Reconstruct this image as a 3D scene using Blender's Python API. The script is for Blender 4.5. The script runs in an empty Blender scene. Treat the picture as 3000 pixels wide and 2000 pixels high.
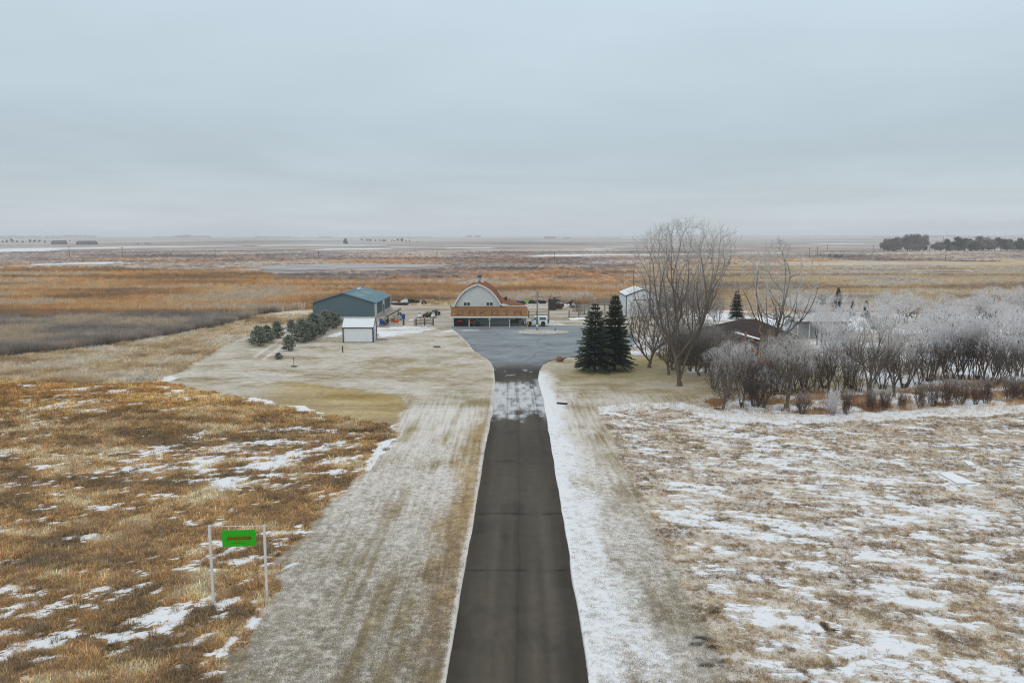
import bpy, bmesh, math, random
import numpy as np
from mathutils import Vector, Matrix

# ------------------------------------------------------------------ camera, sky, sun, exposure
SC = bpy.context.scene
COL = SC.collection
H = 17.5                      # drone height above the ground, metres
F = 2300.0                    # focal length in pixels of the 3000 x 2000 photograph
TH = math.atan(310.0 / F)     # downward tilt
cam_data = bpy.data.cameras.new('camera')
cam_data.sensor_width = 36.0
cam_data.lens = F / 3000.0 * 36.0
cam_data.clip_start = 0.5
cam_data.clip_end = 40000.0
cam = bpy.data.objects.new('camera', cam_data)
cam.location = (0, 0, H)
cam.rotation_euler = (math.pi / 2 - TH, 0, 0)
COL.objects.link(cam)
SC.camera = cam

HAZE_D = 0.00019             # haze density per metre
SUN_EL, SUN_AZ = math.radians(32), math.radians(215)
world = bpy.data.worlds.new('World')
SC.world = world
world.use_nodes = True
wn, wl = world.node_tree.nodes, world.node_tree.links
wn.clear()
def WN(t, **kw):
    n = wn.new(t)
    for k, v in kw.items():
        setattr(n, k, v)
    return n
w_out = WN('ShaderNodeOutputWorld')
w_bg = WN('ShaderNodeBackground')
w_sky = WN('ShaderNodeTexSky', sky_type='NISHITA', sun_disc=False, sun_elevation=SUN_EL, sun_rotation=SUN_AZ)
w_sky.air_density = 1.0
w_sky.dust_density = 2.0
w_skys = WN('ShaderNodeVectorMath', operation='SCALE'); w_skys.inputs['Scale'].default_value = 0.06
wl.new(w_sky.outputs[0], w_skys.inputs[0])
w_tc = WN('ShaderNodeTexCoord')
w_sep = WN('ShaderNodeSeparateXYZ')
wl.new(w_tc.outputs['Generated'], w_sep.inputs[0])
def wm(op, a, b=None, c=None, clamp=False):
    n = WN('ShaderNodeMath', operation=op, use_clamp=clamp)
    for i, v in enumerate((a, b, c)):
        if v is None: continue
        if hasattr(v, 'links'): wl.new(v, n.inputs[i])
        else: n.inputs[i].default_value = v
    return n.outputs[0]
zc = wm('MAXIMUM', w_sep.outputs[2], 0.0)
den = wm('ADD', zc, 0.07)
cx = wm('DIVIDE', w_sep.outputs[0], den)
cy = wm('DIVIDE', w_sep.outputs[1], den)
w_comb = WN('ShaderNodeCombineXYZ')
wl.new(cx, w_comb.inputs[0]); wl.new(cy, w_comb.inputs[1])
w_n1 = WN('ShaderNodeTexNoise'); w_n1.inputs['Scale'].default_value = 0.33; w_n1.inputs['Detail'].default_value = 3.0
w_n1.inputs['Distortion'].default_value = 0.6
wl.new(w_comb.outputs[0], w_n1.inputs['Vector'])
w_n2 = WN('ShaderNodeTexNoise'); w_n2.inputs['Scale'].default_value = 0.9; w_n2.inputs['Detail'].default_value = 4.0
wl.new(w_comb.outputs[0], w_n2.inputs['Vector'])
w_ramp = WN('ShaderNodeValToRGB')
w_ramp.color_ramp.elements[0].position = 0.0; w_ramp.color_ramp.elements[0].color = (0.60, 0.66, 0.69, 1)
w_ramp.color_ramp.elements[1].position = 1.0; w_ramp.color_ramp.elements[1].color = (1.08, 1.10, 1.13, 1)
e = w_ramp.color_ramp.elements.new(0.10); e.color = (0.515, 0.618, 0.685, 1)
e = w_ramp.color_ramp.elements.new(0.27); e.color = (0.622, 0.746, 0.842, 1)
e = w_ramp.color_ramp.elements.new(0.5); e.color = (0.84, 0.91, 0.96, 1)
wl.new(zc, w_ramp.inputs[0])
nsum = wm('ADD', wm('MULTIPLY', w_n1.outputs[0], 0.36), wm('MULTIPLY', w_n2.outputs[0], 0.12))
nmul = wm('ADD', nsum, 0.76)
w_sc = WN('ShaderNodeVectorMath', operation='SCALE')
wl.new(w_ramp.outputs[0], w_sc.inputs[0]); wl.new(nmul, w_sc.inputs['Scale'])
w_mix = WN('ShaderNodeMix', data_type='RGBA'); w_mix.inputs[0].default_value = 0.93   # thick overcast over the blue
wl.new(w_skys.outputs[0], w_mix.inputs[6]); wl.new(w_sc.outputs[0], w_mix.inputs[7])
wl.new(w_mix.outputs[2], w_bg.inputs[0])
w_bg.inputs[1].default_value = 1.0
wl.new(w_bg.outputs[0], w_out.inputs[0])

sun_data = bpy.data.lights.new('sun', 'SUN')
sun_data.energy = 0.6
sun_data.angle = math.radians(35)
sun_data.color = (1.0, 0.97, 0.92)
sun = bpy.data.objects.new('sun', sun_data)
COL.objects.link(sun)
sd = Vector((math.sin(SUN_AZ) * math.cos(SUN_EL), math.cos(SUN_AZ) * math.cos(SUN_EL), math.sin(SUN_EL)))
sun.rotation_euler = sd.to_track_quat('Z', 'Y').to_euler()
sun.location = sd * 100

vs = SC.view_settings
SC.display_settings.display_device = 'sRGB'
vs.view_transform = 'Standard'; vs.look = 'None'; vs.gamma = 1.0; vs.use_curve_mapping = False
vs.exposure = 0.0
SC.render.engine = 'CYCLES'
SC.cycles.use_denoising = True
SC.cycles.denoiser = 'OPENIMAGEDENOISE'; SC.cycles.denoising_input_passes = 'RGB_ALBEDO_NORMAL'; SC.cycles.denoising_prefilter = 'NONE'   # keeps the frost grain
SC.cycles.pixel_filter_type = 'BLACKMAN_HARRIS'; SC.cycles.filter_width = 1.15
SC.cycles.use_adaptive_sampling = False
SC.cycles.max_bounces = 6
SC.cycles.diffuse_bounces = 3
SC.cycles.glossy_bounces = 2
SC.cycles.transmission_bounces = 4
SC.cycles.transparent_max_bounces = 8
SC.cycles.volume_bounces = 1
SC.cycles.caustics_reflective = False
SC.cycles.caustics_refractive = False

# ------------------------------------------------------------------ measuring helpers (photo pixel -> point in the place)
CT, ST = math.cos(TH), math.sin(TH)
def P(px, py, Y):
    """the point at depth Y (metres north of the drone) seen at a pixel"""
    u, v = (px - 1500.0) / F, (py - 1000.0) / F
    t = Y / (CT - v * ST)
    return (u * t, Y, H - t * (ST + v * CT))
def G(px, py, z=0.0):
    """the point of height z seen at a pixel"""
    u, v = (px - 1500.0) / F, (py - 1000.0) / F
    t = (H - z) / (ST + v * CT)
    return (u * t, t * (CT - v * ST), z)
def G2(px, py):
    return G(px, py)[:2]

# ------------------------------------------------------------------ numpy noise
def _hash(ix, iy, seed):
    n = (ix * 374761393 + iy * 668265263 + seed * 974711) & 0x7fffffff
    n = ((n ^ (n >> 13)) * 1274126177) & 0x7fffffff
    n = ((n ^ (n >> 16)) * 1911520717) & 0x7fffffff
    return ((n ^ (n >> 15)) & 0xffffff) / float(0xffffff)
def vnoise(x, y, seed=0):
    x = np.asarray(x, float); y = np.asarray(y, float)
    ix = np.floor(x).astype(np.int64); iy = np.floor(y).astype(np.int64)
    fx, fy = x - ix, y - iy
    fx = fx * fx * (3 - 2 * fx); fy = fy * fy * (3 - 2 * fy)
    a = _hash(ix, iy, seed); b = _hash(ix + 1, iy, seed)
    c = _hash(ix, iy + 1, seed); d = _hash(ix + 1, iy + 1, seed)
    return (a + (b - a) * fx) * (1 - fy) + (c + (d - c) * fx) * fy
def fbm(x, y, octaves=4, seed=0):
    x = np.asarray(x, float); y = np.asarray(y, float)
    s, a, t = 0.0, 0.5, 0.0
    for o in range(octaves):
        s = s + a * vnoise(x * 2 ** o + 17.3 * o, y * 2 ** o - 9.1 * o, seed + o * 31)
        t += a; a *= 0.5
    return s / t
def sstep(a, b, x):
    t = np.clip((x - a) / (b - a), 0, 1)
    return t * t * (3 - 2 * t)
def inpoly(X, Y, poly):
    inside = np.zeros(X.shape, bool)
    n = len(poly); j = n - 1
    for i in range(n):
        xi, yi = poly[i]; xj, yj = poly[j]
        if yi != yj:
            c = ((yi > Y) != (yj > Y)) & (X < (xj - xi) * (Y - yi) / (yj - yi) + xi)
            inside ^= c
        j = i
    return inside

# ------------------------------------------------------------------ materials
MATS = {}
def new_mat(name):
    m = bpy.data.materials.new(name); m.use_nodes = True
    nt = m.node_tree
    b = nt.nodes['Principled BSDF']
    b.inputs['Specular IOR Level'].default_value = 0.25
    MATS[name] = m
    return m, nt, b
class NT:
    """small node-graph writer"""
    def __init__(s, nt): s.nt = nt
    def n(s, t, **kw):
        x = s.nt.nodes.new(t)
        for k, v in kw.items(): setattr(x, k, v)
        return x
    def set(s, sock, v):
        if v is None: return
        if hasattr(v, 'links'): s.nt.links.new(v, sock)
        elif isinstance(v, (tuple, list)) and len(v) == 3 and sock.type == 'RGBA': sock.default_value = (*v, 1)
        else: sock.default_value = v
    def m(s, op, a, b=None, c=None, clamp=False):
        x = s.n('ShaderNodeMath', operation=op, use_clamp=clamp)
        for i, v in enumerate((a, b, c)): s.set(x.inputs[i], v)
        return x.outputs[0]
    def mix(s, f, a, b, bt='MIX'):
        x = s.n('ShaderNodeMix', data_type='RGBA', blend_type=bt)
        s.set(x.inputs[0], f); s.set(x.inputs[6], a); s.set(x.inputs[7], b)
        return x.outputs[2]
    def noise(s, vec, scale, detail=3.0, rough=0.55, dist=0.0):
        x = s.n('ShaderNodeTexNoise'); s.set(x.inputs['Vector'], vec)
        x.inputs['Scale'].default_value = scale; x.inputs['Detail'].default_value = detail
        x.inputs['Roughness'].default_value = rough; x.inputs['Distortion'].default_value = dist
        return x.outputs[0]
    def mapv(s, vec, scale=(1, 1, 1), rot=(0, 0, 0)):
        x = s.n('ShaderNodeMapping'); s.set(x.inputs['Vector'], vec)
        x.inputs['Scale'].default_value = scale; x.inputs['Rotation'].default_value = rot
        return x.outputs[0]
    def ss(s, a, b, v):
        x = s.n('ShaderNodeMapRange', interpolation_type='SMOOTHSTEP')
        s.set(x.inputs[0], v); x.inputs[1].default_value = a; x.inputs[2].default_value = b
        return x.outputs[0]
    def attr(s, name, t='GEOMETRY'):
        return s.n('ShaderNodeAttribute', attribute_name=name, attribute_type=t)
    def obj(s):
        return s.n('ShaderNodeTexCoord').outputs['Object']
    def pos(s):
        return s.n('ShaderNodeNewGeometry').outputs['Position']

def plain(name, col, rough=0.7, metal=0.0, var=0.12, scale=3.0, dirt=None, dirt_amt=0.3, spec=None, streak=False, bump=0.0):
    """painted / wooden / metal surface with mottling and optional dirt"""
    m, nt, b = new_mat(name)
    w = NT(nt)
    o = w.obj()
    v = w.mapv(o, (scale, scale, scale * (0.12 if streak else 1)))
    n1 = w.noise(v, 1.0, 5.0, 0.6)
    f = w.m('ADD', w.m('MULTIPLY', w.m('SUBTRACT', n1, 0.5), 2 * var), 1.0)
    sc = w.n('ShaderNodeVectorMath', operation='SCALE'); sc.inputs[0].default_value = col; w.set(sc.inputs['Scale'], f)
    c = sc.outputs[0]
    if dirt is not None:
        d = w.ss(0.5, 0.75, w.noise(w.mapv(o, (0.9, 0.9, 0.5)), 1.3, 5.0, 0.65))
        c = w.mix(w.m('MULTIPLY', d, dirt_amt), c, dirt)
    w.set(b.inputs['Base Color'], c)
    b.inputs['Roughness'].default_value = rough
    b.inputs['Metallic'].default_value = metal
    if spec is not None: b.inputs['Specular IOR Level'].default_value = spec
    if bump:
        bp = w.n('ShaderNodeBump'); bp.inputs['Strength'].default_value = bump; bp.inputs['Distance'].default_value = 0.05
        w.set(bp.inputs['Height'], n1); nt.links.new(bp.outputs[0], b.inputs['Normal'])
    return m

# ------------------------------------------------------------------ mesh building
class MB:
    def __init__(s): s.v = []; s.f = []
    def add(s, vs, fs):
        o = len(s.v); s.v.extend([tuple(map(float, p)) for p in vs]); s.f.extend([tuple(i + o for i in f) for f in fs]); return s
    def box(s, x0, x1, y0, y1, z0, z1):
        return s.add([(x0,y0,z0),(x1,y0,z0),(x1,y1,z0),(x0,y1,z0),(x0,y0,z1),(x1,y0,z1),(x1,y1,z1),(x0,y1,z1)],
                     [(0,3,2,1),(4,5,6,7),(0,1,5,4),(1,2,6,5),(2,3,7,6),(3,0,4,7)])
    def cbox(s, c, d, rz=0.0, rx=0.0, ry=0.0):
        M = Matrix.Rotation(rz, 3, 'Z') @ Matrix.Rotation(ry, 3, 'Y') @ Matrix.Rotation(rx, 3, 'X')
        vs = [Vector(c) + M @ Vector((sx*d[0]/2, sy*d[1]/2, sz*d[2]/2)) for sz in (-1,1) for sx, sy in ((-1,-1),(1,-1),(1,1),(-1,1))]
        return s.add(vs, [(0,3,2,1),(4,5,6,7),(0,1,5,4),(1,2,6,5),(2,3,7,6),(3,0,4,7)])
    def bar(s, p, q, w, h=None):
        p, q = Vector(p), Vector(q); d = (q - p).normalized(); h = h or w
        up = Vector((0,0,1)) if abs(d.z) < 0.95 else Vector((0,1,0))
        a = d.cross(up).normalized(); b = a.cross(d).normalized()
        vs = [c + a*sx*w/2 + b*sy*h/2 for c in (p, q) for sx, sy in ((-1,-1),(1,-1),(1,1),(-1,1))]
        return s.add(vs, [(0,3,2,1),(4,5,6,7),(0,1,5,4),(1,2,6,5),(2,3,7,6),(3,0,4,7)])
    def tube(s, p, q, r0, r1=None, n=8, caps=True):
        p, q = Vector(p), Vector(q); d = (q - p).normalized(); r1 = r0 if r1 is None else r1
        up = Vector((0,0,1)) if abs(d.z) < 0.95 else Vector((0,1,0))
        a = d.cross(up).normalized(); b = a.cross(d).normalized()
        vs = []
        for c, r in ((p, r0), (q, r1)):
            for i in range(n):
                t = 2*math.pi*i/n; vs.append(c + a*math.cos(t)*r + b*math.sin(t)*r)
        fs = [(i, (i+1) % n, n + (i+1) % n, n + i) for i in range(n)]
        if caps: fs += [tuple(range(n))[::-1], tuple(range(n, 2*n))]
        return s.add(vs, fs)
    def path(s, pts, r, n=6):
        for i in range(len(pts)-1): s.tube(pts[i], pts[i+1], r if not isinstance(r, list) else r[i], r if not isinstance(r, list) else r[i+1], n)
        return s
    def wheel(s, c, r, w, axis='y', n=14, lip=0.12):
        """a tyre with rounded shoulders, hollow inside"""
        c = Vector(c); prof = [(r*0.58,-w/2),(r*0.9,-w/2),(r,-w*0.3),(r,w*0.3),(r*0.9,w/2),(r*0.58,w/2)]
        vs = []; k = len(prof)
        for i in range(n):
            t = 2*math.pi*i/n
            for rr, o in prof:
                p = (rr*math.cos(t), o, rr*math.sin(t)) if axis == 'y' else (o, rr*math.cos(t), rr*math.sin(t))
                vs.append(c + Vector(p))
        fs = [(i*k+j, ((i+1)%n)*k+j, ((i+1)%n)*k+(j+1)%k, i*k+(j+1)%k) for i in range(n) for j in range(k)]
        return s.add(vs, fs)
    def prism_x(s, prof, x0, x1):
        n = len(prof); vs = [(x, y, z) for x in (x0, x1) for y, z in prof]
        return s.add(vs, [(i,(i+1)%n,n+(i+1)%n,n+i) for i in range(n)] + [tuple(range(n))[::-1], tuple(range(n,2*n))])
    def prism_y(s, prof, y0, y1):
        n = len(prof); vs = [(x, y, z) for y in (y0, y1) for x, z in prof]
        return s.add(vs, [(i,(i+1)%n,n+(i+1)%n,n+i) for i in range(n)] + [tuple(range(n))[::-1], tuple(range(n,2*n))])
    def prism_z(s, prof, z0, z1):
        n = len(prof); vs = [(x, y, z) for z in (z0, z1) for x, y in prof]
        return s.add(vs, [(i,(i+1)%n,n+(i+1)%n,n+i) for i in range(n)] + [tuple(range(n))[::-1], tuple(range(n,2*n))])
    def slab(s, quad, t):
        """a plate: 4 corner points, thickened downward along its normal by t"""
        q = [Vector(p) for p in quad]; nrm = (q[1]-q[0]).cross(q[3]-q[0]).normalized()
        if nrm.z < 0: nrm = -nrm
        return s.add(q + [p - nrm*t for p in q], [(0,1,2,3),(7,6,5,4),(0,4,5,1),(1,5,6,2),(2,6,7,3),(3,7,4,0)])
    def blob(s, c, d, seed=0, rough=0.25, n=8, m=5):
        rg = random.Random(seed); c = Vector(c); vs = []
        for j in range(m+1):
            ph = math.pi*j/m
            for i in range(n):
                t = 2*math.pi*i/n; k = 1 + rg.uniform(-rough, rough)
                vs.append((c.x + d[0]/2*math.sin(ph)*math.cos(t)*k, c.y + d[1]/2*math.sin(ph)*math.sin(t)*k, c.z + d[2]/2*math.cos(ph)*(k if 0 < j < m else 1)))
        fs = [(j*n+i, j*n+(i+1)%n, (j+1)*n+(i+1)%n, (j+1)*n+i) for j in range(m) for i in range(n)]
        return s.add(vs, fs)
    def mesh(s, name, mat, smooth=False):
        me = bpy.data.meshes.new(name); me.from_pydata(s.v, [], s.f); me.update()
        bm = bmesh.new(); bm.from_mesh(me); bmesh.ops.recalc_face_normals(bm, faces=bm.faces); bm.to_mesh(me); bm.free()
        if mat is not None: me.materials.append(MATS[mat] if isinstance(mat, str) else mat)
        if smooth: me.polygons.foreach_set('use_smooth', [True]*len(me.polygons))
        return me
    def build(s, name, mat, parent=None, off=(0,0,0), smooth=False, label=None):
        if any(off): s.v = [(x-off[0], y-off[1], z-off[2]) for x, y, z in s.v]
        return link(name, s.mesh(name, mat, smooth), parent, label=label)

def link(name, data, parent=None, loc=None, label=None):
    o = bpy.data.objects.new(name, data); COL.objects.link(o)
    if parent is not None: o.parent = parent
    if loc is not None: o.location = loc
    if label: o['label'] = label
    return o
def thing(name, label, cat, loc=(0,0,0), rz=0.0, group=None):
    o = bpy.data.objects.new(name, None); COL.objects.link(o)
    o.empty_display_size = 0.3
    o.location = loc; o.rotation_euler = (0, 0, rz)
    return tag(o, label, cat, group)
def tag(o, label, cat, group=None):
    o['label'] = label; o['category'] = cat
    if group: o['group'] = group
    return o
def struct(o, kind='structure'):
    o['kind'] = kind; return o
def copy_thing(root, loc, rz=0.0, scale=1.0, label=None, group=None):
    r = root.copy(); COL.objects.link(r); r.location = loc; r.rotation_euler = (0, 0, rz)
    r.scale = (scale,)*3 if not isinstance(scale, tuple) else scale
    if label: r['label'] = label
    if group: r['group'] = group
    for ch in list(root.children):
        c = ch.copy(); COL.objects.link(c); c.parent = r
        for gc in list(ch.children):
            d = gc.copy(); COL.objects.link(d); d.parent = c
    return r
def np_mesh(name, verts, faces, mat, attrs=None, smooth=True):
    """verts (N,3), faces (M,4) or (M,3); attrs name -> (N,) float or (N,3) colour"""
    me = bpy.data.meshes.new(name)
    verts = np.asarray(verts, np.float32); faces = np.asarray(faces, np.int32)
    k = faces.shape[1]
    me.vertices.add(len(verts)); me.vertices.foreach_set('co', verts.ravel())
    me.loops.add(faces.size); me.loops.foreach_set('vertex_index', faces.ravel())
    me.polygons.add(len(faces)); me.polygons.foreach_set('loop_start', np.arange(0, faces.size, k, dtype=np.int32))
    me.polygons.foreach_set('use_smooth', np.full(len(faces), smooth))
    for nm, a in (attrs or {}).items():
        a = np.asarray(a, np.float32)
        if a.ndim == 1:
            at = me.attributes.new(nm, 'FLOAT', 'POINT'); at.data.foreach_set('value', a)
        else:
            at = me.attributes.new(nm, 'FLOAT_COLOR', 'POINT')
            c = np.ones((len(a), 4), np.float32); c[:, :3] = a; at.data.foreach_set('color', c.ravel())
    me.update(calc_edges=True); me.validate()
    if mat is not None: me.materials.append(MATS[mat] if isinstance(mat, str) else mat)
    return me
ORD = ['first','second','third','fourth','fifth','sixth','seventh','eighth','ninth','tenth','eleventh','twelfth','thirteenth','fourteenth','fifteenth','sixteenth','seventeenth','eighteenth','nineteenth','twentieth']

# ================================================================== THE GROUND
def gp(*pts): return [G2(*p) for p in pts]
def arr(*c): return np.array(c, float)
# edges of the driveway and of the paved lot, X as a function of Y
L_EDGE = gp((1307,2000),(1437,1231),(1443.5,1204),(1450,1112),(1447,1075),(1433,1054),(1406,1037),(1386,1024),(1372,1005),(1358,990.5),(1339,973.5),(1325,963),(1324,955))
R_EDGE = gp((1726,2000),(1603,1238),(1590,1163),(1576,1112),(1580,1085),(1590,1068),(1610,1056),(1644,1049),(1700,1043),(1760,1030),(1850,1015),(1875,1000),(1850,975),(1760,957),(1700,953))
def edge_fn(E):
    e = sorted((y, x) for x, y in E)
    ys = np.array([-200.0] + [a for a, b in e] + [400.0]); xs = np.array([e[0][1]] + [b for a, b in e] + [e[-1][1]])
    return lambda Y: np.interp(Y, ys, xs)
XL, XR = edge_fn(L_EDGE), edge_fn(R_EDGE)
DR_Y1 = 152.6
def in_drive(X, Y, m=0.0):
    return (X > XL(Y) - m) & (X < XR(Y) + m) & (Y < DR_Y1 + m)

Z_ORANGE = gp((-700,788),(400,786),(700,802),(1000,824),(1300,833),(1600,828),(1900,834),(1990,850),(1940,886),(1700,893),(1400,886),(1140,896),(920,906),(700,916),(500,926),(300,936),(0,939),(-700,946))
Z_GREY = gp((-700,946),(0,939),(300,936),(500,926),(700,913),(760,918),(700,940),(620,962),(480,986),(300,1016),(0,1050),(-700,1090))
Z_PALE = gp((-700,1090),(0,1050),(300,1016),(480,986),(620,962),(700,940),(800,915),(1000,900),(1140,893),(1150,886),(1480,880),(1480,892),(1140,897),(1000,915),(893,937),(740,972),(663,1008),(574,1059),(466,1116),(300,1127),(0,1118),(-700,1150))
Z_LFIELD = gp((-1500,1150),(0,1118),(300,1127),(466,1116),(560,1138),(717,1166),(802,1187),(836,1192),(877,1200),(938,1212),(1040,1229),(1125,1244),(1152,1258),(1160,1268),(1154,1284),(1071,1377),(970,1480),(816,1645),(790,1770),(720,1850),(638,2000),(400,3500),(-9000,3500))
Z_GOLD = gp((800,1120),(860,1118),(989,1135),(1088,1148),(1186,1169),(1183,1196),(1169,1227),(1156,1254),(1125,1243),(1040,1228),(938,1211),(836,1191),(717,1165),(700,1145))
Z_RFIELD = gp((1746,1190),(1767,1231),(1814,1320),(1848,1408),(1896,1510),(1961,1627),(2003,1721),(2040,1791),(2078,1861),(2101,1908),(2110,2000),(2150,3500),(14000,3500),(6500,1250),(3400,1168),(3000,1184),(2700,1198),(2400,1215),(2131,1206),(2000,1182),(1900,1178))
Z_BAND = gp((1746,1190),(1900,1177),(2000,1180),(2131,1205),(2400,1213),(2700,1197),(3000,1182),(3600,1160),(3600,1180),(3000,1208),(2700,1224),(2400,1240),(2131,1232),(2000,1205),(1900,1200),(1756,1208))
Z_WEED = gp((2060,1178),(2200,1160),(2400,1150),(2600,1150),(2800,1125),(3000,1110),(3600,1080),(3600,1160),(3000,1182),(2700,1197),(2400,1213),(2131,1205))
Z_TSNOW = gp((1880,905),(2100,908),(2600,918),(3300,925),(3700,940),(3700,1070),(3000,1108),(2800,1122),(2640,1135),(2520,1110),(2420,1040),(2330,985),(2250,985),(2200,950),(1880,940))
Z_YARD = gp((1140,897),(1480,890),(1560,889),(1900,900),(2100,912),(1900,945),(1900,1000),(1330,960),(1100,960),(1095,932),(1136,908))
Z_GOLDF = gp((1880,775),(2300,768),(3000,764),(4200,760),(4200,935),(3300,926),(2600,919),(2100,909),(1900,896),(1900,850),(1990,850),(1900,834))
SNOW_P = [gp((700,1832),(738,1792),(752,1800),(706,1852)), gp((652,1905),(690,1842),(714,1842),(668,1918)), gp((600,1950),(625,1900),(640,1903),(612,1962)), gp((790,1708),(850,1650),(858,1654),(800,1714)), gp((95,1365),(135,1358),(140,1372),(100,1378)),
          gp((1071,1380),(1085,1330),(1125,1288),(1154,1284),(1158,1292),(1110,1335),(1086,1382)),
          gp((717,1164),(790,1170),(815,1180),(780,1184),(730,1174)), gp((850,1186),(900,1189),(915,1201),(878,1203)), gp((910,1204),(938,1207),(938,1213)),
          gp((1128,1242),(1150,1247),(1154,1258)), gp((455,1112),(510,1098),(520,1108),(470,1122)),
          gp((937,990),(1004,969),(1004,981),(965,988)), gp((830,968),(846,957),(850,962),(836,972)),
          gp((1195,937),(1228,933),(1228,936),(1197,939)), gp((1665,930),(1735,928),(1735,935),(1670,938)), gp((1575,887.5),(1606,886),(1612,888.5),(1580,890)), gp((1628,890),(1680,889),(1690,893),(1640,895.5)),
          gp((1745,879),(1775,877),(1780,882),(1750,884)), gp((2010,1083),(2100,1079),(2120,1088),(2020,1092)), gp((2745,1388),(2790,1390),(2860,1418),(2850,1424),(2790,1415)), gp((2820,1352),(2845,1353),(2858,1366),(2838,1368)),
          gp((2275,1806),(2330,1802),(2375,1820),(2350,1838),(2300,1835))]
SNOW_S = [(gp((1080,960),(1270,952),(1300,962),(1240,975),(1105,988)), 0.62), (gp((1320,966),(1400,966),(1345,973),(1290,978)), 0.5),
          (gp((1600,938),(1645,940),(1660,952),(1600,953)), 0.6), (gp((1850,1000),(1960,980),(1980,1000),(1900,1045),(1850,1040)), 0.55)]
def strk(X, Y, dx, dy, a, b, seed, o=4):
    l = math.hypot(dx, dy); dx /= l; dy /= l
    return fbm((X*dx + Y*dy)/a, (-X*dy + Y*dx)/b, o, seed)

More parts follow.
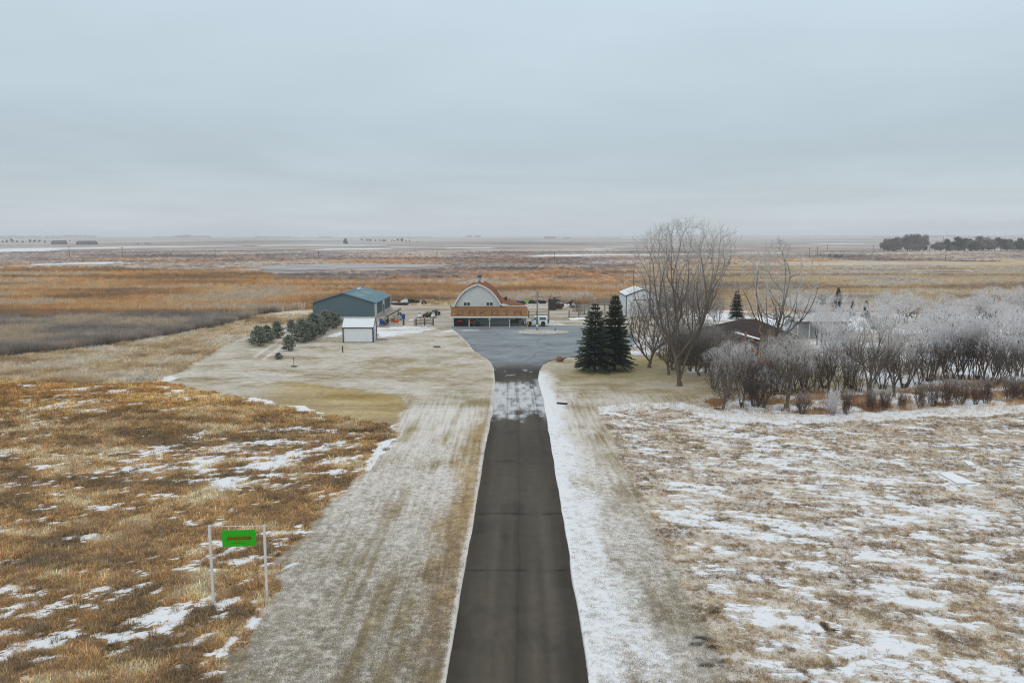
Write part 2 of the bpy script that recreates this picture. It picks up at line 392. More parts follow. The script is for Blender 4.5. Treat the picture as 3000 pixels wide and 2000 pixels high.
def zones(X, Y):
    """colour, snow level, frost level, streak direction, contrast and zone number of the ground at X, Y"""
    X = np.asarray(X, float); Y = np.asarray(Y, float)
    D = np.clip(Y, 25, 3000)
    wa = 0.012 * D
    Xw = X + (fbm(X/(0.05*D), Y/(0.05*D), 3, 5) - 0.5) * wa * 1.6 + (vnoise(X/0.7, Y/0.7, 8) - 0.5) * 0.5
    Yw = Y + (fbm(X/(0.05*D), Y/(0.05*D), 3, 9) - 0.5) * wa * 2.2 + (vnoise(X/0.7, Y/0.7, 11) - 0.5) * 0.5
    col = np.zeros(X.shape + (3,)); snow = np.full(X.shape, 0.05); frost = np.full(X.shape, 0.12); dr = np.full(X.shape, 0.0)
    amp = np.full(X.shape, 0.5); zid = np.zeros(X.shape, int)
    def pal(n, stops):
        xs = [s[0] for s in stops]
        return np.stack([np.interp(n, xs, [s[1][k] for s in stops]) for k in range(3)], -1)
    # far marsh
    n = fbm(X/95, Y/60, 5, 21); n2 = fbm(X/30, Y/22, 4, 22); nn = np.clip(0.5 + (n - 0.5)*2.0 + (n2 - 0.5)*0.9, 0, 1)
    col[...] = pal(nn, [(0, (.15,.115,.10)), (.3, (.235,.19,.17)), (.52, (.30,.255,.235)), (.72, (.37,.32,.285)), (1, (.44,.37,.29))])
    wn_ = sstep(.56, .66, fbm(X/70, Y/34, 4, 25)) * sstep(900, 500, Y)
    col = col*(1 - .75*wn_[...,None]) + .75*wn_[...,None]*pal(n2, [(0,(.36,.17,.07)),(1,(.50,.30,.13))])
    far = sstep(800, 2200, Y)[..., None]
    col = col*(1-far) + far*pal(fbm(X/380, Y/260, 6, 23), [(.25,(.17,.145,.13)),(.45,(.26,.23,.205)),(.6,(.31,.275,.245)),(.75,(.44,.42,.41))])
    GAIN = {0: 1.25, 1: 1.25, 2: 1.2, 3: 1.1, 4: 1.0, 5: .95, 6: .96, 7: .95, 10: 1.0, 11: 1.05, 12: 1.2, 13: 1.15, 14: 1.2}
    col *= GAIN[0]
    def put(mask, c, **kw):
        g_ = GAIN.get(kw.get('z', -1), 1.0)
        col[mask] = (c[mask] if isinstance(c, np.ndarray) and c.ndim > 1 else np.asarray(c))*g_
        for k, v in kw.items():
            a = {'snow': snow, 'frost': frost, 'dr': dr, 'amp': amp, 'z': zid}[k]
            a[mask] = v[mask] if isinstance(v, np.ndarray) else v
    Xb = Xw + (fbm(X/70, Y/45, 4, 27)-.5)*120; Yb = Yw + (fbm(X/70, Y/45, 4, 28)-.5)*(18 + .22*np.clip(Y-120, 0, 400))
    # right golden field
    m = inpoly(Xw + (fbm(X/40, Y/25, 3, 30)-.5)*110, Yw + (fbm(X/60, Y/60, 4, 29)-.5)*(40 + .55*np.clip(Y-200, 0, 500)), Z_GOLDF) & (Y > 150)
    nn = np.clip(.5 + (fbm(X/45, Y/22, 5, 31) - .5)*2.4, 0, 1)
    put(m, pal(nn, [(0,(.27,.205,.145)),(.25,(.40,.285,.155)),(.5,(.45,.35,.21)),(.7,(.44,.375,.28)),(.86,(.43,.39,.35)),(1,(.33,.285,.255))]), z=14, frost=.3)
    # orange reeds
    m = inpoly(Xb, Yb, Z_ORANGE) & (Y > 140)
    nn = np.clip(.5 + (fbm(X/38, Y/14, 6, 33) - .5)*2.9, 0, 1)
    fr = np.clip((fbm(X/55, Y/20, 4, 34) - .55)*6, 0, 1)*sstep(-60, 10, X)
    c = pal(nn, [(0,(.22,.135,.07)),(.3,(.34,.195,.082)),(.6,(.43,.255,.105)),(.8,(.46,.315,.15)),(1,(.40,.33,.25))])
    c = c*(1-.6*fr[...,None]) + .6*fr[...,None]*arr(.45,.41,.37)
    put(m, c, z=1, frost=.15 + .4*fr)
    # mauve reeds left of the farm
    m = inpoly(Xw*.5+Xb*.5, Yw*.6+Yb*.4, Z_GREY)
    nn = np.clip(.5 + (fbm(X/11, Y/7, 5, 36) - .5)*2.8, 0, 1)
    put(m, pal(nn, [(0,(.105,.078,.056)),(.3,(.17,.132,.105)),(.6,(.22,.18,.152)),(.85,(.30,.24,.18)),(1,(.40,.30,.18))]), z=2, frost=.35)
    # pale bent grass
    m = inpoly(Xw, Yw, Z_PALE)
    nn = np.clip(.5 + (fbm(X/6, Y/4, 4, 38) - .5)*2.2, 0, 1)
    put(m, pal(nn, [(0,(.33,.205,.08)),(.35,(.45,.33,.17)),(.7,(.56,.46,.31)),(1,(.56,.51,.43))]), z=3, frost=.5, snow=.30 + .45*(fbm(X/5, Y/4, 3, 39)-.3)*sstep(135, 105, Y))
    # left field
    m = inpoly(X + (vnoise(X/1.1, Y/1.1, 41)-.5)*1.0, Y + (vnoise(X/1.1, Y/1.1, 42)-.5)*1.0, Z_LFIELD)
    nn = np.clip(.5 + (fbm(X/2.6, Y/1.5, 5, 43) - .5)*2.6 + (fbm(X/9, Y/6, 3, 44)-.5)*1.2, 0, 1)
    top = sstep(66, 92, Y)
    c = pal(nn, [(0,(.155,.105,.05)),(.3,(.22,.14,.061)),(.6,(.285,.182,.078)),(.85,(.35,.242,.122)),(1,(.43,.345,.225))])
    c2 = pal(nn, [(0,(.26,.145,.045)),(.5,(.40,.235,.075)),(1,(.50,.35,.15))])
    c = c*(1-top[...,None]) + top[...,None]*c2
    sn = strk(X, Y, 1, .42, 1.1, .5, 45) * .6 + strk(X, Y, 1, .3, 3.6, 1.7, 46, 3) * .4
    thr = .635 + .035*top
    for (px, py, rad, dv) in ((700,1345,7.5,-.085),(520,1330,6,-.05),(900,1330,5,-.07),(80,1850,3,-.03),(330,1930,5,.0),(720,1640,3.0,-.05),(620,1700,3,-.03),(200,1180,12,-.06),(400,1150,9,-.05),(300,1500,7,.03),(560,1230,9,.06)):
        gx, gy = G2(px, py); thr = thr + dv*np.exp(-((X-gx)**2 + ((Y-gy)*.8)**2)/rad**2)
    put(m, c, z=4, frost=.22, snow=.5 + (sn - thr)*2.0)
    # mown lawn on both sides, and the yard
    lawn_l = inpoly(Xw, Yw, gp((1310,960),(1100,957),(893,937),(740,972),(663,1008),(574,1059),(466,1116),(560,1138),(717,1166),(802,1187),(938,1212),(1125,1244),(1160,1268),(1154,1284),(1071,1377),(970,1480),(816,1645),(790,1770),(720,1850),(638,2000),(400,3500),(1500,3500),(1500,1000),(1420,960)))
    lawn_r = inpoly(Xw, Yw, gp((1500,3500),(1500,1000),(1600,955),(1900,945),(2200,950),(2250,985),(2330,985),(2420,1040),(2520,1110),(2500,1150),(2200,1160),(2060,1178),(1746,1190),(1767,1231),(1814,1320),(1848,1408),(1896,1510),(1961,1627),(2040,1791),(2101,1908),(2110,2000),(2150,3500)))
    nl = np.clip(.5 + (fbm(X/6, Y/3.5, 6, 51) - .5)*2.9, 0, 1)
    lawn = pal(nl, [(0,(.30,.235,.13)),(.35,(.40,.335,.23)),(.7,(.47,.415,.325)),(1,(.52,.47,.395))])
    m = lawn_l & ~((zid == 4))
    nearstrip = sstep(95, 70, Y)
    gst = np.clip((strk(X, Y, .04, 1, 16, .7, 55, 3) - .50)*5, 0, 1) * nearstrip      # unfrosted mowing lines
    gst = gst*sstep(.38, .62, fbm(X/2.5, Y/7, 4, 56))
    c = lawn*(1 - .35*gst[...,None]) + .35*gst[...,None]*arr(.32,.265,.13)
    put(m, c, z=5, frost=.46 + .20*nearstrip - .30*gst, dr=1.0*nearstrip, snow=.10 + .10*nearstrip)
    # gold edge along the driveway
    de = XL(Y) - X
    eg = sstep(2.9, 1.2, de + (fbm(X/1.6, Y/3, 3, 57)-.5)*3.0) * sstep(88, 62, Y) * (de > 0) * m * sstep(27, 36, Y)
    col[...] = col*(1-.8*eg[...,None]) + .8*eg[...,None]*pal(nl, [(0,(.24,.15,.055)),(1,(.42,.29,.13))]); frost[...] = frost - .25*eg; snow[...] = snow - .1*eg
    fe = sstep(.55, .15, de) * (de > -.2) * m
    frost[...] = np.maximum(frost, .75*fe); snow[...] = snow + .22*fe
    m = inpoly(X + (fbm(X/1.5, Y/1.5, 4, 58)-.5)*2.2, Y + (fbm(X/1.5, Y/1.5, 4, 59)-.5)*2.2, Z_GOLD) & (zid == 5)
    soft = sstep(-31, -24, X)
    ng = np.clip(.5 + (fbm(X/9, Y/1.6, 4, 60) - .5)*2.2, 0, 1)
    gc = pal(ng, [(0,(.28,.185,.055)),(.5,(.38,.265,.09)),(1,(.47,.37,.17))])
    gc = gc*.72*soft[...,None] + lawn*(1-.72*soft[...,None])
    put(m, gc, z=6, frost=.05 + .2*(1-soft), snow=.02, dr=0.0)
    m = lawn_r
    put(m, lawn, z=5, frost=.46, snow=.12, dr=1.0*sstep(95, 78, Y))
    # unfrosted grass in the lee of the trees
    for (px, py, rx, ry, k, cc) in ((1775,1092,7.5,6,.8,(.29,.245,.10)),(1900,1060,8,8,.75,(.33,.27,.12)),(2020,1120,9,7,.45,(.33,.28,.16)),(2400,1125,10,5,.6,(.31,.25,.11)),(1330,945,6,5,.5,(.34,.28,.15)),(1400,1180,1.6,1.4,.55,(.24,.22,.12)),(1270,1085,6,3,.35,(.36,.27,.12))):
        gx, gy = G2(px, py); g = k*np.exp(-((X-gx)/rx)**2 - ((Y-gy)/ry)**2) * ((zid == 5) | (zid == 7))
        col[...] = col*(1-g[...,None]) + g[...,None]*np.array(cc); frost[...] = frost*(1-g)
    # yard behind and beside the barn
    m = inpoly(Xw, Yw, Z_YARD)
    ny = np.clip(.5 + (strk(X, Y, 1, .1, 12, 2.5, 62, 5) - .5)*2.4, 0, 1)
    put(m, pal(ny, [(0,(.33,.265,.185)),(.5,(.44,.39,.31)),(1,(.53,.50,.45))]), z=7, frost=.3, snow=.12 + .25*(ny-.5), dr=0.0)
    # snow along the right side of the driveway
    dx = X - XR(Y)
    w_ = np.interp(Y, [20, 30, 45, 68, 90, 99, 103], [7.5, 6.5, 4.6, 3.6, 3.2, 2.2, .4])
    sw = sstep(1.15, .25, dx / w_ + (strk(X, Y, .03, 1, 5, 1.3, 65, 4) - .5)*1.3) * (dx > -.3) * lawn_r * sstep(103, 97, Y)
    core = sstep(.75, .2, dx/w_ + (fbm(X/1.5, Y/4, 3, 66)-.5)*.8)*sw
    snow[...] = np.where(sw > .02, np.maximum(snow, .16 + .28*sw + .20*core), snow); frost[...] = np.where(sw > .02, np.maximum(frost, .5 + .4*sw), frost)
    # right field
    m = inpoly(X + (vnoise(X/1.1, Y/1.1, 71)-.5)*.7, Y + (vnoise(X/1.1, Y/1.1, 72)-.5)*.7, Z_RFIELD)
    nn = np.clip(.5 + (fbm(X/1.6, Y/.9, 5, 73) - .5)*2.6, 0, 1)
    sn = strk(X, Y, 1, -.22, 1.3, .36, 75) * .62 + strk(X, Y, 1, -.4, 4, 1.8, 76, 3) * .38
    thr = .57 + .04*sstep(46, 70, Y)*sstep(20, 35, X)
    edge = sstep(1.6, .2, X - np.interp(Y, [28.9, 31.7, 34.5, 38, 43, 49, 58, 64, 80, 86], [G2(2110,2000)[0], G2(2101,1908)[0], G2(2070,1850)[0], G2(2020,1755)[0], G2(1961,1627)[0], G2(1896,1510)[0], G2(1848,1408)[0], G2(1814,1320)[0], G2(1760,1225)[0], G2(1746,1190)[0]]))
    put(m, pal(nn, [(0,(.16,.10,.045)),(.4,(.26,.175,.085)),(.75,(.36,.27,.155)),(1,(.45,.375,.28))]), z=10, frost=.66, snow=.5 + (sn - thr)*2.0 - .3*edge, dr=0.0)
    m2 = m & inpoly(Xw, Yw, Z_BAND)
    put(m2, arr(.47,.40,.33), z=13, frost=.85, snow=.52 + .3*(fbm(X/3, Y/2, 4, 77)-.4))
    m = inpoly(Xw, Yw, Z_WEED)
    nn = np.clip(.5 + (fbm(X/2.5, Y/2, 4, 78) - .5)*2.6, 0, 1)
    put(m, pal(nn, [(0,(.20,.11,.05)),(.5,(.36,.21,.095)),(1,(.45,.33,.21))]), z=12, frost=.35, snow=.5 + (fbm(X/3.4, Y/2.4, 4, 79) - .52)*3.2)
    m = inpoly(Xw, Yw, Z_TSNOW) & ~inpoly(Xw, Yw, Z_YARD)
    put(m, lawn, z=11, frost=.5, snow=.5 + (fbm(X/9, Y/6, 5, 80) - .45)*2.6)
    m = (zid == 0) & (Y < 165) & (X > 5)
    put(m, lawn, z=5, frost=.4, snow=.35 + (fbm(X/4, Y/3, 4, 84)-.5)*.8)
    for pl in SNOW_P:
        m = inpoly(X + (vnoise(X/.9, Y/.9, 81)-.5)*.8, Y + (vnoise(X/.9, Y/.9, 82)-.5)*.8, pl); snow[m] = .95
    for pl, s_ in SNOW_S:
        m = inpoly(Xw, Yw, pl); snow[m] = np.maximum(snow[m], s_ + (fbm(X[m]/6, Y[m]/2.5, 4, 83) - .5)*.8)
    # bare tracks on the lawn by the pines
    for tr in (gp((745,1045),(770,1028),(800,1010),(830,990),(860,978)), gp((772,1053),(780,1046),(815,1022),(850,1000))):
        for i in range(len(tr)-1):
            ax, ay = tr[i]; bx, by = tr[i+1]
            t = np.clip(((X-ax)*(bx-ax)+(Y-ay)*(by-ay))/((bx-ax)**2+(by-ay)**2), 0, 1)
            d = np.hypot(X-ax-t*(bx-ax), Y-ay-t*(by-ay)); k = sstep(.5, .1, d)
            frost[...] = np.maximum(frost, .8*k); snow[...] = np.maximum(snow, .35*k)
    # scraped soil at the edge of the right field
    for (px, py, rx, ry, a) in ((2062,1872,.50,.16,.35),(2068,1892,.62,.13,.3),(2078,1934,.45,.09,.15),(2082,1952,.45,.09,.2),(2098,1796,.3,.22,.0),(2990,1247,1.2,.25,.1),(2420,1840,.35,.25,.5)):
        gx, gy = G2(px, py); ddx, ddy = X-gx, Y-gy
        k = (((ddx*math.cos(a) - ddy*math.sin(a))/rx)**2 + ((ddx*math.sin(a)+ddy*math.cos(a))/ry)**2 + (vnoise(X/.25, Y/.25, 90)-.5)*1.4) < 1
        col[k] = (.045,.036,.030); snow[k] = 0.0; frost[k] = .1
    return col, np.clip(snow, -0.4, 1.2), np.clip(frost, 0, 1), dr, amp, zid

def relief(X, Y):
    """gentle swells; the driveway lies in a shallow cut of the sheet"""
    z = (fbm(X/18, Y/18, 3, 101) - .5)*.25*sstep(3, 10, np.abs(X)) + (fbm(X/1.5, Y/1.5, 3, 102) - .5)*.08
    z = np.where(Y > 140, z*.4, z)
    d = np.maximum(np.maximum(XL(Y) - X, X - XR(Y)), Y - DR_Y1)       # distance outside the paving
    z = np.where(d < 3, z*np.clip(d/3, 0, 1)*.6 + .05*sstep(-.05, .3, d)*sstep(3, 1, d), z)
    z = np.where(d < -.05, -.12, z)
    z = np.where((Y > 90) & (Y < 200) & (X > -50) & (X < 70), np.minimum(z, .03), z)
    return z

def axis(dense0, dense1, d, grow, far):
    a = list(np.arange(dense0, dense1, d)); x, s = dense1, d
    while x < far:
        a.append(x); s = d + grow*(x - dense1); x += s
    a.append(far); return a
xs_p = axis(0, 32, .3, .025, 9000)
XS = np.array([-x for x in xs_p[:0:-1]] + xs_p)
ys_n = [-400, -200, -100, -50, -20, 0, 10, 18, 23]
YS = np.array(ys_n + axis(26, 62, .28, .0115, 14000))
GX, GY = np.meshgrid(XS, YS)
nx, ny = len(XS), len(YS)
gcol, gsnow, gfrost, gdir, gamp, gz = zones(GX.ravel(), GY.ravel())
gzv = relief(GX.ravel(), GY.ravel()) + .03*np.clip((gsnow - .55)*3, 0, 1)*(~in_drive(GX.ravel(), GY.ravel()))
ii = (np.arange(ny-1)[:, None]*nx + np.arange(nx-1)[None]).ravel()
gfaces = np.stack([ii, ii+1, ii+nx+1, ii+nx], -1)

def ground_material():
    m, nt, b = new_mat('ground_soil_grass_snow'); w = NT(nt)
    p = w.pos()
    c = w.attr('col').outputs['Color']; sn = w.attr('snow').outputs['Fac']; fr = w.attr('frost').outputs['Fac']; dr = w.attr('dir').outputs['Fac']
    fine = w.noise(p, 9.0, 4.0, .65); mid = w.noise(p, 1.7, 4.0, .6)
    big = w.noise(w.mapv(p, (.35, .35, .35)), 1.0, 4.0, .6)
    s1 = w.noise(w.mapv(p, (3.2, .16, 1), (0, 0, .04)), 1.0, 4.0, .6); s2 = w.noise(w.mapv(p, (.55, 1.1, 1), (0, 0, .25)), 1.0, 5.0, .62, .8)
    sm = w.n('ShaderNodeMix', data_type='FLOAT'); w.set(sm.inputs[0], dr); w.set(sm.inputs[2], s2); w.set(sm.inputs[3], s1)
    st = sm.outputs[0]
    v = w.m('ADD', w.m('ADD', w.m('MULTIPLY', fine, 1.1), w.m('MULTIPLY', mid, .6)), w.m('MULTIPLY', st, .5))
    f = w.m('ADD', w.m('MULTIPLY', w.m('SUBTRACT', v, 1.1), 1.35), 1.0)
    sc = w.n('ShaderNodeVectorMath', operation='SCALE'); w.set(sc.inputs[0], c); w.set(sc.inputs['Scale'], w.m('MAXIMUM', f, .25))
    # frost grains
    fg = w.m('ADD', w.m('ADD', w.m('MULTIPLY', w.noise(p, 20.0, 3.0, .7), 1.1), w.m('MULTIPLY', st, .7)), w.m('MULTIPLY', w.noise(p, 7.0, 3.0, .65), .4))
    fg = w.m('ADD', fg, w.m('MULTIPLY', big, .3))
    fm = w.ss(1.17, 1.42, w.m('ADD', fg, w.m('MULTIPLY', w.m('SUBTRACT', fr, .5), .75)))
    fm = w.m('MULTIPLY', fm, w.m('ADD', w.m('MULTIPLY', fr, .45), .45), clamp=True)
    cc = w.mix(fm, sc.outputs[0], (.715, .695, .665))
    # snow lying in the hollows
    na = w.noise(w.mapv(p, (1.0, 1.5, 1)), 2.2, 7.0, .66, .5); nb = w.noise(p, 11.0, 4.0, .7)
    k = w.m('ADD', sn, w.m('ADD', w.m('MULTIPLY', w.m('SUBTRACT', na, .5), 1.25), w.m('MULTIPLY', w.m('SUBTRACT', nb, .5), .75)))
    ms = w.ss(.45, .58, k)
    sv = w.m('MULTIPLY', w.m('SUBTRACT', fine, .5), .16)
    snowc = w.n('ShaderNodeVectorMath', operation='SCALE'); snowc.inputs[0].default_value = (.745, .765, .785); w.set(snowc.inputs['Scale'], w.m('ADD', sv, 1.0))
    cc = w.mix(ms, cc, snowc.outputs[0])
    w.set(b.inputs['Base Color'], cc)
    b.inputs['Roughness'].default_value = .95; b.inputs['Specular IOR Level'].default_value = .08
    bp = w.n('ShaderNodeBump'); bp.inputs['Strength'].default_value = .6; bp.inputs['Distance'].default_value = .06
    w.set(bp.inputs['Height'], w.m('ADD', w.m('MULTIPLY', fine, .6), w.m('ADD', w.m('MULTIPLY', mid, .6), w.m('MULTIPLY', ms, .25))))
    nt.links.new(bp.outputs[0], b.inputs['Normal'])
ground_material()
struct(link('ground', np_mesh('ground', np.stack([GX.ravel(), GY.ravel(), gzv], -1), gfaces, 'ground_soil_grass_snow',
       {'col': gcol, 'snow': gsnow, 'frost': gfrost, 'dir': gdir})))
del gcol, gfaces

# ------------------------------------------------------------------ driveway and lot
def build_drive():
    ys = np.array(list(np.arange(-40, 26, 2.0)) + list(np.arange(26, 60, .22)) + list(np.arange(60, DR_Y1, .3)) + [DR_Y1])
    nc = 90
    t = np.linspace(0, 1, nc + 1)
    jl = (fbm(ys/3.5, ys*0+3, 5, 201) - .5)*.16; jr = (fbm(ys/3.5, ys*0+7, 5, 202) - .5)*.16
    xl = XL(ys) + jl; xr = XR(ys) + jr
    X = xl[:, None] + (xr - xl)[:, None]*t[None]; Y = np.repeat(ys[:, None], nc + 1, 1)
    Z = np.full(X.shape, .02) - .05*np.exp(-((t[None] - .5)/.5)**2)*0
    Xf, Yf = X.ravel(), Y.ravel()
    uc = Xf - (XL(Yf) + XR(Yf))/2
    n = fbm(Xf/2.2, Yf/6, 5, 211)
    # worn lanes: lighter brownish dust between darker edges and seam
    d_l = Xf - XL(Yf); d_r = XR(Yf) - Xf
    lane = .80 + .34*sstep(.2, 1.3, np.minimum(d_l, d_r)) - .16*np.exp(-(uc/.35)**2) + .5*(n - .5) + .5*(strk(Xf, Yf, 0, 1, 9, .5, 209, 4) - .5)
    for xo, ys_, ye_ in ((-1.25, 60, 36), (-.55, 46, 30), (.75, 52, 30), (1.45, 66, 38)): lane = lane + .20*np.exp(-((uc - xo)/.22)**2)*sstep(ys_, ye_, Yf)*fbm(Xf*0 + xo, Yf/4, 3, 224)*1.6
    lane = lane - .16*sstep(.60, .63, fbm(Xf/2.2, Yf/3.5, 3, 225))*sstep(95, 60, Yf)
    base = np.array((.069,.060,.046))[None]*lane[:, None]
    # the lot: pale blue-grey with ice film and tyre swirls
    lot = sstep(98, 112, Yf + (fbm(Xf/6, Yf/6, 4, 212) - .5)*14)
    sw = .5*fbm((Xf*.9 + Yf*.45)/2.5, (Yf*1.0 - Xf*.5)/1.6, 6, 213) + .5*fbm((Xf*.8 - Yf*.5)/6, (Yf + Xf*.6)/4.0, 5, 214)
    lotc = np.stack([np.interp(sw, [.3,.45,.6,.75], [a, b_, c_, d_]) for a, b_, c_, d_ in ((.155,.212,.243,.30),(.172,.236,.272,.325),(.180,.25,.29,.345))], -1)
    arcs = np.zeros_like(Xf)
    for (cx_, cy_, r_, s_) in ((22,112,19,.5),(22,112,20.6,.5),(-19,118,21,.4),(-19,118,22.6,.4),(14,140,15,.4),(14,140,16.6,.4),(3,160,38,.35),(3,160,39.6,.35),(30,128,24,.35),(30,128,25.6,.35),(-6,96,34,.3),(-6,96,35.6,.3)):
        d_ = np.hypot(Xf-cx_, (Yf-cy_)) - r_ + (fbm(Xf/6, Yf/6, 3, 230)-.5)*.8
        arcs += s_*np.exp(-(d_/.22)**2)*sstep(.35, .6, fbm(Xf/5, Yf/5, 3, int(abs(cx_*7)+r_*3)))
    lotc = lotc*(1 - .45*np.clip(arcs, 0, .9))[:, None]
    c = base*(1 - lot[:, None]) + lotc*lot[:, None]
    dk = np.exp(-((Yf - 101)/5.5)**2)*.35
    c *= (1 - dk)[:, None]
    # blown snow film across the drive
    band = sstep(70, 79, Yf + (fbm(Xf/1.0, Yf/2.5, 5, 215) - .5)*9)*sstep(100, 88, Yf + (fbm(Xf/1.5, Yf/2.5, 4, 216) - .5)*5)
    tr = np.ones_like(Xf)
    for xo in (-1.15, -.15, .05, 1.55, 1.85): tr *= 1 - .6*np.exp(-((uc - xo)/.09)**2)
    film = band*(.6 + .4*tr)*(.15 + .75*fbm(Xf/.45, Yf/1.6, 5, 217) + .35*fbm(Xf/1.2, Yf/.5, 4, 222))
    film = np.maximum(film, sstep(1.0, .2, d_r)*sstep(66, 78, Yf)*sstep(98, 94, Yf)*.55)
    film = np.maximum(film, .55*np.exp(-(uc/.05)**2)*sstep(62, 74, Yf)*sstep(98, 90, Yf)*fbm(Xf*0, Yf/1.5, 3, 223)*1.6)
    fl2 = sstep(.62, .80, fbm((Xf+Yf*.3)/1.4, (Yf-Xf*.5)/1.0, 5, 218))*sstep(92, 97, Yf)*sstep(118, 104, Yf)*.7
    ic = inpoly(Xf, Yf, gp((1345,966),(1405,966.5),(1400,970),(1360,972)))*.8*sstep(.35, .6, fbm(Xf/2, Yf/.7, 4, 219))
    film = np.clip(np.maximum(np.maximum(film, fl2), ic), 0, .95)
    # tar seams and cracks
    crack = np.zeros_like(Xf)
    for yy, a, x0, x1 in ((G2(1500,1350)[1], .0, -9, .0), (G2(1500,1358)[1], .0, .0, 9), (G2(1500,1503)[1], .35, -9, 9), (G2(1500,1506)[1], -.3, -9, 9), (G2(1500,1672)[1], .1, -9, 9), (G2(1500,1265)[1], .0, -9, 9), (27.2, .1, -9, 9)):
        yc = yy + a*.4*np.sin(uc*1.5) + (fbm(Xf/1.1, Xf*0 + yy, 3, 220) - .5)*.5
        crack = np.maximum(crack, .50*np.exp(-((Yf - yc)/.085)**2)*((uc > x0) & (uc < x1)))
    crack = np.maximum(crack, .22*np.exp(-((uc - .02 - (fbm(Yf/5, Yf*0, 3, 221) - .5)*.25)/.05)**2)*(Yf < 75))
    # dark worn marks near the bottom of the view
    for px, py in ((1482,1885),(1560,1880),(1590,1880)):
        gx, gy = G2(px, py)
        for s_ in (-.55, .55):
            ln = np.abs((Xf - gx - s_*.35) - (Yf - gy)*(-.28)); crack = np.maximum(crack, .10*(ln < .14)*(np.abs(Yf - gy) < .9))
    c = c*(1 - crack[:, None])
    rows = len(ys); ii = (np.arange(rows-1)[:, None]*(nc+1) + np.arange(nc)[None]).ravel()
    fc = np.stack([ii, ii+1, ii+nc+2, ii+nc+1], -1)
    m, nt, b = new_mat('asphalt'); w = NT(nt); p = w.pos()
    g = w.noise(p, 22.0, 3.0, .7); md = w.noise(p, 1.3, 4.0, .6)
    f = w.m('ADD', w.m('ADD', w.m('MULTIPLY', w.m('SUBTRACT', g, .5), .7), w.m('MULTIPLY', w.m('SUBTRACT', md, .5), .45)), 1.0)
    s = w.n('ShaderNodeVectorMath', operation='SCALE'); w.set(s.inputs[0], w.attr('col').outputs['Color']); w.set(s.inputs['Scale'], f)
    fl = w.attr('film').outputs['Fac']
    k = w.ss(.25, .85, w.m('ADD', fl, w.m('MULTIPLY', w.m('SUBTRACT', w.noise(w.mapv(p, (3, 1.2, 1)), 2.0, 5.0, .7), .5), .55)))
    k = w.m('MULTIPLY', k, .72)
    w.set(b.inputs['Base Color'], w.mix(k, s.outputs[0], (.70,.73,.76)))
    b.inputs['Roughness'].default_value = .8; b.inputs['Specular IOR Level'].default_value = .12
    bp = w.n('ShaderNodeBump'); bp.inputs['Strength'].default_value = .3; bp.inputs['Distance'].default_value = .02
    w.set(bp.inputs['Height'], g); nt.links.new(bp.outputs[0], b.inputs['Normal'])
    struct(link('driveway', np_mesh('driveway', np.stack([Xf, Yf, Z.ravel()], -1), fc, 'asphalt', {'col': c, 'film': film})))
build_drive()

# ------------------------------------------------------------------ ice sheets in the marsh
ICE = []
def ice_sheet(name, pts, seed, mat):
    q = gp(*pts); ring = []; ICE.append(q)
    for i in range(len(q)):
        a, b = q[i], q[(i+1) % len(q)]
        for k in range(10):
            t = k/10; ring.append((a[0]+(b[0]-a[0])*t, a[1]+(b[1]-a[1])*t))
    d = max(1.0, .012*sum(y for x, y in ring)/len(ring))
    pts3 = []
    for i, (x, y) in enumerate(ring):
        pts3.append((x + (float(fbm(i/3.0, seed, 3, 5))-.5)*d*4, y + (float(fbm(i/3.0, seed+9, 3, 6))-.5)*d*3.5, .20))
    me = MB().add(pts3, [tuple(range(len(pts3)))]).mesh(name, mat)
    struct(link(name, me))
m_, nt_, b_ = new_mat('pond_ice'); w_ = NT(nt_)
w_.set(b_.inputs['Base Color'], w_.mix(w_.ss(.35,.65,w_.noise(w_.mapv(w_.pos(),(.02,.05,.02)),1.0,5.0,.65)), (.62,.64,.66), (.80,.81,.82))); b_.inputs['Roughness'].default_value=.55
m_, nt_, b_ = new_mat('grey_ice'); w_ = NT(nt_)
w_.set(b_.inputs['Base Color'], w_.mix(w_.ss(.32,.68,w_.noise(w_.mapv(w_.pos(),(.03,.09,.02)),1.0,6.0,.7)), (.27,.25,.25), (.46,.43,.43))); b_.inputs['Roughness'].default_value=.7
ice_sheet('frozen_pond', [(54,778),(100,774),(230,770),(380,768),(385,770.5),(300,774),(180,776),(120,779.5)], 1, 'pond_ice')
ice_sheet('frozen_river', [(-700,730),(-300,727),(0,731),(60,728),(250,725.5),(500,722),(760,719.5),(760,721),(560,724),(380,727),(200,730),(150,736),(0,739),(-300,738)], 2, 'pond_ice')
ice_sheet('frozen_river', [(640,719),(900,717.8),(1140,718),(1130,719.6),(900,720.5),(650,721)], 3, 'pond_ice')
ice_sheet('frozen_river', [(905,731),(1000,729),(1150,728),(1152,729.5),(1000,732.5),(910,733.5)], 4, 'pond_ice')
ice_sheet('frozen_river', [(1130,723),(1250,724),(1250,725.5),(1140,724.6)], 5, 'pond_ice')
ice_sheet('frozen_river', [(1280,726.5),(1432,726),(1432,728),(1300,728.6)], 6, 'pond_ice')
ice_sheet('frozen_river', [(1500,751.5),(1580,748),(1700,746),(1850,745),(2060,742.5),(2300,741),(2300,743),(2060,745),(1850,748),(1700,750.5),(1560,753)], 7, 'pond_ice')
ice_sheet('frozen_pond', [(1700,731),(1740,729.5),(1790,730.5),(1780,732),(1720,732.5)], 8, 'pond_ice')
ice_sheet('frozen_pond', [(1820,717.5),(2000,717.5),(2000,719),(1820,719)], 9, 'pond_ice')
ice_sheet('frozen_pond', [(1750,722.5),(2010,722),(2010,723.4),(1760,723.6)], 10, 'pond_ice')
ice_sheet('frozen_pond', [(720,786),(790,779),(900,776),(1050,772.5),(1200,774),(1330,776),(1290,781),(1150,786),(1000,788),(880,794),(780,791)], 11, 'grey_ice')
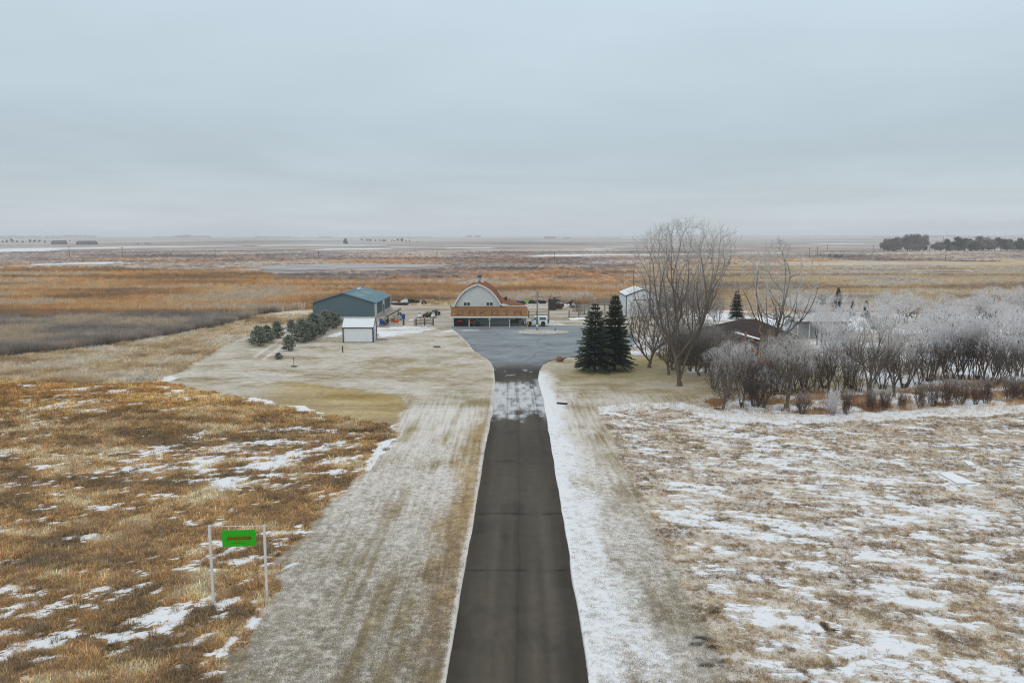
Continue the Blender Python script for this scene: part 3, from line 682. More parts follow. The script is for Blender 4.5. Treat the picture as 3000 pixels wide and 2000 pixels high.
ice_sheet('frozen_pond', [(2380,713),(2520,713),(2560,714.5),(2400,715)], 12, 'pond_ice')

# ------------------------------------------------------------------ hills on the skyline and fields of distant woods
plain('hill_grass', (.36,.32,.28), .95, var=.25, scale=.004)
def hills():
    xs = np.linspace(-3500, 8800, 240); ys = np.linspace(7200, 9400, 14)
    X, Y = np.meshgrid(xs, ys)
    t = (Y - 7200)/2200
    Hh = (fbm(X/1500, Y/2500, 4, 301)*26 + 6 + 16*sstep(500, 4500, X)*fbm(X/900, Y/4000, 3, 303))*sstep(-3500, 1200, X)*(.35 + .65*sstep(-500, 2500, X))
    Z = Hh*np.sin(np.pi*np.clip(t, 0, 1)) - 1.0
    ii = (np.arange(13)[:, None]*240 + np.arange(239)[None]).ravel()
    struct(link('hills', np_mesh('hills', np.stack([X.ravel(), Y.ravel(), Z.ravel()], -1), np.stack([ii, ii+1, ii+241, ii+240], -1), 'hill_grass')))
hills()

# ================================================================== GRASS AND REEDS (stuff, instanced tufts)
def tuft_mesh(name, n, h, r, w, lean, seed, curl=.5, hv=.4, mat='grass_blade', tone=.42):
    rg = random.Random(seed); V = []; Fc = []; A = []; T = []
    wd = rg.uniform(0, 6.28)
    for i in range(n):
        a = rg.uniform(0, 6.283); rr = r*math.sqrt(rg.random()); x, y = rr*math.cos(a), rr*math.sin(a)
        hh = h*(1 - hv + 2*hv*rg.random()*.5 + hv*.2); 
        dx, dy = math.cos(a)*lean*rg.uniform(.2, 1) + rg.uniform(-.2, .2)*lean + .35*lean, math.sin(a)*lean*rg.uniform(.2, 1) + rg.uniform(-.2, .2)*lean
        b = rg.uniform(0, 6.283); wx, wy = math.cos(b)*w/2, math.sin(b)*w/2
        p1 = (x + dx*hh*.35, y + dy*hh*.35, hh*.6); p2 = (x + dx*hh*(.35 + curl), y + dy*hh*(.35 + curl), hh*(1 - .3*curl*abs(lean)))
        o = len(V)
        V += [(x-wx, y-wy, -.03), (x+wx, y+wy, -.03), (p1[0]+wx*.8, p1[1]+wy*.8, p1[2]), (p1[0]-wx*.8, p1[1]-wy*.8, p1[2]), p2]
        A += [0, 0, .6, .6, 1]; T += [math.exp(rg.gauss(0, tone))]*5
        Fc += [(o, o+1, o+2), (o, o+2, o+3), (o+3, o+2, o+4)]
    return np_mesh(name, V, Fc, mat, {'tip': A, 'tone': T}, smooth=False)
def blade_material():
    m, nt, b = new_mat('grass_blade'); w = NT(nt)
    c = w.attr('tint', 'INSTANCER').outputs['Color']; fr = w.attr('rime', 'INSTANCER').outputs['Fac']; tp = w.attr('tip').outputs['Fac']
    k = w.m('MULTIPLY', w.m('POWER', tp, 1.6), fr, clamp=True)
    ts = w.n('ShaderNodeVectorMath', operation='SCALE'); w.set(ts.inputs[0], c); w.set(ts.inputs['Scale'], w.attr('tone').outputs['Fac']); c = ts.outputs[0]
    w.set(b.inputs['Base Color'], w.mix(k, c, (.66,.645,.625)))
    b.inputs['Roughness'].default_value = .9; b.inputs['Specular IOR Level'].default_value = .05
    nt.nodes.remove(nt.nodes['Principled BSDF'])
    d = w.n('ShaderNodeBsdfDiffuse'); t = w.n('ShaderNodeBsdfTranslucent'); mx = w.n('ShaderNodeMixShader'); mx.inputs[0].default_value = .3
    cc = w.mix(k, c, (.66,.645,.625)); w.set(d.inputs[0], cc); w.set(t.inputs[0], cc)
    nt.links.new(d.outputs[0], mx.inputs[1]); nt.links.new(t.outputs[0], mx.inputs[2])
    nt.links.new(mx.outputs[0], nt.nodes['Material Output'].inputs[0])
blade_material()
def scatter(name, X, Y, Z, scale, tint, rime, variants, seed, turn=None):
    """one 'stuff' object whose points carry tufts"""
    n = len(X)
    if n == 0: return
    rs = np.random.RandomState(seed)
    me = bpy.data.meshes.new(name)
    me.vertices.add(n); me.vertices.foreach_set('co', np.stack([X, Y, Z], -1).astype(np.float32).ravel())
    def fa(nm, a):
        at = me.attributes.new(nm, 'FLOAT', 'POINT'); at.data.foreach_set('value', np.asarray(a, np.float32))
    fa('size', scale); fa('rime', rime); fa('turn', rs.uniform(0, 6.283, n) if turn is None else turn)
    at = me.attributes.new('pick', 'INT', 'POINT'); at.data.foreach_set('value', rs.randint(0, len(variants), n).astype(np.int32))
    at = me.attributes.new('tint', 'FLOAT_COLOR', 'POINT'); c4 = np.ones((n, 4), np.float32); c4[:, :3] = tint; at.data.foreach_set('color', c4.ravel())
    me.update()
    o = link(name, me); struct(o, 'stuff')
    ng = bpy.data.node_groups.new(name + '_nodes', 'GeometryNodeTree')
    ng.interface.new_socket('Geometry', in_out='INPUT', socket_type='NodeSocketGeometry'); ng.interface.new_socket('Geometry', in_out='OUTPUT', socket_type='NodeSocketGeometry')
    N, Lk = ng.nodes, ng.links
    gi, go = N.new('NodeGroupInput'), N.new('NodeGroupOutput')
    mp = N.new('GeometryNodeMeshToPoints'); iop = N.new('GeometryNodeInstanceOnPoints'); jn = N.new('GeometryNodeJoinGeometry')
    for v in reversed(variants):
        oi = N.new('GeometryNodeObjectInfo'); oi.inputs['Object'].default_value = v; oi.inputs['As Instance'].default_value = True
        Lk.new(oi.outputs['Geometry'], jn.inputs[0])
    def na(nm, t):
        x = N.new('GeometryNodeInputNamedAttribute'); x.data_type = t; x.inputs['Name'].default_value = nm; return x.outputs['Attribute']
    iop.inputs['Pick Instance'].default_value = True
    Lk.new(gi.outputs[0], mp.inputs['Mesh']); Lk.new(mp.outputs[0], iop.inputs['Points']); Lk.new(jn.outputs[0], iop.inputs['Instance'])
    Lk.new(na('pick', 'INT'), iop.inputs['Instance Index']); Lk.new(na('size', 'FLOAT'), iop.inputs['Scale'])
    cb = N.new('ShaderNodeCombineXYZ'); Lk.new(na('turn', 'FLOAT'), cb.inputs[2]); Lk.new(cb.outputs[0], iop.inputs['Rotation'])
    Lk.new(iop.outputs[0], go.inputs[0])
    md = o.modifiers.new('tufts', 'NODES'); md.node_group = ng
    return o
def mk(base, specs):
    out = []
    for i, (n, h, r, w, lean, kw) in enumerate(specs):
        out.append(bpy.data.objects.new(base, tuft_mesh(base, n, h, r, w, lean, i*7 + len(base), **kw)))
    return out
T_FIELD = mk('field_tuft', [(22,.22,.24,.026,1.1,dict(curl=.8)),(24,.18,.30,.028,1.5,dict(curl=.9)),(20,.30,.18,.022,.8,{}),(24,.15,.32,.030,1.8,dict(curl=1.0)),(16,.38,.14,.018,.7,{})])
T_WISP = mk('wisp', [(18,.75,.16,.012,.35,{}),(14,.9,.2,.012,.45,{}),(20,.6,.22,.012,.5,{})])
T_BENT = mk('bent', [(40,.75,.5,.03,.9,dict(curl=.9,tone=.22)),(40,.6,.6,.03,1.2,dict(curl=1.0,tone=.22)),(36,.9,.45,.028,.7,dict(curl=.8,tone=.22))])
T_REED = mk('reed', [(40,1.9,.8,.045,.22,dict(hv=.3,tone=.2)),(44,1.7,.9,.045,.3,dict(hv=.3,tone=.2)),(36,2.1,.7,.04,.18,dict(hv=.3,tone=.2))])
T_FAR = mk('far_reed', [(44,1.5,1.6,.09,.3,dict(hv=.4,tone=.15)),(44,1.3,1.8,.09,.4,dict(hv=.4,tone=.15))])
T_SHORT = mk('short', [(20,.07,.15,.014,1.1,dict(tone=.22)),(20,.055,.17,.014,1.4,dict(tone=.22)),(18,.085,.13,.012,.9,dict(tone=.22))])

KEEP_OUT = [(*G2(px, py), r) for px, py, r in ((1170,893.5,3.4),(1196,888,3.0),(1215,887.5,2.2),(1242,890,2.2),(1522,891,2.6),(1551,889.5,2.8),(1583,889.5,2.6),(1618,908,2.0),(1637,905,2.0),(1627,889,2.6),(1672,902,2.2),(1692,913,2.6),(2802,1402,.9),(2840,1358,.3))]
OCC = np.zeros((1600, 900), bool)       # where a drift of snow lies on top of the field
def sample(n, y0, y1, x_of, seed, power=2.0, margin=1.08, px0=-120, px1=3120):
    """random points of the visible wedge, denser near (area density falls with distance)"""
    rs = np.random.RandomState(seed)
    u = rs.random_sample(n)
    if power == 1.0: Y = y0*(y1/y0)**u
    else:
        a = 1 - power + 1
        Y = (y0**(a) + (y1**(a) - y0**(a))*u)**(1/a) if abs(a) > 1e-6 else y0*(y1/y0)**u
    zc_ = Y*CT + H*ST
    X = (px0 - 1500)/F*zc_ + rs.random_sample(n)*((px1 - px0)/F*zc_)
    return X, Y, rs
def scatter_zone(name, n, y0, y1, zsel, variants, smin, smax, seed, power=2.0, snow_keep=.08, snow_thr=.47, bright=1.0, jit=.22, rime_k=1.0, rime_add=0.0, keep=None, sy=0.0, px0=-450, px1=3450, zoff=0.0):
    n = int(n*1.15)
    X, Y, rs = sample(n, y0, y1, None, seed, power, px0=px0, px1=px1)
    col, sn, fr, dr, am, z = zones(X, Y)
    k = np.isin(z, zsel) & ~in_drive(X, Y, .25)
    s_keep = 1 - (1 - snow_keep)*sstep(snow_thr - .13, snow_thr + .12, sn)
    k &= rs.random_sample(len(X)) < s_keep
    if keep is not None: k &= keep(X, Y, rs)
    for kx, ky, kr in KEEP_OUT: k &= (((X-kx)/kr)**2 + ((Y-ky+1.5)/(kr+2.0))**2) > 1
    k &= ~((X > -42.6) & (X < -28.8) & (Y > 165) & (Y < 188.5))
    ri = ((X + 80)/.1).astype(int); rj = ((Y - 26)/.1).astype(int); ok = (ri >= 0) & (ri < OCC.shape[0]) & (rj >= 0) & (rj < OCC.shape[1])
    hit = np.zeros(len(X), bool); hit[ok] = OCC[ri[ok], rj[ok]]
    k &= ~hit | (rs.random_sample(len(X)) < .06)
    X, Y, col, fr, sn = X[k], Y[k], col[k], fr[k], sn[k]
    m = len(X)
    tint = col*bright*np.exp((rs.standard_normal((m, 1)))*jit*.75 - .04)*(1 + (rs.random_sample((m, 3)) - .5)*.10)
    rime = np.clip(fr*rime_k*(.3 + 1.4*rs.random_sample(m)) + rime_add, 0, 1)
    sc = smin + (smax - smin)*rs.random_sample(m)**1.5 + sy*Y
    Z = relief(X, Y) - .01 + zoff
    return scatter(name, X, Y, Z, sc, np.clip(tint, 0, 1), rime, variants, seed + 1)

# thin drifts of snow lying between the tufts
plain('drift_snow', (.745,.765,.79), .85, var=.05, scale=5)
def drift_mesh(seed):
    rg = random.Random(seed); n = 18; V = [(0, 0, .05)]; ph = [rg.uniform(0, 6.28) for _ in range(4)]
    for rr, z in ((.45,.045),(.8,.03),(1.0,-.03)):
        for i in range(n):
            a = 2*math.pi*i/n; k = 1 + .28*math.sin(2*a+ph[0]) + .22*math.sin(3*a+ph[1]) + .16*math.sin(5*a+ph[2]) + rg.uniform(-.1,.1)
            V.append((.5*rr*k*math.cos(a)*1.35, .5*rr*k*math.sin(a)*.62, z))
    Fc = [(0, 1+i, 1+(i+1)%n) for i in range(n)]
    for q in range(2):
        for i in range(n): a, b_, c_, d_ = 1+q*n+i, 1+(q+1)*n+i, 1+(q+1)*n+(i+1)%n, 1+q*n+(i+1)%n; Fc += [(a, b_, c_), (a, c_, d_)]
    return bpy.data.objects.new('drift', np_mesh('drift', V, Fc, 'drift_snow', smooth=True))
DRIFT = [drift_mesh(i) for i in range(7)]
def drifts(name, n, y0, y1, zs, thr0, smin, smax, ang, seed, px0, px1, power):
    X, Y, rs = sample(n, y0, y1, None, seed, power, px0=px0, px1=px1)
    col, sn, fr, dr_, am, z = zones(X, Y)
    k = np.isin(z, zs) & (sn > thr0 + rs.random_sample(n)*.26)
    X, Y = X[k], Y[k]; m = len(X); sc = smin + (smax-smin)*rs.random_sample(m)**2.2
    turn = ang + rs.standard_normal(m)*.22
    for x, y, s_, a_ in zip(X, Y, sc, turn):
        L = s_*.55; ca, sa = math.cos(a_), math.sin(a_)
        for u in np.arange(-L, L+.05, .09):
            wv = .25*s_*math.sqrt(max(0, 1-(u/L)**2))
            for v in np.arange(-wv, wv+.05, .09):
                i, j = int((x+u*ca-v*sa+80)/.1), int((y+u*sa+v*ca-26)/.1)
                if 0 <= i < 1600 and 4 <= j < 900: OCC[i, j-4:j+1] = True
    scatter(name, X, Y, relief(X, Y) + .012, sc, np.ones((m, 3))*.7, np.zeros(m), DRIFT, seed, turn=turn)
drifts('snow_drifts', 11000, 27, 110, [4], .25, .15, .6, .40, 541, -150, 1300, 1.5)
drifts('snow_drifts', 12000, 27, 88, [10,13], .30, .14, .5, -.30, 542, 1650, 3150, 1.5)
# left foreground field, right stubble field
clump = lambda X, Y, rs: rs.random_sample(len(X)) < (.25 + .75*sstep(.44, .58, fbm((X-.25*Y)/1.0, (Y+.22*X)/.36, 3, 531)))
scatter_zone('field_grass', 66000, 27, 66, [4], T_FIELD, .45, 1.25, 501, power=1.7, px1=1300, jit=.42, bright=2.1, rime_k=1.0, snow_keep=.10)
scatter_zone('field_grass', 36000, 66, 112, [4], T_FIELD, .8, 1.6, 502, power=1.0, px1=1300, jit=.4, bright=1.75, rime_k=.8)
scatter_zone('stubble_grass', 70000, 27, 60, [10], T_FIELD, .25, .62, 503, power=1.7, px0=1650, snow_keep=.15, snow_thr=.55, jit=.4, bright=1.6, rime_k=.6, keep=clump)
scatter_zone('stubble_grass', 40000, 60, 90, [10,13], T_FIELD, .38, .72, 504, power=1.0, px0=1650, snow_keep=.2, snow_thr=.55, jit=.35, bright=1.65, rime_k=.7, keep=clump)
wis = lambda X, Y, rs: fbm(X/3.5, Y/3.5, 3, 520) > .55
scatter_zone('frosted_stalks', 11000, 28, 80, [4], T_WISP, .35, .8, 505, power=1.6, px1=1300, snow_keep=.8, bright=1.3, rime_add=.5, keep=wis)
scatter_zone('frosted_stalks', 6000, 28, 90, [10,13], T_WISP, .3, .65, 506, power=1.4, px0=1650, snow_keep=.8, bright=1.3, rime_add=.6, keep=wis)
scatter_zone('frosted_stalks', 5000, 76, 92, [13], T_WISP, .5, .9, 507, power=1.0, px0=1650, snow_keep=1.0, bright=1.3, rime_add=.7)
# lawn blades near the camera
thin = lambda X, Y, rs: rs.random_sample(len(X)) < sstep(74, 40, Y)
scatter_zone('lawn_grass', 60000, 27, 74, [5], T_SHORT, .7, 1.4, 508, power=1.8, px0=450, px1=2250, snow_keep=.25, bright=1.0, rime_k=1.4, rime_add=.1, keep=thin)
# pale bent grass, reed beds, golden field
scatter_zone('bent_grass', 26000, 92, 175, [3], T_BENT, .55, 1.15, 509, power=1.0, px1=1500, snow_keep=.3, bright=1.15, jit=.25, rime_k=.9)
scatter_zone('yard_edge_grass', 9000, 160, 215, [1,3], T_BENT, .8, 1.4, 510, power=1.0, px0=1000, px1=2000, snow_keep=.5, bright=1.2, jit=.25, rime_k=.5)
scatter_zone('mauve_reeds', 26000, 110, 215, [2], T_REED, .6, 1.05, 511, power=1.0, px1=1000, bright=1.15, jit=.25, rime_k=.9)
scatter_zone('orange_reeds', 42000, 150, 420, [1], T_REED, .75, 1.15, 512, power=1.0, bright=1.2, jit=.2, rime_k=1.0, px1=2100)
scatter_zone('golden_grass', 26000, 165, 460, [14], T_BENT, .9, 1.5, 513, power=1.0, bright=1.08, jit=.16, rime_k=.9, px0=1750)
def off_ice(X, Y, rs):
    k = np.ones(len(X), bool)
    for q in ICE:
        for dy in (0, 10, 22, 35): k &= ~inpoly(X, Y + dy, q)
    return k
scatter_zone('marsh_grass', 34000, 210, 900, [0], T_FAR, .4, .9, 514, power=1.0, bright=1.1, jit=.35, rime_k=1.2, keep=off_ice)
scatter_zone('weeds', 9000, 76, 112, [12], T_BENT, .45, .9, 515, power=1.0, px0=2000, snow_keep=.15, bright=1.15, jit=.3, rime_k=.6)

# ================================================================== BUILDINGS AND THINGS
plain('blue_steel', (.085,.14,.16), .55, var=.08, scale=.8, dirt=(.13,.15,.15), dirt_amt=.35, spec=.35)
plain('blue_steel_side', (.075,.115,.125), .6, var=.12, scale=.8, spec=.3)
plain('teal_roof', (.115,.235,.28), .5, var=.10, scale=.6, dirt=(.18,.27,.30), dirt_amt=.5, spec=.35)
plain('light_trim', (.48,.52,.53), .6, var=.1)
plain('concrete', (.40,.40,.38), .9, var=.18, scale=1.5, dirt=(.2,.18,.15), dirt_amt=.5)
plain('skylight_strip', (.55,.52,.40), .5, var=.15)
plain('white_steel', (.68,.72,.75), .5, var=.05, scale=1.2, dirt=(.50,.53,.54), dirt_amt=.4, spec=.35)
plain('white_roof', (.70,.75,.77), .45, var=.06, scale=1.5, spec=.35)
plain('brown_trim', (.065,.050,.044), .6, var=.15)
plain('barn_siding', (.56,.60,.60), .65, var=.07, scale=.9, dirt=(.36,.39,.38), dirt_amt=.5)
plain('porch_siding', (.58,.63,.61), .65, var=.08, scale=.9)
plain('porch_door', (.42,.46,.45), .6, var=.1)
plain('white_paint', (.66,.69,.68), .55, var=.06)
plain('aged_white', (.66,.66,.64), .7, var=.12, dirt=(.35,.27,.18), dirt_amt=.4)
def shingle_mat(name, c0, c1, c2):
    m, nt, b = new_mat(name); w = NT(nt); o = w.obj()
    br = w.n('ShaderNodeTexBrick'); br.inputs['Scale'].default_value = 1.0; br.inputs['Brick Width'].default_value = .34; br.inputs['Row Height'].default_value = .16
    br.inputs['Mortar Size'].default_value = .008; br.inputs['Color1'].default_value = (*c0, 1); br.inputs['Color2'].default_value = (*c1, 1); br.inputs['Mortar'].default_value = (*[x*.6 for x in c0], 1)
    sp = w.n('ShaderNodeSeparateXYZ'); w.set(sp.inputs[0], o); cb = w.n('ShaderNodeCombineXYZ')
    w.set(cb.inputs[0], w.m('ADD', sp.outputs[0], sp.outputs[1])); w.set(cb.inputs[1], w.m('ADD', w.m('MULTIPLY', sp.outputs[2], 1.3), w.m('MULTIPLY', sp.outputs[1], .2)))
    w.set(br.inputs['Vector'], cb.outputs[0])
    k = w.ss(.42, .68, w.noise(w.mapv(o, (.8,.8,.8)), 1.0, 6.0, .7))
    w.set(b.inputs['Base Color'], w.mix(w.m('MULTIPLY', k, .6), br.outputs[0], c2)); b.inputs['Roughness'].default_value = .95; b.inputs['Specular IOR Level'].default_value = .1
shingle_mat('rust_shingle', (.27,.105,.05), (.22,.085,.042), (.19,.085,.05))
shingle_mat('porch_shingle', (.265,.138,.060), (.23,.118,.05), (.195,.105,.05))
shingle_mat('letter_shingle', (.165,.10,.055), (.145,.09,.052), (.13,.085,.055))
shingle_mat('house_shingle', (.060,.044,.041), (.050,.036,.034), (.078,.06,.056))
plain('house_wall', (.13,.088,.072), .85, var=.15, scale=1.2)
plain('tan_wall', (.30,.27,.22), .85, var=.1)
plain('galvanised', (.30,.31,.31), .5, metal=.5, var=.2)
plain('dark_galv', (.16,.15,.14), .7, var=.25)
def glass_mat(name, c, rough=.12):
    m, nt, b = new_mat(name); w = NT(nt)
    w.set(b.inputs['Base Color'], w.mix(w.noise(w.obj(), .9, 2.0), c, [x*1.6 for x in c])); b.inputs['Roughness'].default_value = rough; b.inputs['Specular IOR Level'].default_value = .5
glass_mat('window_glass', (.035,.040,.042)); glass_mat('car_glass', (.045,.085,.085), .08)
plain('wood_post', (.15,.125,.10), .9, var=.3, scale=4, streak=True)
plain('grey_wood', (.235,.215,.185), .9, var=.3, scale=4, streak=True, dirt=(.5,.5,.5), dirt_amt=.25)
plain('dark_wood', (.085,.062,.050), .9, var=.3, scale=4, streak=True)
plain('rust_steel', (.085,.048,.038), .85, var=.35, scale=2.5, dirt=(.14,.07,.045), dirt_amt=.6)
plain('black_rubber', (.018,.018,.019), .8, var=.2)
plain('black_plastic', (.022,.022,.024), .5, var=.2)
plain('dark_metal', (.05,.05,.05), .5, metal=.3, var=.25)
plain('white_car', (.74,.76,.77), .3, var=.03, dirt=(.55,.54,.5), dirt_amt=.35, spec=.5)
plain('red_plastic', (.52,.018,.014), .4, var=.1); plain('dark_red', (.16,.02,.015), .5, var=.2)
plain('lime_plastic', (.14,.48,.03), .45, var=.1); plain('blue_plastic', (.010,.065,.26), .45, var=.12)
plain('navy_plastic', (.02,.03,.10), .5, var=.2); plain('orange_plastic', (.62,.11,.05), .5, var=.15)
plain('teal_paint', (.06,.15,.14), .6, var=.25); plain('grey_plastic', (.26,.28,.28), .5, var=.15)
plain('sign_green', (.020,.42,.006), .45, var=.04, spec=.4); plain('sign_red', (.40,.010,.012), .5, var=.05); plain('sign_dark', (.030,.006,.006), .5, var=.05)
plain('sign_orange', (.36,.14,.008), .5, var=.1); plain('yellow_guard', (.62,.50,.12), .5, var=.1)
plain('old_snow_roof', (.42,.41,.41), .9, var=.25, scale=1.5, dirt=(.70,.71,.73), dirt_amt=.8); plain('snow_cap', (.78,.80,.83), .8, var=.04); plain('rime_metal', (.45,.45,.44), .7, var=.2)
plain('boulder', (.20,.10,.06), .95, var=.3, scale=4, bump=.5); plain('paver', (.26,.25,.235), .95, var=.25, dirt=(.6,.6,.6), dirt_amt=.5)
plain('camo_tan', (.20,.17,.12), .8, var=.4, scale=3); plain('wire_metal', (.10,.10,.10), .6, var=.1)
plain('island_gravel', (.42,.39,.35), .95, var=.22, scale=1.2, dirt=(.74,.75,.77), dirt_amt=.85, bump=.4)

# ---------------- roadside sign
def sign():
    a = G(627,1768); b = G(782.5,1769); Y = (a[1]+b[1])/2
    cx, w2 = (a[0]+b[0])/2, (b[0]-a[0])/2
    zt = P(620,1538,Y)[2]
    t = thing('roadside_sign', 'green metal sign hung between two white posts in the brown grass', 'sign', (cx, Y, 0), .02)
    for sx in (-1, 1):
        MB().bar((sx*w2, 0, -.35), (sx*(w2+.005), .01*sx, zt), .105, .105).build('post', 'aged_white', t)
    MB().tube((-w2, 0, zt-.06), (w2, .0, zt-.04), .016, n=8).build('crossbar', 'aged_white', t)
    q = [P(650.4,1551,Y), P(748.8,1549,Y), P(752,1596,Y), P(653.5,1600,Y)]
    q = [(x-cx, z) for x, y, z in q]
    n = 9; mb = MB(); vs = []
    for k in (0, 1):
        for i in range(n):
            s = i/(n-1); sag = -.018*math.sin(math.pi*s)
            vs += [(q[0][0]+(q[1][0]-q[0][0])*s, -.05 + .012*k + sag, q[0][1]+(q[1][1]-q[0][1])*s + sag*.6), (q[3][0]+(q[2][0]-q[3][0])*s, -.05+.012*k + sag, q[3][1]+(q[2][1]-q[3][1])*s)]
    fs = []
    for i in range(n-1):
        fs += [(2*i, 2*i+2, 2*i+3, 2*i+1), (2*n+2*i+1, 2*n+2*i+3, 2*n+2*i+2, 2*n+2*i), (2*i, 2*n+2*i, 2*n+2*i+2, 2*i+2), (2*i+1, 2*i+3, 2*n+2*i+3, 2*n+2*i+1)]
    fs += [(0, 1, 2*n+1, 2*n), (2*n-2, 4*n-2, 4*n-1, 2*n-1)]
    pn = MB().add(vs, fs).build('panel', 'sign_green', t)
    ztop = (q[0][1]+q[1][1])/2
    for u in (.2, .78):
        x = q[0][0] + (q[1][0]-q[0][0])*u
        MB().bar((x-.02, .0, zt-.07), (x+.02, -.03, ztop-.06), .035, .012).build('hanger_strap', 'aged_white', t)
    for u, v in ((.11,.12),(.89,.10),(.18,.93),(.86,.88),(.2,.2),(.78,.16)):
        x = q[0][0] + (q[1][0]-q[0][0])*u; z = q[0][1] + (q[3][1]-q[0][1])*v
        MB().tube((x, -.09, z), (x, -.05, z), .014, n=8).build('bolt', 'galvanised', pn)
    W = q[1][0]-q[0][0]; Hh = q[0][1]-q[3][1]
    def text(s, mat, x, z, size, y, shear, bold, name, sx=1.0):
        cu = bpy.data.curves.new('txt', 'FONT'); cu.body = s; cu.size = size; cu.shear = shear; cu.offset = bold; cu.extrude = .002; cu.space_character = .93
        o = bpy.data.objects.new('txt', cu); COL.objects.link(o)
        dg = bpy.context.evaluated_depsgraph_get(); me = bpy.data.meshes.new_from_object(o.evaluated_get(dg))
        bpy.data.objects.remove(o)
        xs = [v.co.x for v in me.vertices]; k = sx/(max(xs)-min(xs)); mx = min(xs)
        for v in me.vertices: v.co = ((v.co.x-mx)*k + x, y - v.co.z, v.co.y + z + (v.co.x-mx)*k*.02)
        me.materials.clear(); me.materials.append(MATS[mat]); return link(name, me, pn)
    x0 = q[0][0]
    text('DAKOTA', 'sign_dark', x0+W*.14, q[3][1]+Hh*.44, .20, -.082, .38, .006, 'lettering_outline', W*.72)
    text('DAKOTA', 'sign_red', x0+W*.155, q[3][1]+Hh*.455, .18, -.087, .38, .002, 'lettering', W*.69)
    pts = []
    for i in range(19):   # the underlining script stroke with its loop
        s = i/18; pts.append((x0 + W*(.33 + .43*s), -.082, q[3][1] + Hh*(.385 + .035*s + .012*math.sin(s*40))))
    mb = MB().path(pts, .0085, 5)
    lp = [(x0+W*(.455 + .028*math.cos(a_)) , -.082, q[3][1]+Hh*(.30 + .055*math.sin(a_))) for a_ in np.linspace(.9, 6.6, 14)]
    mb.path(lp, .006, 5); mb.build('script_stroke', 'sign_orange', pn)
    xw = .255
    for nchar in (7, 2, 3, 3, 4):
        for i in range(nchar):
            xx = x0 + W*xw; z = q[3][1] + Hh*(.205 + xw*.06); MB().box(xx, xx+.014, -.086, -.083, z-.013, z+.013).build('small_print', 'sign_dark', pn); xw += .0225
        xw += .014
sign()

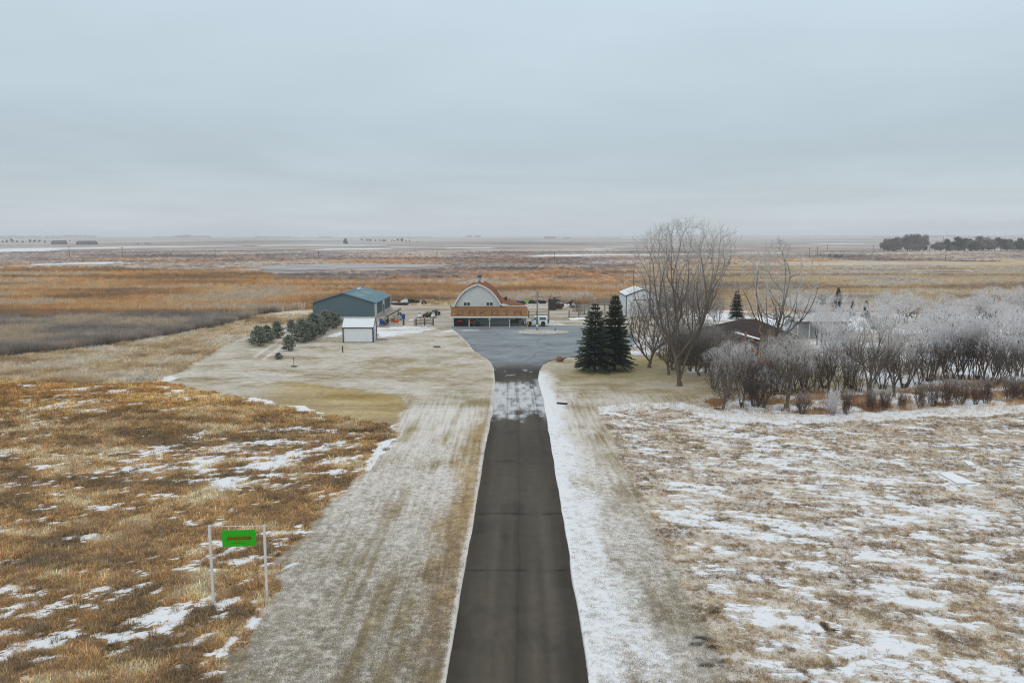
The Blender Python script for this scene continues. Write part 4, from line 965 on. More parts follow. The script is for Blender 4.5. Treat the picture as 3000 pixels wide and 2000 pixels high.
# ---------------- blue steel shed
def ribbed_y(mb, prof_fn, x0, x1, y, z0, step=.45, d=.03, out=-1):
    """vertical ribs on a wall facing -y/+y; prof_fn gives the wall top at x"""
    n = int((x1-x0)/step)
    for i in range(1, n):
        x = x0 + (x1-x0)*i/n; mb.box(x-.03, x+.03, min(y, y+out*d), max(y, y+out*d), z0, prof_fn(x)-.05)
    return mb
def ribbed_x(mb, y0, y1, x, z0, z1, step=.45, d=.03, out=1):
    n = int((y1-y0)/step)
    for i in range(1, n):
        y = y0 + (y1-y0)*i/n; mb.box(min(x, x+out*d), max(x, x+out*d), y-.03, y+.03, z0, z1-.03)
    return mb
def blue_shed():
    x0, x1, y0, y1 = -42.3, -29.1, 166.0, 187.5
    ze = P(1098,888,y0)[2]; zp = P(1005,859.5,y0)[2]; xm = P(1005,859,y0)[0]
    t = thing('steel_shed', 'large blue steel shed with teal roof beside the row of pines', 'shed', (xm, y0, 0)); o = (xm, y0, 0)
    top = lambda x: ze + (zp-ze)*((x-x0)/(xm-x0) if x < xm else (x1-x)/(x1-xm))
    mb = MB().prism_y([(x0,.45),(x1,.45),(x1,ze),(xm,zp),(x0,ze)], y0, y0+.15); ribbed_y(mb, top, x0, x1, y0, .45, .5)
    mb.build('front_wall', 'blue_steel', t, o)
    MB().prism_y([(x0,.0),(x1,.0),(x1,ze),(xm,zp),(x0,ze)], y1-.15, y1).build('rear_wall', 'blue_steel', t, o)
    ribbed_x(MB().box(x0, x0+.15, y0+.15, y1-.15, 0, ze), y0, y1, x0, 0, ze, .5, out=-1).build('side_wall', 'blue_steel', t, o)
    # right side: framed bays over a concrete footing
    MB().box(x0-.05, x1+.05, y0-.06, y1+.05, -.2, .45).build('footing', 'concrete', t, o)
    bays = [(y0+2.6, y0+10.0), (y0+12.6, y1-.4)]
    for b0, b1 in bays:
        ribbed_x(MB().box(x1-.12, x1-.02, b0, b1, .75, ze-.02), b0, b1, x1-.02, .75, ze, .55, .03).build('bay_door', 'blue_steel_side', t, o)
    prev = y0+.15
    for b0, b1 in bays + [(y1-.15, y1-.15)]:
        MB().box(x1-.15, x1+.03, prev, b0, .45, ze-.01).build('wall_panel', 'light_trim', t, o); prev = b1
    for b0, b1 in bays: MB().box(x1-.15, x1+.02, b0, b1, .45, .75).build('sill', 'concrete', t, o)
    MB().bar((x1+.12, y0+10.9, .2), (x1+.12, y0+10.9, 2.2), .2, .12).build('walk_door', 'dark_metal', t, o)
    e = .35
    def roof(xa, za, xb, zb):
        mb = MB().slab([(xa, y0-e, za), (xb, y0-e, zb), (xb, y1+e, zb), (xa, y1+e, za)], .1)
        for i in range(1, 24):
            y = y0-e + (y1-y0+2*e)*i/24; mb.bar((xa, y, za+.01), (xb, y, zb+.01), .05, .05)
        return mb
    rl = roof(x0-e, ze-.03+.10, xm, zp+.12).build('roof', 'teal_roof', t, o)
    rr = roof(xm+.01, zp+.12, x1+e, ze-.03+.10).build('roof', 'teal_roof', t, o)
    MB().bar((xm, y0-e, zp+.15), (xm, y1+e, zp+.15), .35, .06).build('ridge_cap', 'teal_roof', t, o)
    for xa, za, xb, zb in ((x0-e, ze+.02, xm, zp+.09), (xm, zp+.09, x1+e, ze+.02)):
        MB().bar((xa, y0-e-.03, za), (xb, y0-e-.03, zb), .04, .18).build('rake_trim', 'blue_steel', t, o)
    MB().bar((x1+.05, y0-.08, .45), (x1+.05, y0-.08, ze), .14, .12).build('corner_trim', 'light_trim', t, o)
    def on_roof(s, y): return (xm + (x1+e-xm)*s, y, zp+.12 + (ze+.07-zp-.12)*s + .04)
    for y in (y0+3.4, y0+6.0, y0+11.2, y0+14.0):
        a = on_roof(.22, y); b = on_roof(.55, y)
        MB().bar(a, b, .34, .05).build('skylight', 'skylight_strip', rr, o)
    mb = MB()
    for i, (s, y, d) in enumerate(((.05,y0+15,1.6),(.09,y0+13.3,1.1),(.14,y0+15.4,.8),(.06,y0+17.5,.9))):
        p = on_roof(s, y); mb.blob((p[0], p[1], p[2]+.02), (d*.55, d*1.5, .12), i)
    mb.build('snow_patch', 'snow_cap', rr, o)
blue_shed()

# ---------------- small white shed with brown trim
def white_shed():
    x0, x1 = G(1006.5,1003.6)[0], G(1092.6,1003.6)[0]; y0 = G(1050,1003.6)[1]; y1 = y0 + 3.5
    ze = P(1050,960,y0)[2]; ym = (y0+y1)/2; zr = P(1050,932,ym)[2]
    t = thing('garden_shed', 'small white shed with dark brown corner trim on the left lawn', 'shed', ((x0+x1)/2, y0, 0)); o = ((x0+x1)/2, y0, 0)
    mb = MB().box(x0, x1, y0, y1, -.1, ze)
    ribbed_y(mb, lambda x: ze, x0, x1, y0, .12, .3, .02)
    mb.build('wall', 'white_steel', t, o)
    for x in (x0, x1-.1): MB().prism_x([(y0,ze),(y1,ze),(ym,zr-.06)], x, x+.1).build('gable', 'white_steel', t, o)
    e = .16
    for ya, za, yb, zb in ((y0-e, ze-.02, ym, zr), (ym+.004, zr, y1+e, ze-.02)):
        mb = MB().slab([(x0-e, ya, za+.08), (x1+e, ya, za+.08), (x1+e, yb, zb+.08), (x0-e, yb, zb+.08)], .06)
        for i in range(1, 16):
            x = x0-e + (x1-x0+2*e)*i/16; mb.bar((x, ya, za+.09), (x, yb, zb+.09), .03, .03)
        r = mb.build('roof', 'white_roof', t, o)
    MB().bar((x0-e, ym, zr+.11), (x1+e, ym, zr+.11), .3, .05).build('ridge_cap', 'white_roof', t, o)
    MB().bar((x0-e, y0-e-.02, ze+.02), (x1+e, y0-e-.02, ze+.02), .05, .16).build('fascia', 'brown_trim', t, o)
    for x, y in ((x0, y0), (x1, y0), (x1, y1)):
        MB().bar((x+(.03 if x == x1 else -.03), y-.03, 0), (x+(.03 if x == x1 else -.03), y-.03, ze), .17, .15).build('corner_trim', 'brown_trim', t, o)
    for ya, za, yb, zb in ((y0-e, ze+.0, ym, zr+.02), (ym, zr+.02, y1+e, ze+.0)):
        MB().bar((x1+e+.02, ya, za), (x1+e+.02, yb, zb), .04, .16).build('rake_trim', 'brown_trim', t, o)
    MB().bar((x0, y0-.035, .06), (x1, y0-.035, .06), .05, .12).build('base_trim', 'brown_trim', t, o)
    d = MB().box(x1+.02, x1+.06, y0+.75, y0+1.75, .05, 2.0).build('door', 'white_steel', t, o)
    for a, b in (((y0+.72,.05),(y0+.72,2.05)),((y0+1.78,.05),(y0+1.78,2.05)),((y0+.72,2.04),(y0+1.78,2.04))):
        MB().bar((x1+.07, a[0], a[1]), (x1+.07, b[0], b[1]), .05, .06).build('door_frame', 'grey_plastic', d, o)
    for i in range(8):
        px, py = 1105 + (i % 4)*8.2 + (i//4)*3, 994 + (i//4)*3.4
        g = G(px, py)
        tag(MB().cbox((0,0,.0), (.5,.42,.10), .1*(i % 3)).build('stepping_stone', 'paver', None), '%s snow-dusted stepping stone of the %s row beside the white shed door' % (ORD[i % 4], ('rear','front')[i//4]), 'stepping stone', 'stepping stones by the shed').location = (g[0], g[1], .06)
white_shed()

# ---------------- arch-roofed barn with porch
def barn():
    YF = 154.0; YB = 168.0
    pts = [(405,930),(440,840),(500,735),(560,655),(640,575),(740,505),(840,460),(935,430),(1035,462),(1140,515),(1240,590),(1325,680),(1390,775),(1430,840),(1455,885)]
    c = [P(1280+x/7.84, 780+y/7.84, YF) for x, y in pts]
    cur = [(p[0], p[2]) for p in c]
    xl, xr = cur[0][0]-.12, cur[-1][0]+.12
    ox = (xl+xr)/2; o = (ox, YF, 0)
    t = thing('barn', 'arch-roofed barn with rust shingles and a long lettered porch roof', 'barn', o)
    base = [(xl, .0)] + cur + [(xr, .0)]
    mb = MB().prism_y(base, YF, YF+.2)
    def top(x): return float(np.interp(x, [p[0] for p in cur], [p[1] for p in cur]))
    ribbed_y(mb, top, xl+.2, xr-.2, YF, 3.6, .32, .03)
    mb.build('front_wall', 'barn_siding', t, o)
    MB().prism_y(base, YB-.2, YB).build('rear_wall', 'barn_siding', t, o)
    for x in (xl, xr-.2): MB().box(x, x+.2, YF+.2, YB-.2, 0, cur[0][1]).build('side_wall', 'barn_siding', t, o)
    # arched shell
    cx0 = (cur[0][0]+cur[-1][0])/2; cz0 = 2.0
    def off(p, d):
        v = Vector((p[0]-cx0, 0, p[1]-cz0)); v.normalize(); return (p[0]+v.x*d, p[1]+v.z*d)
    inn = [off(p, .03) for p in cur]; out = [off(p, .24) for p in cur]
    y0, y1 = YF-.45, YB+.35; n = len(cur); vs = [(p[0], y, p[1]) for y in (y0, y1) for p in inn + out]; N2 = 2*n; fs = []
    for i in range(n-1):
        fs += [(i, i+1, N2+i+1, N2+i), (n+i, N2+n+i, N2+n+i+1, n+i+1), (i, n+i, n+i+1, i+1), (N2+i, N2+i+1, N2+n+i+1, N2+n+i)]
    fs += [(0, N2, N2+n, n), (n-1, 2*n-1, N2+2*n-1, N2+n-1)]
    rf = MB().add(vs, fs).build('arched_roof', 'rust_shingle', t, o)
    mb = MB()
    for i in range(n-1): mb.bar((inn[i][0]*.5+out[i][0]*.5, y0-.04, inn[i][1]*.5+out[i][1]*.5), (inn[i+1][0]*.5+out[i+1][0]*.5, y0-.04, inn[i+1][1]*.5+out[i+1][1]*.5), .06, .26)
    fl = P(1478.4, 896.7, YF)
    mb.bar((out[-1][0]-.1, y0-.04, out[-1][1]), (fl[0], y0-.04, fl[2]+.05), .06, .22)
    mb.build('rake_trim', 'white_paint', t, o)
    # ventilator
    pc = cur[7]; vy = 163.0; vz = pc[1]+.1
    v = MB()
    v.tube((pc[0], vy, vz-.3), (pc[0], vy, vz+.95), .40, .36, 12).build('ventilator', 'galvanised', rf, o, smooth=True)
    MB().tube((pc[0], vy, vz+.95), (pc[0], vy, vz+1.15), .36, .60, 12).tube((pc[0], vy, vz+1.15), (pc[0], vy, vz+1.45), .60, .55, 12).tube((pc[0], vy, vz+1.45), (pc[0], vy, vz+1.75), .55, .1, 12).build('ventilator_cap', 'dark_galv', rf, o)
    mb = MB()
    for sx in (-1, 1): mb.bar((pc[0]+sx*.8, vy-.5, vz-.15), (pc[0]+sx*.35, vy-.5, vz+.35), .08, .5)
    mb.build('ventilator_saddle', 'aged_white', rf, o)
    MB().bar((pc[0]-.05, vy, vz+1.7), (pc[0]-.05, vy, vz+3.1), .05).bar((pc[0]-.3, vy, vz+2.6), (pc[0]+.25, vy, vz+2.6), .05, .05).bar((pc[0]-.25, vy, vz+2.3), (pc[0]+.0, vy, vz+2.9), .05, .05).build('weather_vane', 'rime_metal', rf, o)
    # upper windows: two sashes each
    for px0, px1 in ((1359.3,1376.6),(1425.4,1443.4)):
        a = P(px0, 885.5, YF); b = P(px1, 895, YF); x0, x1, z0, z1 = a[0], b[0], b[2], a[2]
        w = MB().box(x0-.08, x1+.08, YF-.06, YF-.005, z0-.08, z1+.08).build('window', 'white_paint', t, o)
        xm = (x0+x1)/2
        for p0, p1 in ((x0, xm-.06), (xm+.06, x1)): MB().box(p0, p1, YF-.085, YF-.065, z0, z1).build('pane', 'window_glass', w, o)
    # lean-to on the right
    xe = P(1541.5, 896, YF)[0]
    mb = MB().slab([(xr-.3, YF-.2, 4.75), (xe, YF-.2, 3.05), (xe, 166.2, 3.05), (xr-.3, 166.2, 4.75)], .14)
    lr = mb.build('lean_to_roof', 'rust_shingle', t, o)
    MB().bar((fl[0]-.2, YF-.25, P(1478,896.4,YF)[2]), (xe+.1, YF-.25, P(1541,896.2,YF)[2]), .12, .14).build('gutter', 'white_paint', t, o)
    MB().box(xr, xe-.2, YF+.25, 165.8, 0, 2.9).build('lean_to_wall', 'porch_siding', t, o)
    for i, (px, py, h) in enumerate(((1479.5,888,.55),(1484,885,.7),(1493,883,.6),(1482.5,881.5,.5))):
        p = P(px, py, 159.5+i*.8)
        zr = 4.75 - (p[0]-xr+.3)/(xe-xr+.3)*1.7
        MB().tube((p[0], p[1], zr-.05), (p[0], p[1], zr+h), .12, .12, 8).tube((p[0], p[1], zr+h), (p[0], p[1], zr+h+.12), .2, .16, 8).build('vent_pipe', ('dark_metal','rust_steel','galvanised','dark_metal')[i], lr, o)
    # porch
    xa, xb = P(1327,959.8,149.5)[0], P(1541.5,959.8,149.5)[0]
    MB().box(xa-.1, xb+.1, 149.5, YF+.05, -.1, .12).build('porch_slab', 'concrete', t, o)
    mb = MB().box(xa, xb, YF-.22, YF-.02, .12, 3.0); ribbed_y(mb, lambda x: 3.0, xa, xb, YF-.22, .3, .42, .03); mb.build('porch_wall', 'porch_siding', t, o)
    MB().box(xa, xa+.12, 149.9, YF-.22, .12, 2.6).build('porch_side_wall', 'porch_siding', t, o)
    L0, L1 = P(1320,927.3,148.9), P(1547,926.7,148.9); T0, T1 = P(1321.5,898,YF-.3), P(1543,897.4,YF-.3)
    ze = L0[2]; zt = T0[2]
    pr = MB().slab([(L0[0],148.9,ze), (L1[0],148.9,ze), (T1[0],YF-.06,zt), (T0[0],YF-.06,zt)], .14).build('porch_roof', 'porch_shingle', t, o)
    MB().box(L0[0], L1[0], 148.80, 148.89, ze-.22, ze+.02).build('fascia', 'white_paint', t, o)
    MB().box(L0[0]+.1, L1[0]-.1, 148.95, YF-.25, ze-.20, ze-.16).build('soffit', 'white_paint', t, o)
    MB().bar((T0[0]-.06, YF-.2, zt-.3), (T0[0]-.06, YF-.2, zt+.5), .14, .14).build('roof_post', 'wood_post', t, o)
    MB().prism_x([(149.0, ze-.15),(YF-.1, ze-.15),(YF-.1, zt-.15)], L1[0]-.12, L1[0]-.02).build('porch_gable', 'porch_shingle', t, o)
    # the word on the roof, letters of dark shingles
    slope = Vector((0, YF-.06-148.9, zt-ze)).normalized(); Ls = math.hypot(YF-.06-148.9, zt-ze); nrm = Vector((0, -slope.z, slope.y))
    def rp(px, v):
        X = (px-1500)/F*(151.5*CT + (H-2.9)*ST); p = Vector((X, 148.9, ze)) + slope*(v*Ls) + nrm*.012; return p
    rows = [(1100-y)/ (1100-995) for y in (0,)]
    v0, v1 = .15, .60
    letters = {'D': [((0,0),(0,1)),((0,1),(.75,.9)),((.9,.85),(.9,.15)),((.75,.1),(0,0))], 'A': [((0,0),(0,1)),((1,0),(1,1)),((0,.98),(1,.98)),((.0,.42),(.5,.62)),((.5,.62),(1,.42))],
               'K': [((0,0),(0,1)),((.1,.5),(.95,1)),((.1,.5),(.95,0))], 'O': [((0,0),(0,1)),((1,0),(1,1)),((0,1),(1,1)),((0,0),(1,0))], 'T': [((0,1),(1,1)),((.5,1),(.5,0))]}
    for ch, p0, p1 in (('D',1340,1361),('A',1373,1394),('K',1405.6,1426.7),('O',1439.5,1460.5),('T',1472.6,1495.6),('A',1505.8,1528)):
        mb = MB()
        for (u0, w0), (u1, w1) in letters[ch]:
            a = rp(p0+2.2+(p1-p0-4.4)*u0, v0+(v1-v0)*w0); b = rp(p0+2.2+(p1-p0-4.4)*u1, v0+(v1-v0)*w1)
            d = (b-a).normalized(); s = d.cross(nrm).normalized()*.17; a = a-d*.15; b = b+d*.15
            mb.add([a-s, a+s, b+s, b-s, a-s+nrm*.03, a+s+nrm*.03, b+s+nrm*.03, b-s+nrm*.03], [(4,5,6,7),(0,1,5,4),(1,2,6,5),(2,3,7,6),(3,0,4,7)])
        mb.build('roof_letter', 'letter_shingle', pr, o, label='letter %s in dark shingles on the porch roof' % ch)
    for px in (1374.4, 1434.5, 1493, 1540.5):
        x = P(px, 955, 149.8)[0]; MB().box(x-.07, x+.07, 149.72, 149.86, .12, ze-.2).build('porch_post', 'white_paint' if px < 1540 else 'dark_wood', t, o)
    a = P(1413,930,YF-.26); b = P(1476,951,YF-.26)
    gd = MB().box(a[0], b[0], YF-.30, YF-.24, .12, 2.45)
    for i in range(1, 4): gd.box(a[0], b[0], YF-.31, YF-.30, .12+i*.58-.015, .12+i*.58+.015)
    gd.build('overhead_door', 'porch_door', t, o)
    for p0, p1, y0_, y1_ in ((1385,1391,928,936),(1402,1409,928,936),(1510,1517.5,928,936),(1519,1527,928,936)):
        a = P(p0,y0_,YF-.3); b = P(p1,y1_,YF-.3)
        w = MB().box(a[0]-.06, b[0]+.06, YF-.31, YF-.25, b[2]-.06, a[2]+.06).build('window', 'light_trim', t, o)
        MB().box(a[0], b[0], YF-.335, YF-.312, b[2], a[2]).build('pane', 'window_glass', w, o)
    a = P(1478,930,YF-.3); dd = MB().box(a[0], a[0]+.95, YF-.30, YF-.25, .12, 2.15).build('walk_door', 'light_trim', t, o)
    MB().box(a[0]+.2, a[0]+.75, YF-.32, YF-.302, 1.3, 1.8).build('door_pane', 'window_glass', dd, o)
    for px, py, sz in ((1434.3,930,.36),(1482,932.5,.3)):
        p = P(px, py, 149.2 if px < 1450 else 153); 
        MB().box(p[0]-sz/2, p[0]+sz/2, p[1]-.03, p[1]+.03, ze-.2-.45, ze-.2).build('hanging_notice', 'white_paint', t, o)
barn()

# ---------------- porch bench
def bench():
    p = P(1508,948,153.0); t = thing('porch_bench', 'dark slatted bench against the porch wall of the barn', 'bench', (p[0], 153.1, .12))
    for i in range(3): MB().box(-.75, .75, -.3+i*.16, -.17+i*.16, .43, .47).build('seat_slat', 'dark_wood', t)
    for i in range(3): MB().box(-.75, .75, .2+.02*i, .24+.02*i, .55+i*.17, .67+i*.17).build('back_slat', 'dark_wood', t)
    for sx in (-.65, .65): MB().bar((sx,-.25,0),(sx,-.25,.45),.07).bar((sx,.2,0),(sx,.27,1.02),.07).bar((sx,-.25,.43),(sx,.22,.43),.06).build('leg', 'dark_wood', t)
bench()

# ---------------- tall white shed at right
def tall_shed():
    x0, x1, y0, y1, ze, zr = 24.8, 31.8, 169.8, 181.0, 4.6, 5.95
    xm = 28.3; t = thing('tall_shed', 'tall white steel shed with brown edge trim behind the spruces', 'shed', (xm, y0, 0)); o = (xm, y0, 0)
    mb = MB().prism_y([(x0,0),(x1,0),(x1,ze),(xm,zr),(x0,ze)], y0, y0+.15); ribbed_y(mb, lambda x: ze, x0, x1, y0, .2, .45, .03); mb.build('front_wall', 'white_steel', t, o)
    MB().prism_y([(x0,0),(x1,0),(x1,ze),(xm,zr),(x0,ze)], y1-.15, y1).build('rear_wall', 'white_steel', t, o)
    for x, s in ((x0, -1), (x1-.15, 1)): ribbed_x(MB().box(x, x+.15, y0+.15, y1-.15, 0, ze), y0, y1, x if s < 0 else x+.15, 0, ze, .45, out=s).build('side_wall', 'white_steel', t, o)
    e = .25
    for xa, za, xb, zb in ((x0-e, ze-.05, xm, zr), (xm+.004, zr, x1+e, ze-.05)):
        MB().slab([(xa,y0-e,za+.12),(xb,y0-e,zb+.12),(xb,y1+e,zb+.12),(xa,y1+e,za+.12)], .08).build('roof', 'white_roof', t, o)
        MB().bar((xa, y0-e-.03, za+.04), (xb, y0-e-.03, zb+.04), .05, .2).build('rake_trim', 'brown_trim', t, o)
    MB().bar((x0-e-.02, y0-e, ze+.0), (x0-e-.02, y1+e, ze+.0), .05, .2).build('eave_trim', 'brown_trim', t, o)
    MB().bar((x0-.03, y0-.03, 0), (x0-.03, y0-.03, ze), .16, .16).build('corner_trim', 'brown_trim', t, o)
    d = MB().box(26.6, 30.2, y0-.06, y0-.01, .05, 3.6).build('sliding_door', 'white_paint', t, o)
    MB().bar((26.2, y0-.1, 3.7), (30.6, y0-.1, 3.7), .1, .14).build('door_track', 'brown_trim', t, o)
tall_shed()

# ---------------- brown house among the trees
def house():
    t = thing('house', 'low brown house with dark hipped shingle roof behind bare trees', 'house', (29, 110, 0)); o = (29, 110, 0)
    def hip(x0, x1, y0, y1, ze, zr, e=.6):
        d = (y1-y0)/2 + e; a = [(x0-e,y0-e,ze),(x1+e,y0-e,ze),(x1+e,y1+e,ze),(x0-e,y1+e,ze),(x0-e+d*.95,(y0+y1)/2,zr),(x1+e-d*.95,(y0+y1)/2,zr)]
        vs = a + [(p[0],p[1],p[2]-.16) for p in a[:4]]
        return MB().add(vs, [(0,1,5,4),(1,2,5),(2,3,4,5),(3,0,4),(0,6,7,1),(1,7,8,2),(2,8,9,3),(3,9,6,0),(6,9,8,7)])
    def walls(x0, x1, y0, y1, z): return MB().box(x0, x1, y0, y1, -.1, z)
    walls(23.0, 34.5, 105.0, 114.5, 2.55).build('wall', 'house_wall', t, o)
    walls(31.0, 40.0, 110.5, 121.0, 2.55).build('wing_wall', 'house_wall', t, o)
    r1 = hip(23.0, 34.5, 105.0, 114.5, 2.6, 4.35).build('roof', 'house_shingle', t, o)
    r2 = hip(29.5, 41.0, 111.5, 121.5, 3.0, 5.2).build('wing_roof', 'house_shingle', t, o)
    MB().add([P(2166,950,109.5), P(2216,962,108.6), P(2210,963.5,108.3), P(2164,952,109.2)], [(0,1,2,3)])
    def r1p(x, s): return (x, 104.4 + 5.35*s, 2.6 + 1.75*s)
    a, b = r1p(31.3, .82), r1p(34.0, .42)
    MB().slab([(a[0]-.3,a[1],a[2]+.05),(b[0],b[1]-.2,b[2]+.05),(b[0]+.25,b[1]+.2,b[2]+.12),(a[0]+.2,a[1]+.3,a[2]+.16)], .05).build('snow_strip', 'snow_cap', r1, o)
    mb = MB(); p = r1p(27.6, .75); mb.tube((p[0],p[1],p[2]-.1),(p[0],p[1],p[2]+.45),.12,.12,8).build('vent_pipe', 'galvanised', r1, o)
    for x0, x1 in ((23.8,24.8),(27.0,29.4),(31.8,33.2)):
        w = MB().box(x0-.08, x1+.08, 104.93, 104.99, .92, 2.18).build('window', 'tan_wall', t, o)
        xm = (x0+x1)/2
        for q0, q1 in ((x0, xm-.04), (xm+.04, x1)): MB().box(q0, q1, 104.90, 104.925, 1.0, 2.1).build('pane', 'window_glass', w, o)
    d = MB().box(25.2, 26.15, 104.92, 104.99, .1, 2.15).build('door', 'tan_wall', t, o); MB().tube((26.0,104.88,1.05),(26.0,104.93,1.05),.04,n=8).build('handle', 'galvanised', d, o)
    MB().box(40.0, 42.0, 112.0, 112.12, -.1, 2.3).build('garden_wall', 'tan_wall', t, o)
house()
# white garage behind the shelterbelt
def garage():
    x0, x1 = 48.6, 57.2; y0, y1 = 133.0, 139.0
    t = thing('white_garage', 'low white garage with snow-covered roof seen through the shelterbelt', 'garage', ((x0+x1)/2, y0, 0)); o = ((x0+x1)/2, y0, 0)
    MB().box(x0+3.4, x1, y0, y1, 0, 2.9).build('wall', 'light_trim', t, o)
    MB().box(x0, x0+3.4, y0+2.2, y1, 0, 2.7).build('porch_wall', 'light_trim', t, o)
    for x in (x0+.2, x0+2.2): MB().box(x-.06, x+.06, y0+.1, y0+.22, 0, 2.7).build('porch_post', 'white_paint', t, o)
    ym = (y0+y1)/2
    for ya, za, yb, zb in ((y0-.5, 2.9, ym, 3.9), (ym+.01, 3.9, y1+.5, 2.9)):
        MB().slab([(x0-.4,ya,za+.1),(x1+.4,ya,za+.1),(x1+.4,yb,zb+.1),(x0-.4,yb,zb+.1)], .1).build('roof', 'old_snow_roof', t, o)
    MB().bar((x0-.4, y0-.54, 2.92), (x1+.4, y0-.54, 2.92), .06, .2).build('fascia', 'dark_metal', t, o)
    gd = MB().box(x0+3.9, x0+6.6, y0-.05, y0-.01, .05, 2.2).build('garage_door', 'white_paint', t, o)
    for i in range(4):
        for j in range(4): MB().box(x0+4.0+j*.66, x0+4.0+j*.66+.5, y0-.075, y0-.052, .18+i*.52, .18+i*.52+.34).build('door_panel', 'light_trim', gd, o)
    w = MB().box(x0+7.2, x0+8.1, y0-.05, y0-.01, 1.2, 2.2).build('window', 'light_trim', t, o); MB().box(x0+7.28, x0+8.02, y0-.07, y0-.052, 1.28, 2.12).build('pane', 'window_glass', w, o)
    for x in (x0+3.7, x0+8.2): MB().box(x-.1, x+.1, y0-.16, y0-.01, 2.45, 2.65).build('lamp', 'black_plastic', t, o)
garage()

# ---------------- lot island, utility pole
def island():
    c = G(1588,973); n = 40; vs = [(0,0,.16)]; rg = random.Random(4); ring = []
    for k, (rr, z) in enumerate(((.55,.16),(.9,.13),(1.0,.0))):
        for i in range(n):
            a = 2*math.pi*i/n; j = 1 + .05*math.sin(3*a+1) + rg.uniform(-.02,.02)
            vs.append((4.75*rr*math.cos(a)*j, 3.1*rr*math.sin(a)*j*(1 if math.sin(a) > 0 else .9), z))
    fs = [(0, 1+i, 1+(i+1)%n) for i in range(n)]
    for k in range(2): fs += [(1+k*n+i, 1+(k+1)*n+i, 1+(k+1)*n+(i+1)%n, 1+k*n+(i+1)%n) for i in range(n)]
    struct(MB().add(vs, fs).build('traffic_island', 'island_gravel', None)).location = (c[0], c[1], .03)
island()
def upole():
    b = G(1573.7,967.8, .15); ztop = P(1573,851.7,b[1])[2]
    t = thing('utility_pole', 'weathered utility pole with yellow-guarded guy wire on the lot island', 'utility pole', (b[0], b[1], .1))
    h = ztop-.1
    MB().tube((0,0,-.4),(.0,.05,h),.15,.11,10).build('pole', 'grey_wood', t)
    MB().box(-.2,.2,-.22,-.14,1.25,2.2).build('meter_box', 'teal_paint', t); MB().box(-.17,.15,-.24,-.14,.72,1.15).build('breaker_box', 'aged_white', t)
    for x in (-.12,.08): MB().tube((x,-.17,0),(x,-.17,.75),.03,n=6).build('conduit', 'galvanised', t)
    MB().tube((.06,-.14,2.2),(.06,-.12,h-.4),.035,n=6).build('riser_pipe', 'galvanised', t)
    MB().bar((.0,0,h-.15),(-.85,-.15,h+.05),.05).bar((-.8,-.15,h+.02),(-1.1,-.2,h+.0),.2,.12).build('lamp_arm', 'rime_metal', t)
    MB().tube((.22,0,h-.5),(.22,0,h-.15),.09,n=8).build('insulator', 'grey_plastic', t); MB().tube((.22,0,h-1.0),(.22,0,h-.7),.06,n=8).build('insulator', 'grey_plastic', t)
    g = G(1542,967,.1); ga = (g[0]-b[0], g[1]-b[1], .0); top = (0, 0, h-.6)
    MB().tube(ga, top, .014, n=5).build('guy_wire', 'galvanised', t)
    q = Vector(ga)+(Vector(top)-Vector(ga))*.36; MB().tube(ga, q, .05, n=7).build('guy_guard', 'yellow_guard', t)
upole()
def twig_stake():
    g = G(1628,969,.12); t = thing('dead_shrub', 'small dead shrub with bare stems on the snowy lot island', 'shrub', (g[0], g[1], .1))
    for dx, dy, h in ((.05,.0,1.3),(-.25,.05,.55),(-.1,-.1,.6),(.12,.1,.5),(-.3,0,.45)): MB().tube((0,0,0),(dx,dy,h),.025,.012,5).build('stem', 'dark_wood', t)
twig_stake()

# ---------------- wooden fences and gates
def fence(name, label, posts, rails, y, ph, mat, extra=None, rail_w=.1, rail_h=.13, cat='fence'):
    xs = [P(px, 940, y)[0] for px in posts]; t = thing(name, label, cat, (xs[0], y, 0)); o = (xs[0], y, 0)
    for x in xs: MB().box(x-.12, x+.12, y-.12, y+.12, -.3, ph).build('post', mat, t, o)
    for a, b, z in rails: MB().bar((P(a,940,y)[0], y-.15, z), (P(b,940,y)[0], y-.15, z), rail_w, rail_h).build('rail', mat, t, o)
    return t, o
YN = G(1500,930)[1]
fence('rail_fence', 'two-rail wooden fence behind the white off-road car', (1549,1572,1607.5), [(1547,1607,1.15),(1547,1607,.6)], YN, 1.5, 'wood_post')
fence('rail_fence', 'low plank fence left of the tall dark spruces', (1667,1695.5,1722,1748), [(1667,1750,.62),(1667,1750,.12)], YN+.5, 1.45, 'wood_post')
yb = G(1500,883)[1]
fence('rail_fence', 'single-rail fence along the reeds behind the barn', (1557,1590,1622), [(1557,1648,1.25),(1557,1648,.55)], yb, 1.4, 'rust_steel')
yg = G(1240,955)[1]
t_, o_ = fence('stock_gate', 'dark steel stock gate with three timber posts left of the barn', (1219,1244,1269), [(1213,1270,z) for z in (.12,.42,.68,.94,1.25)], yg, 1.5, 'dark_wood', rail_w=.07, rail_h=.12, cat='gate')
for px in (1213,1231,1251): MB().bar((P(px,940,yg)[0], yg-.18, .1), (P(px,940,yg)[0], yg-.18, 1.28), .05, .06).build('upright', 'dark_wood', t_, o_)

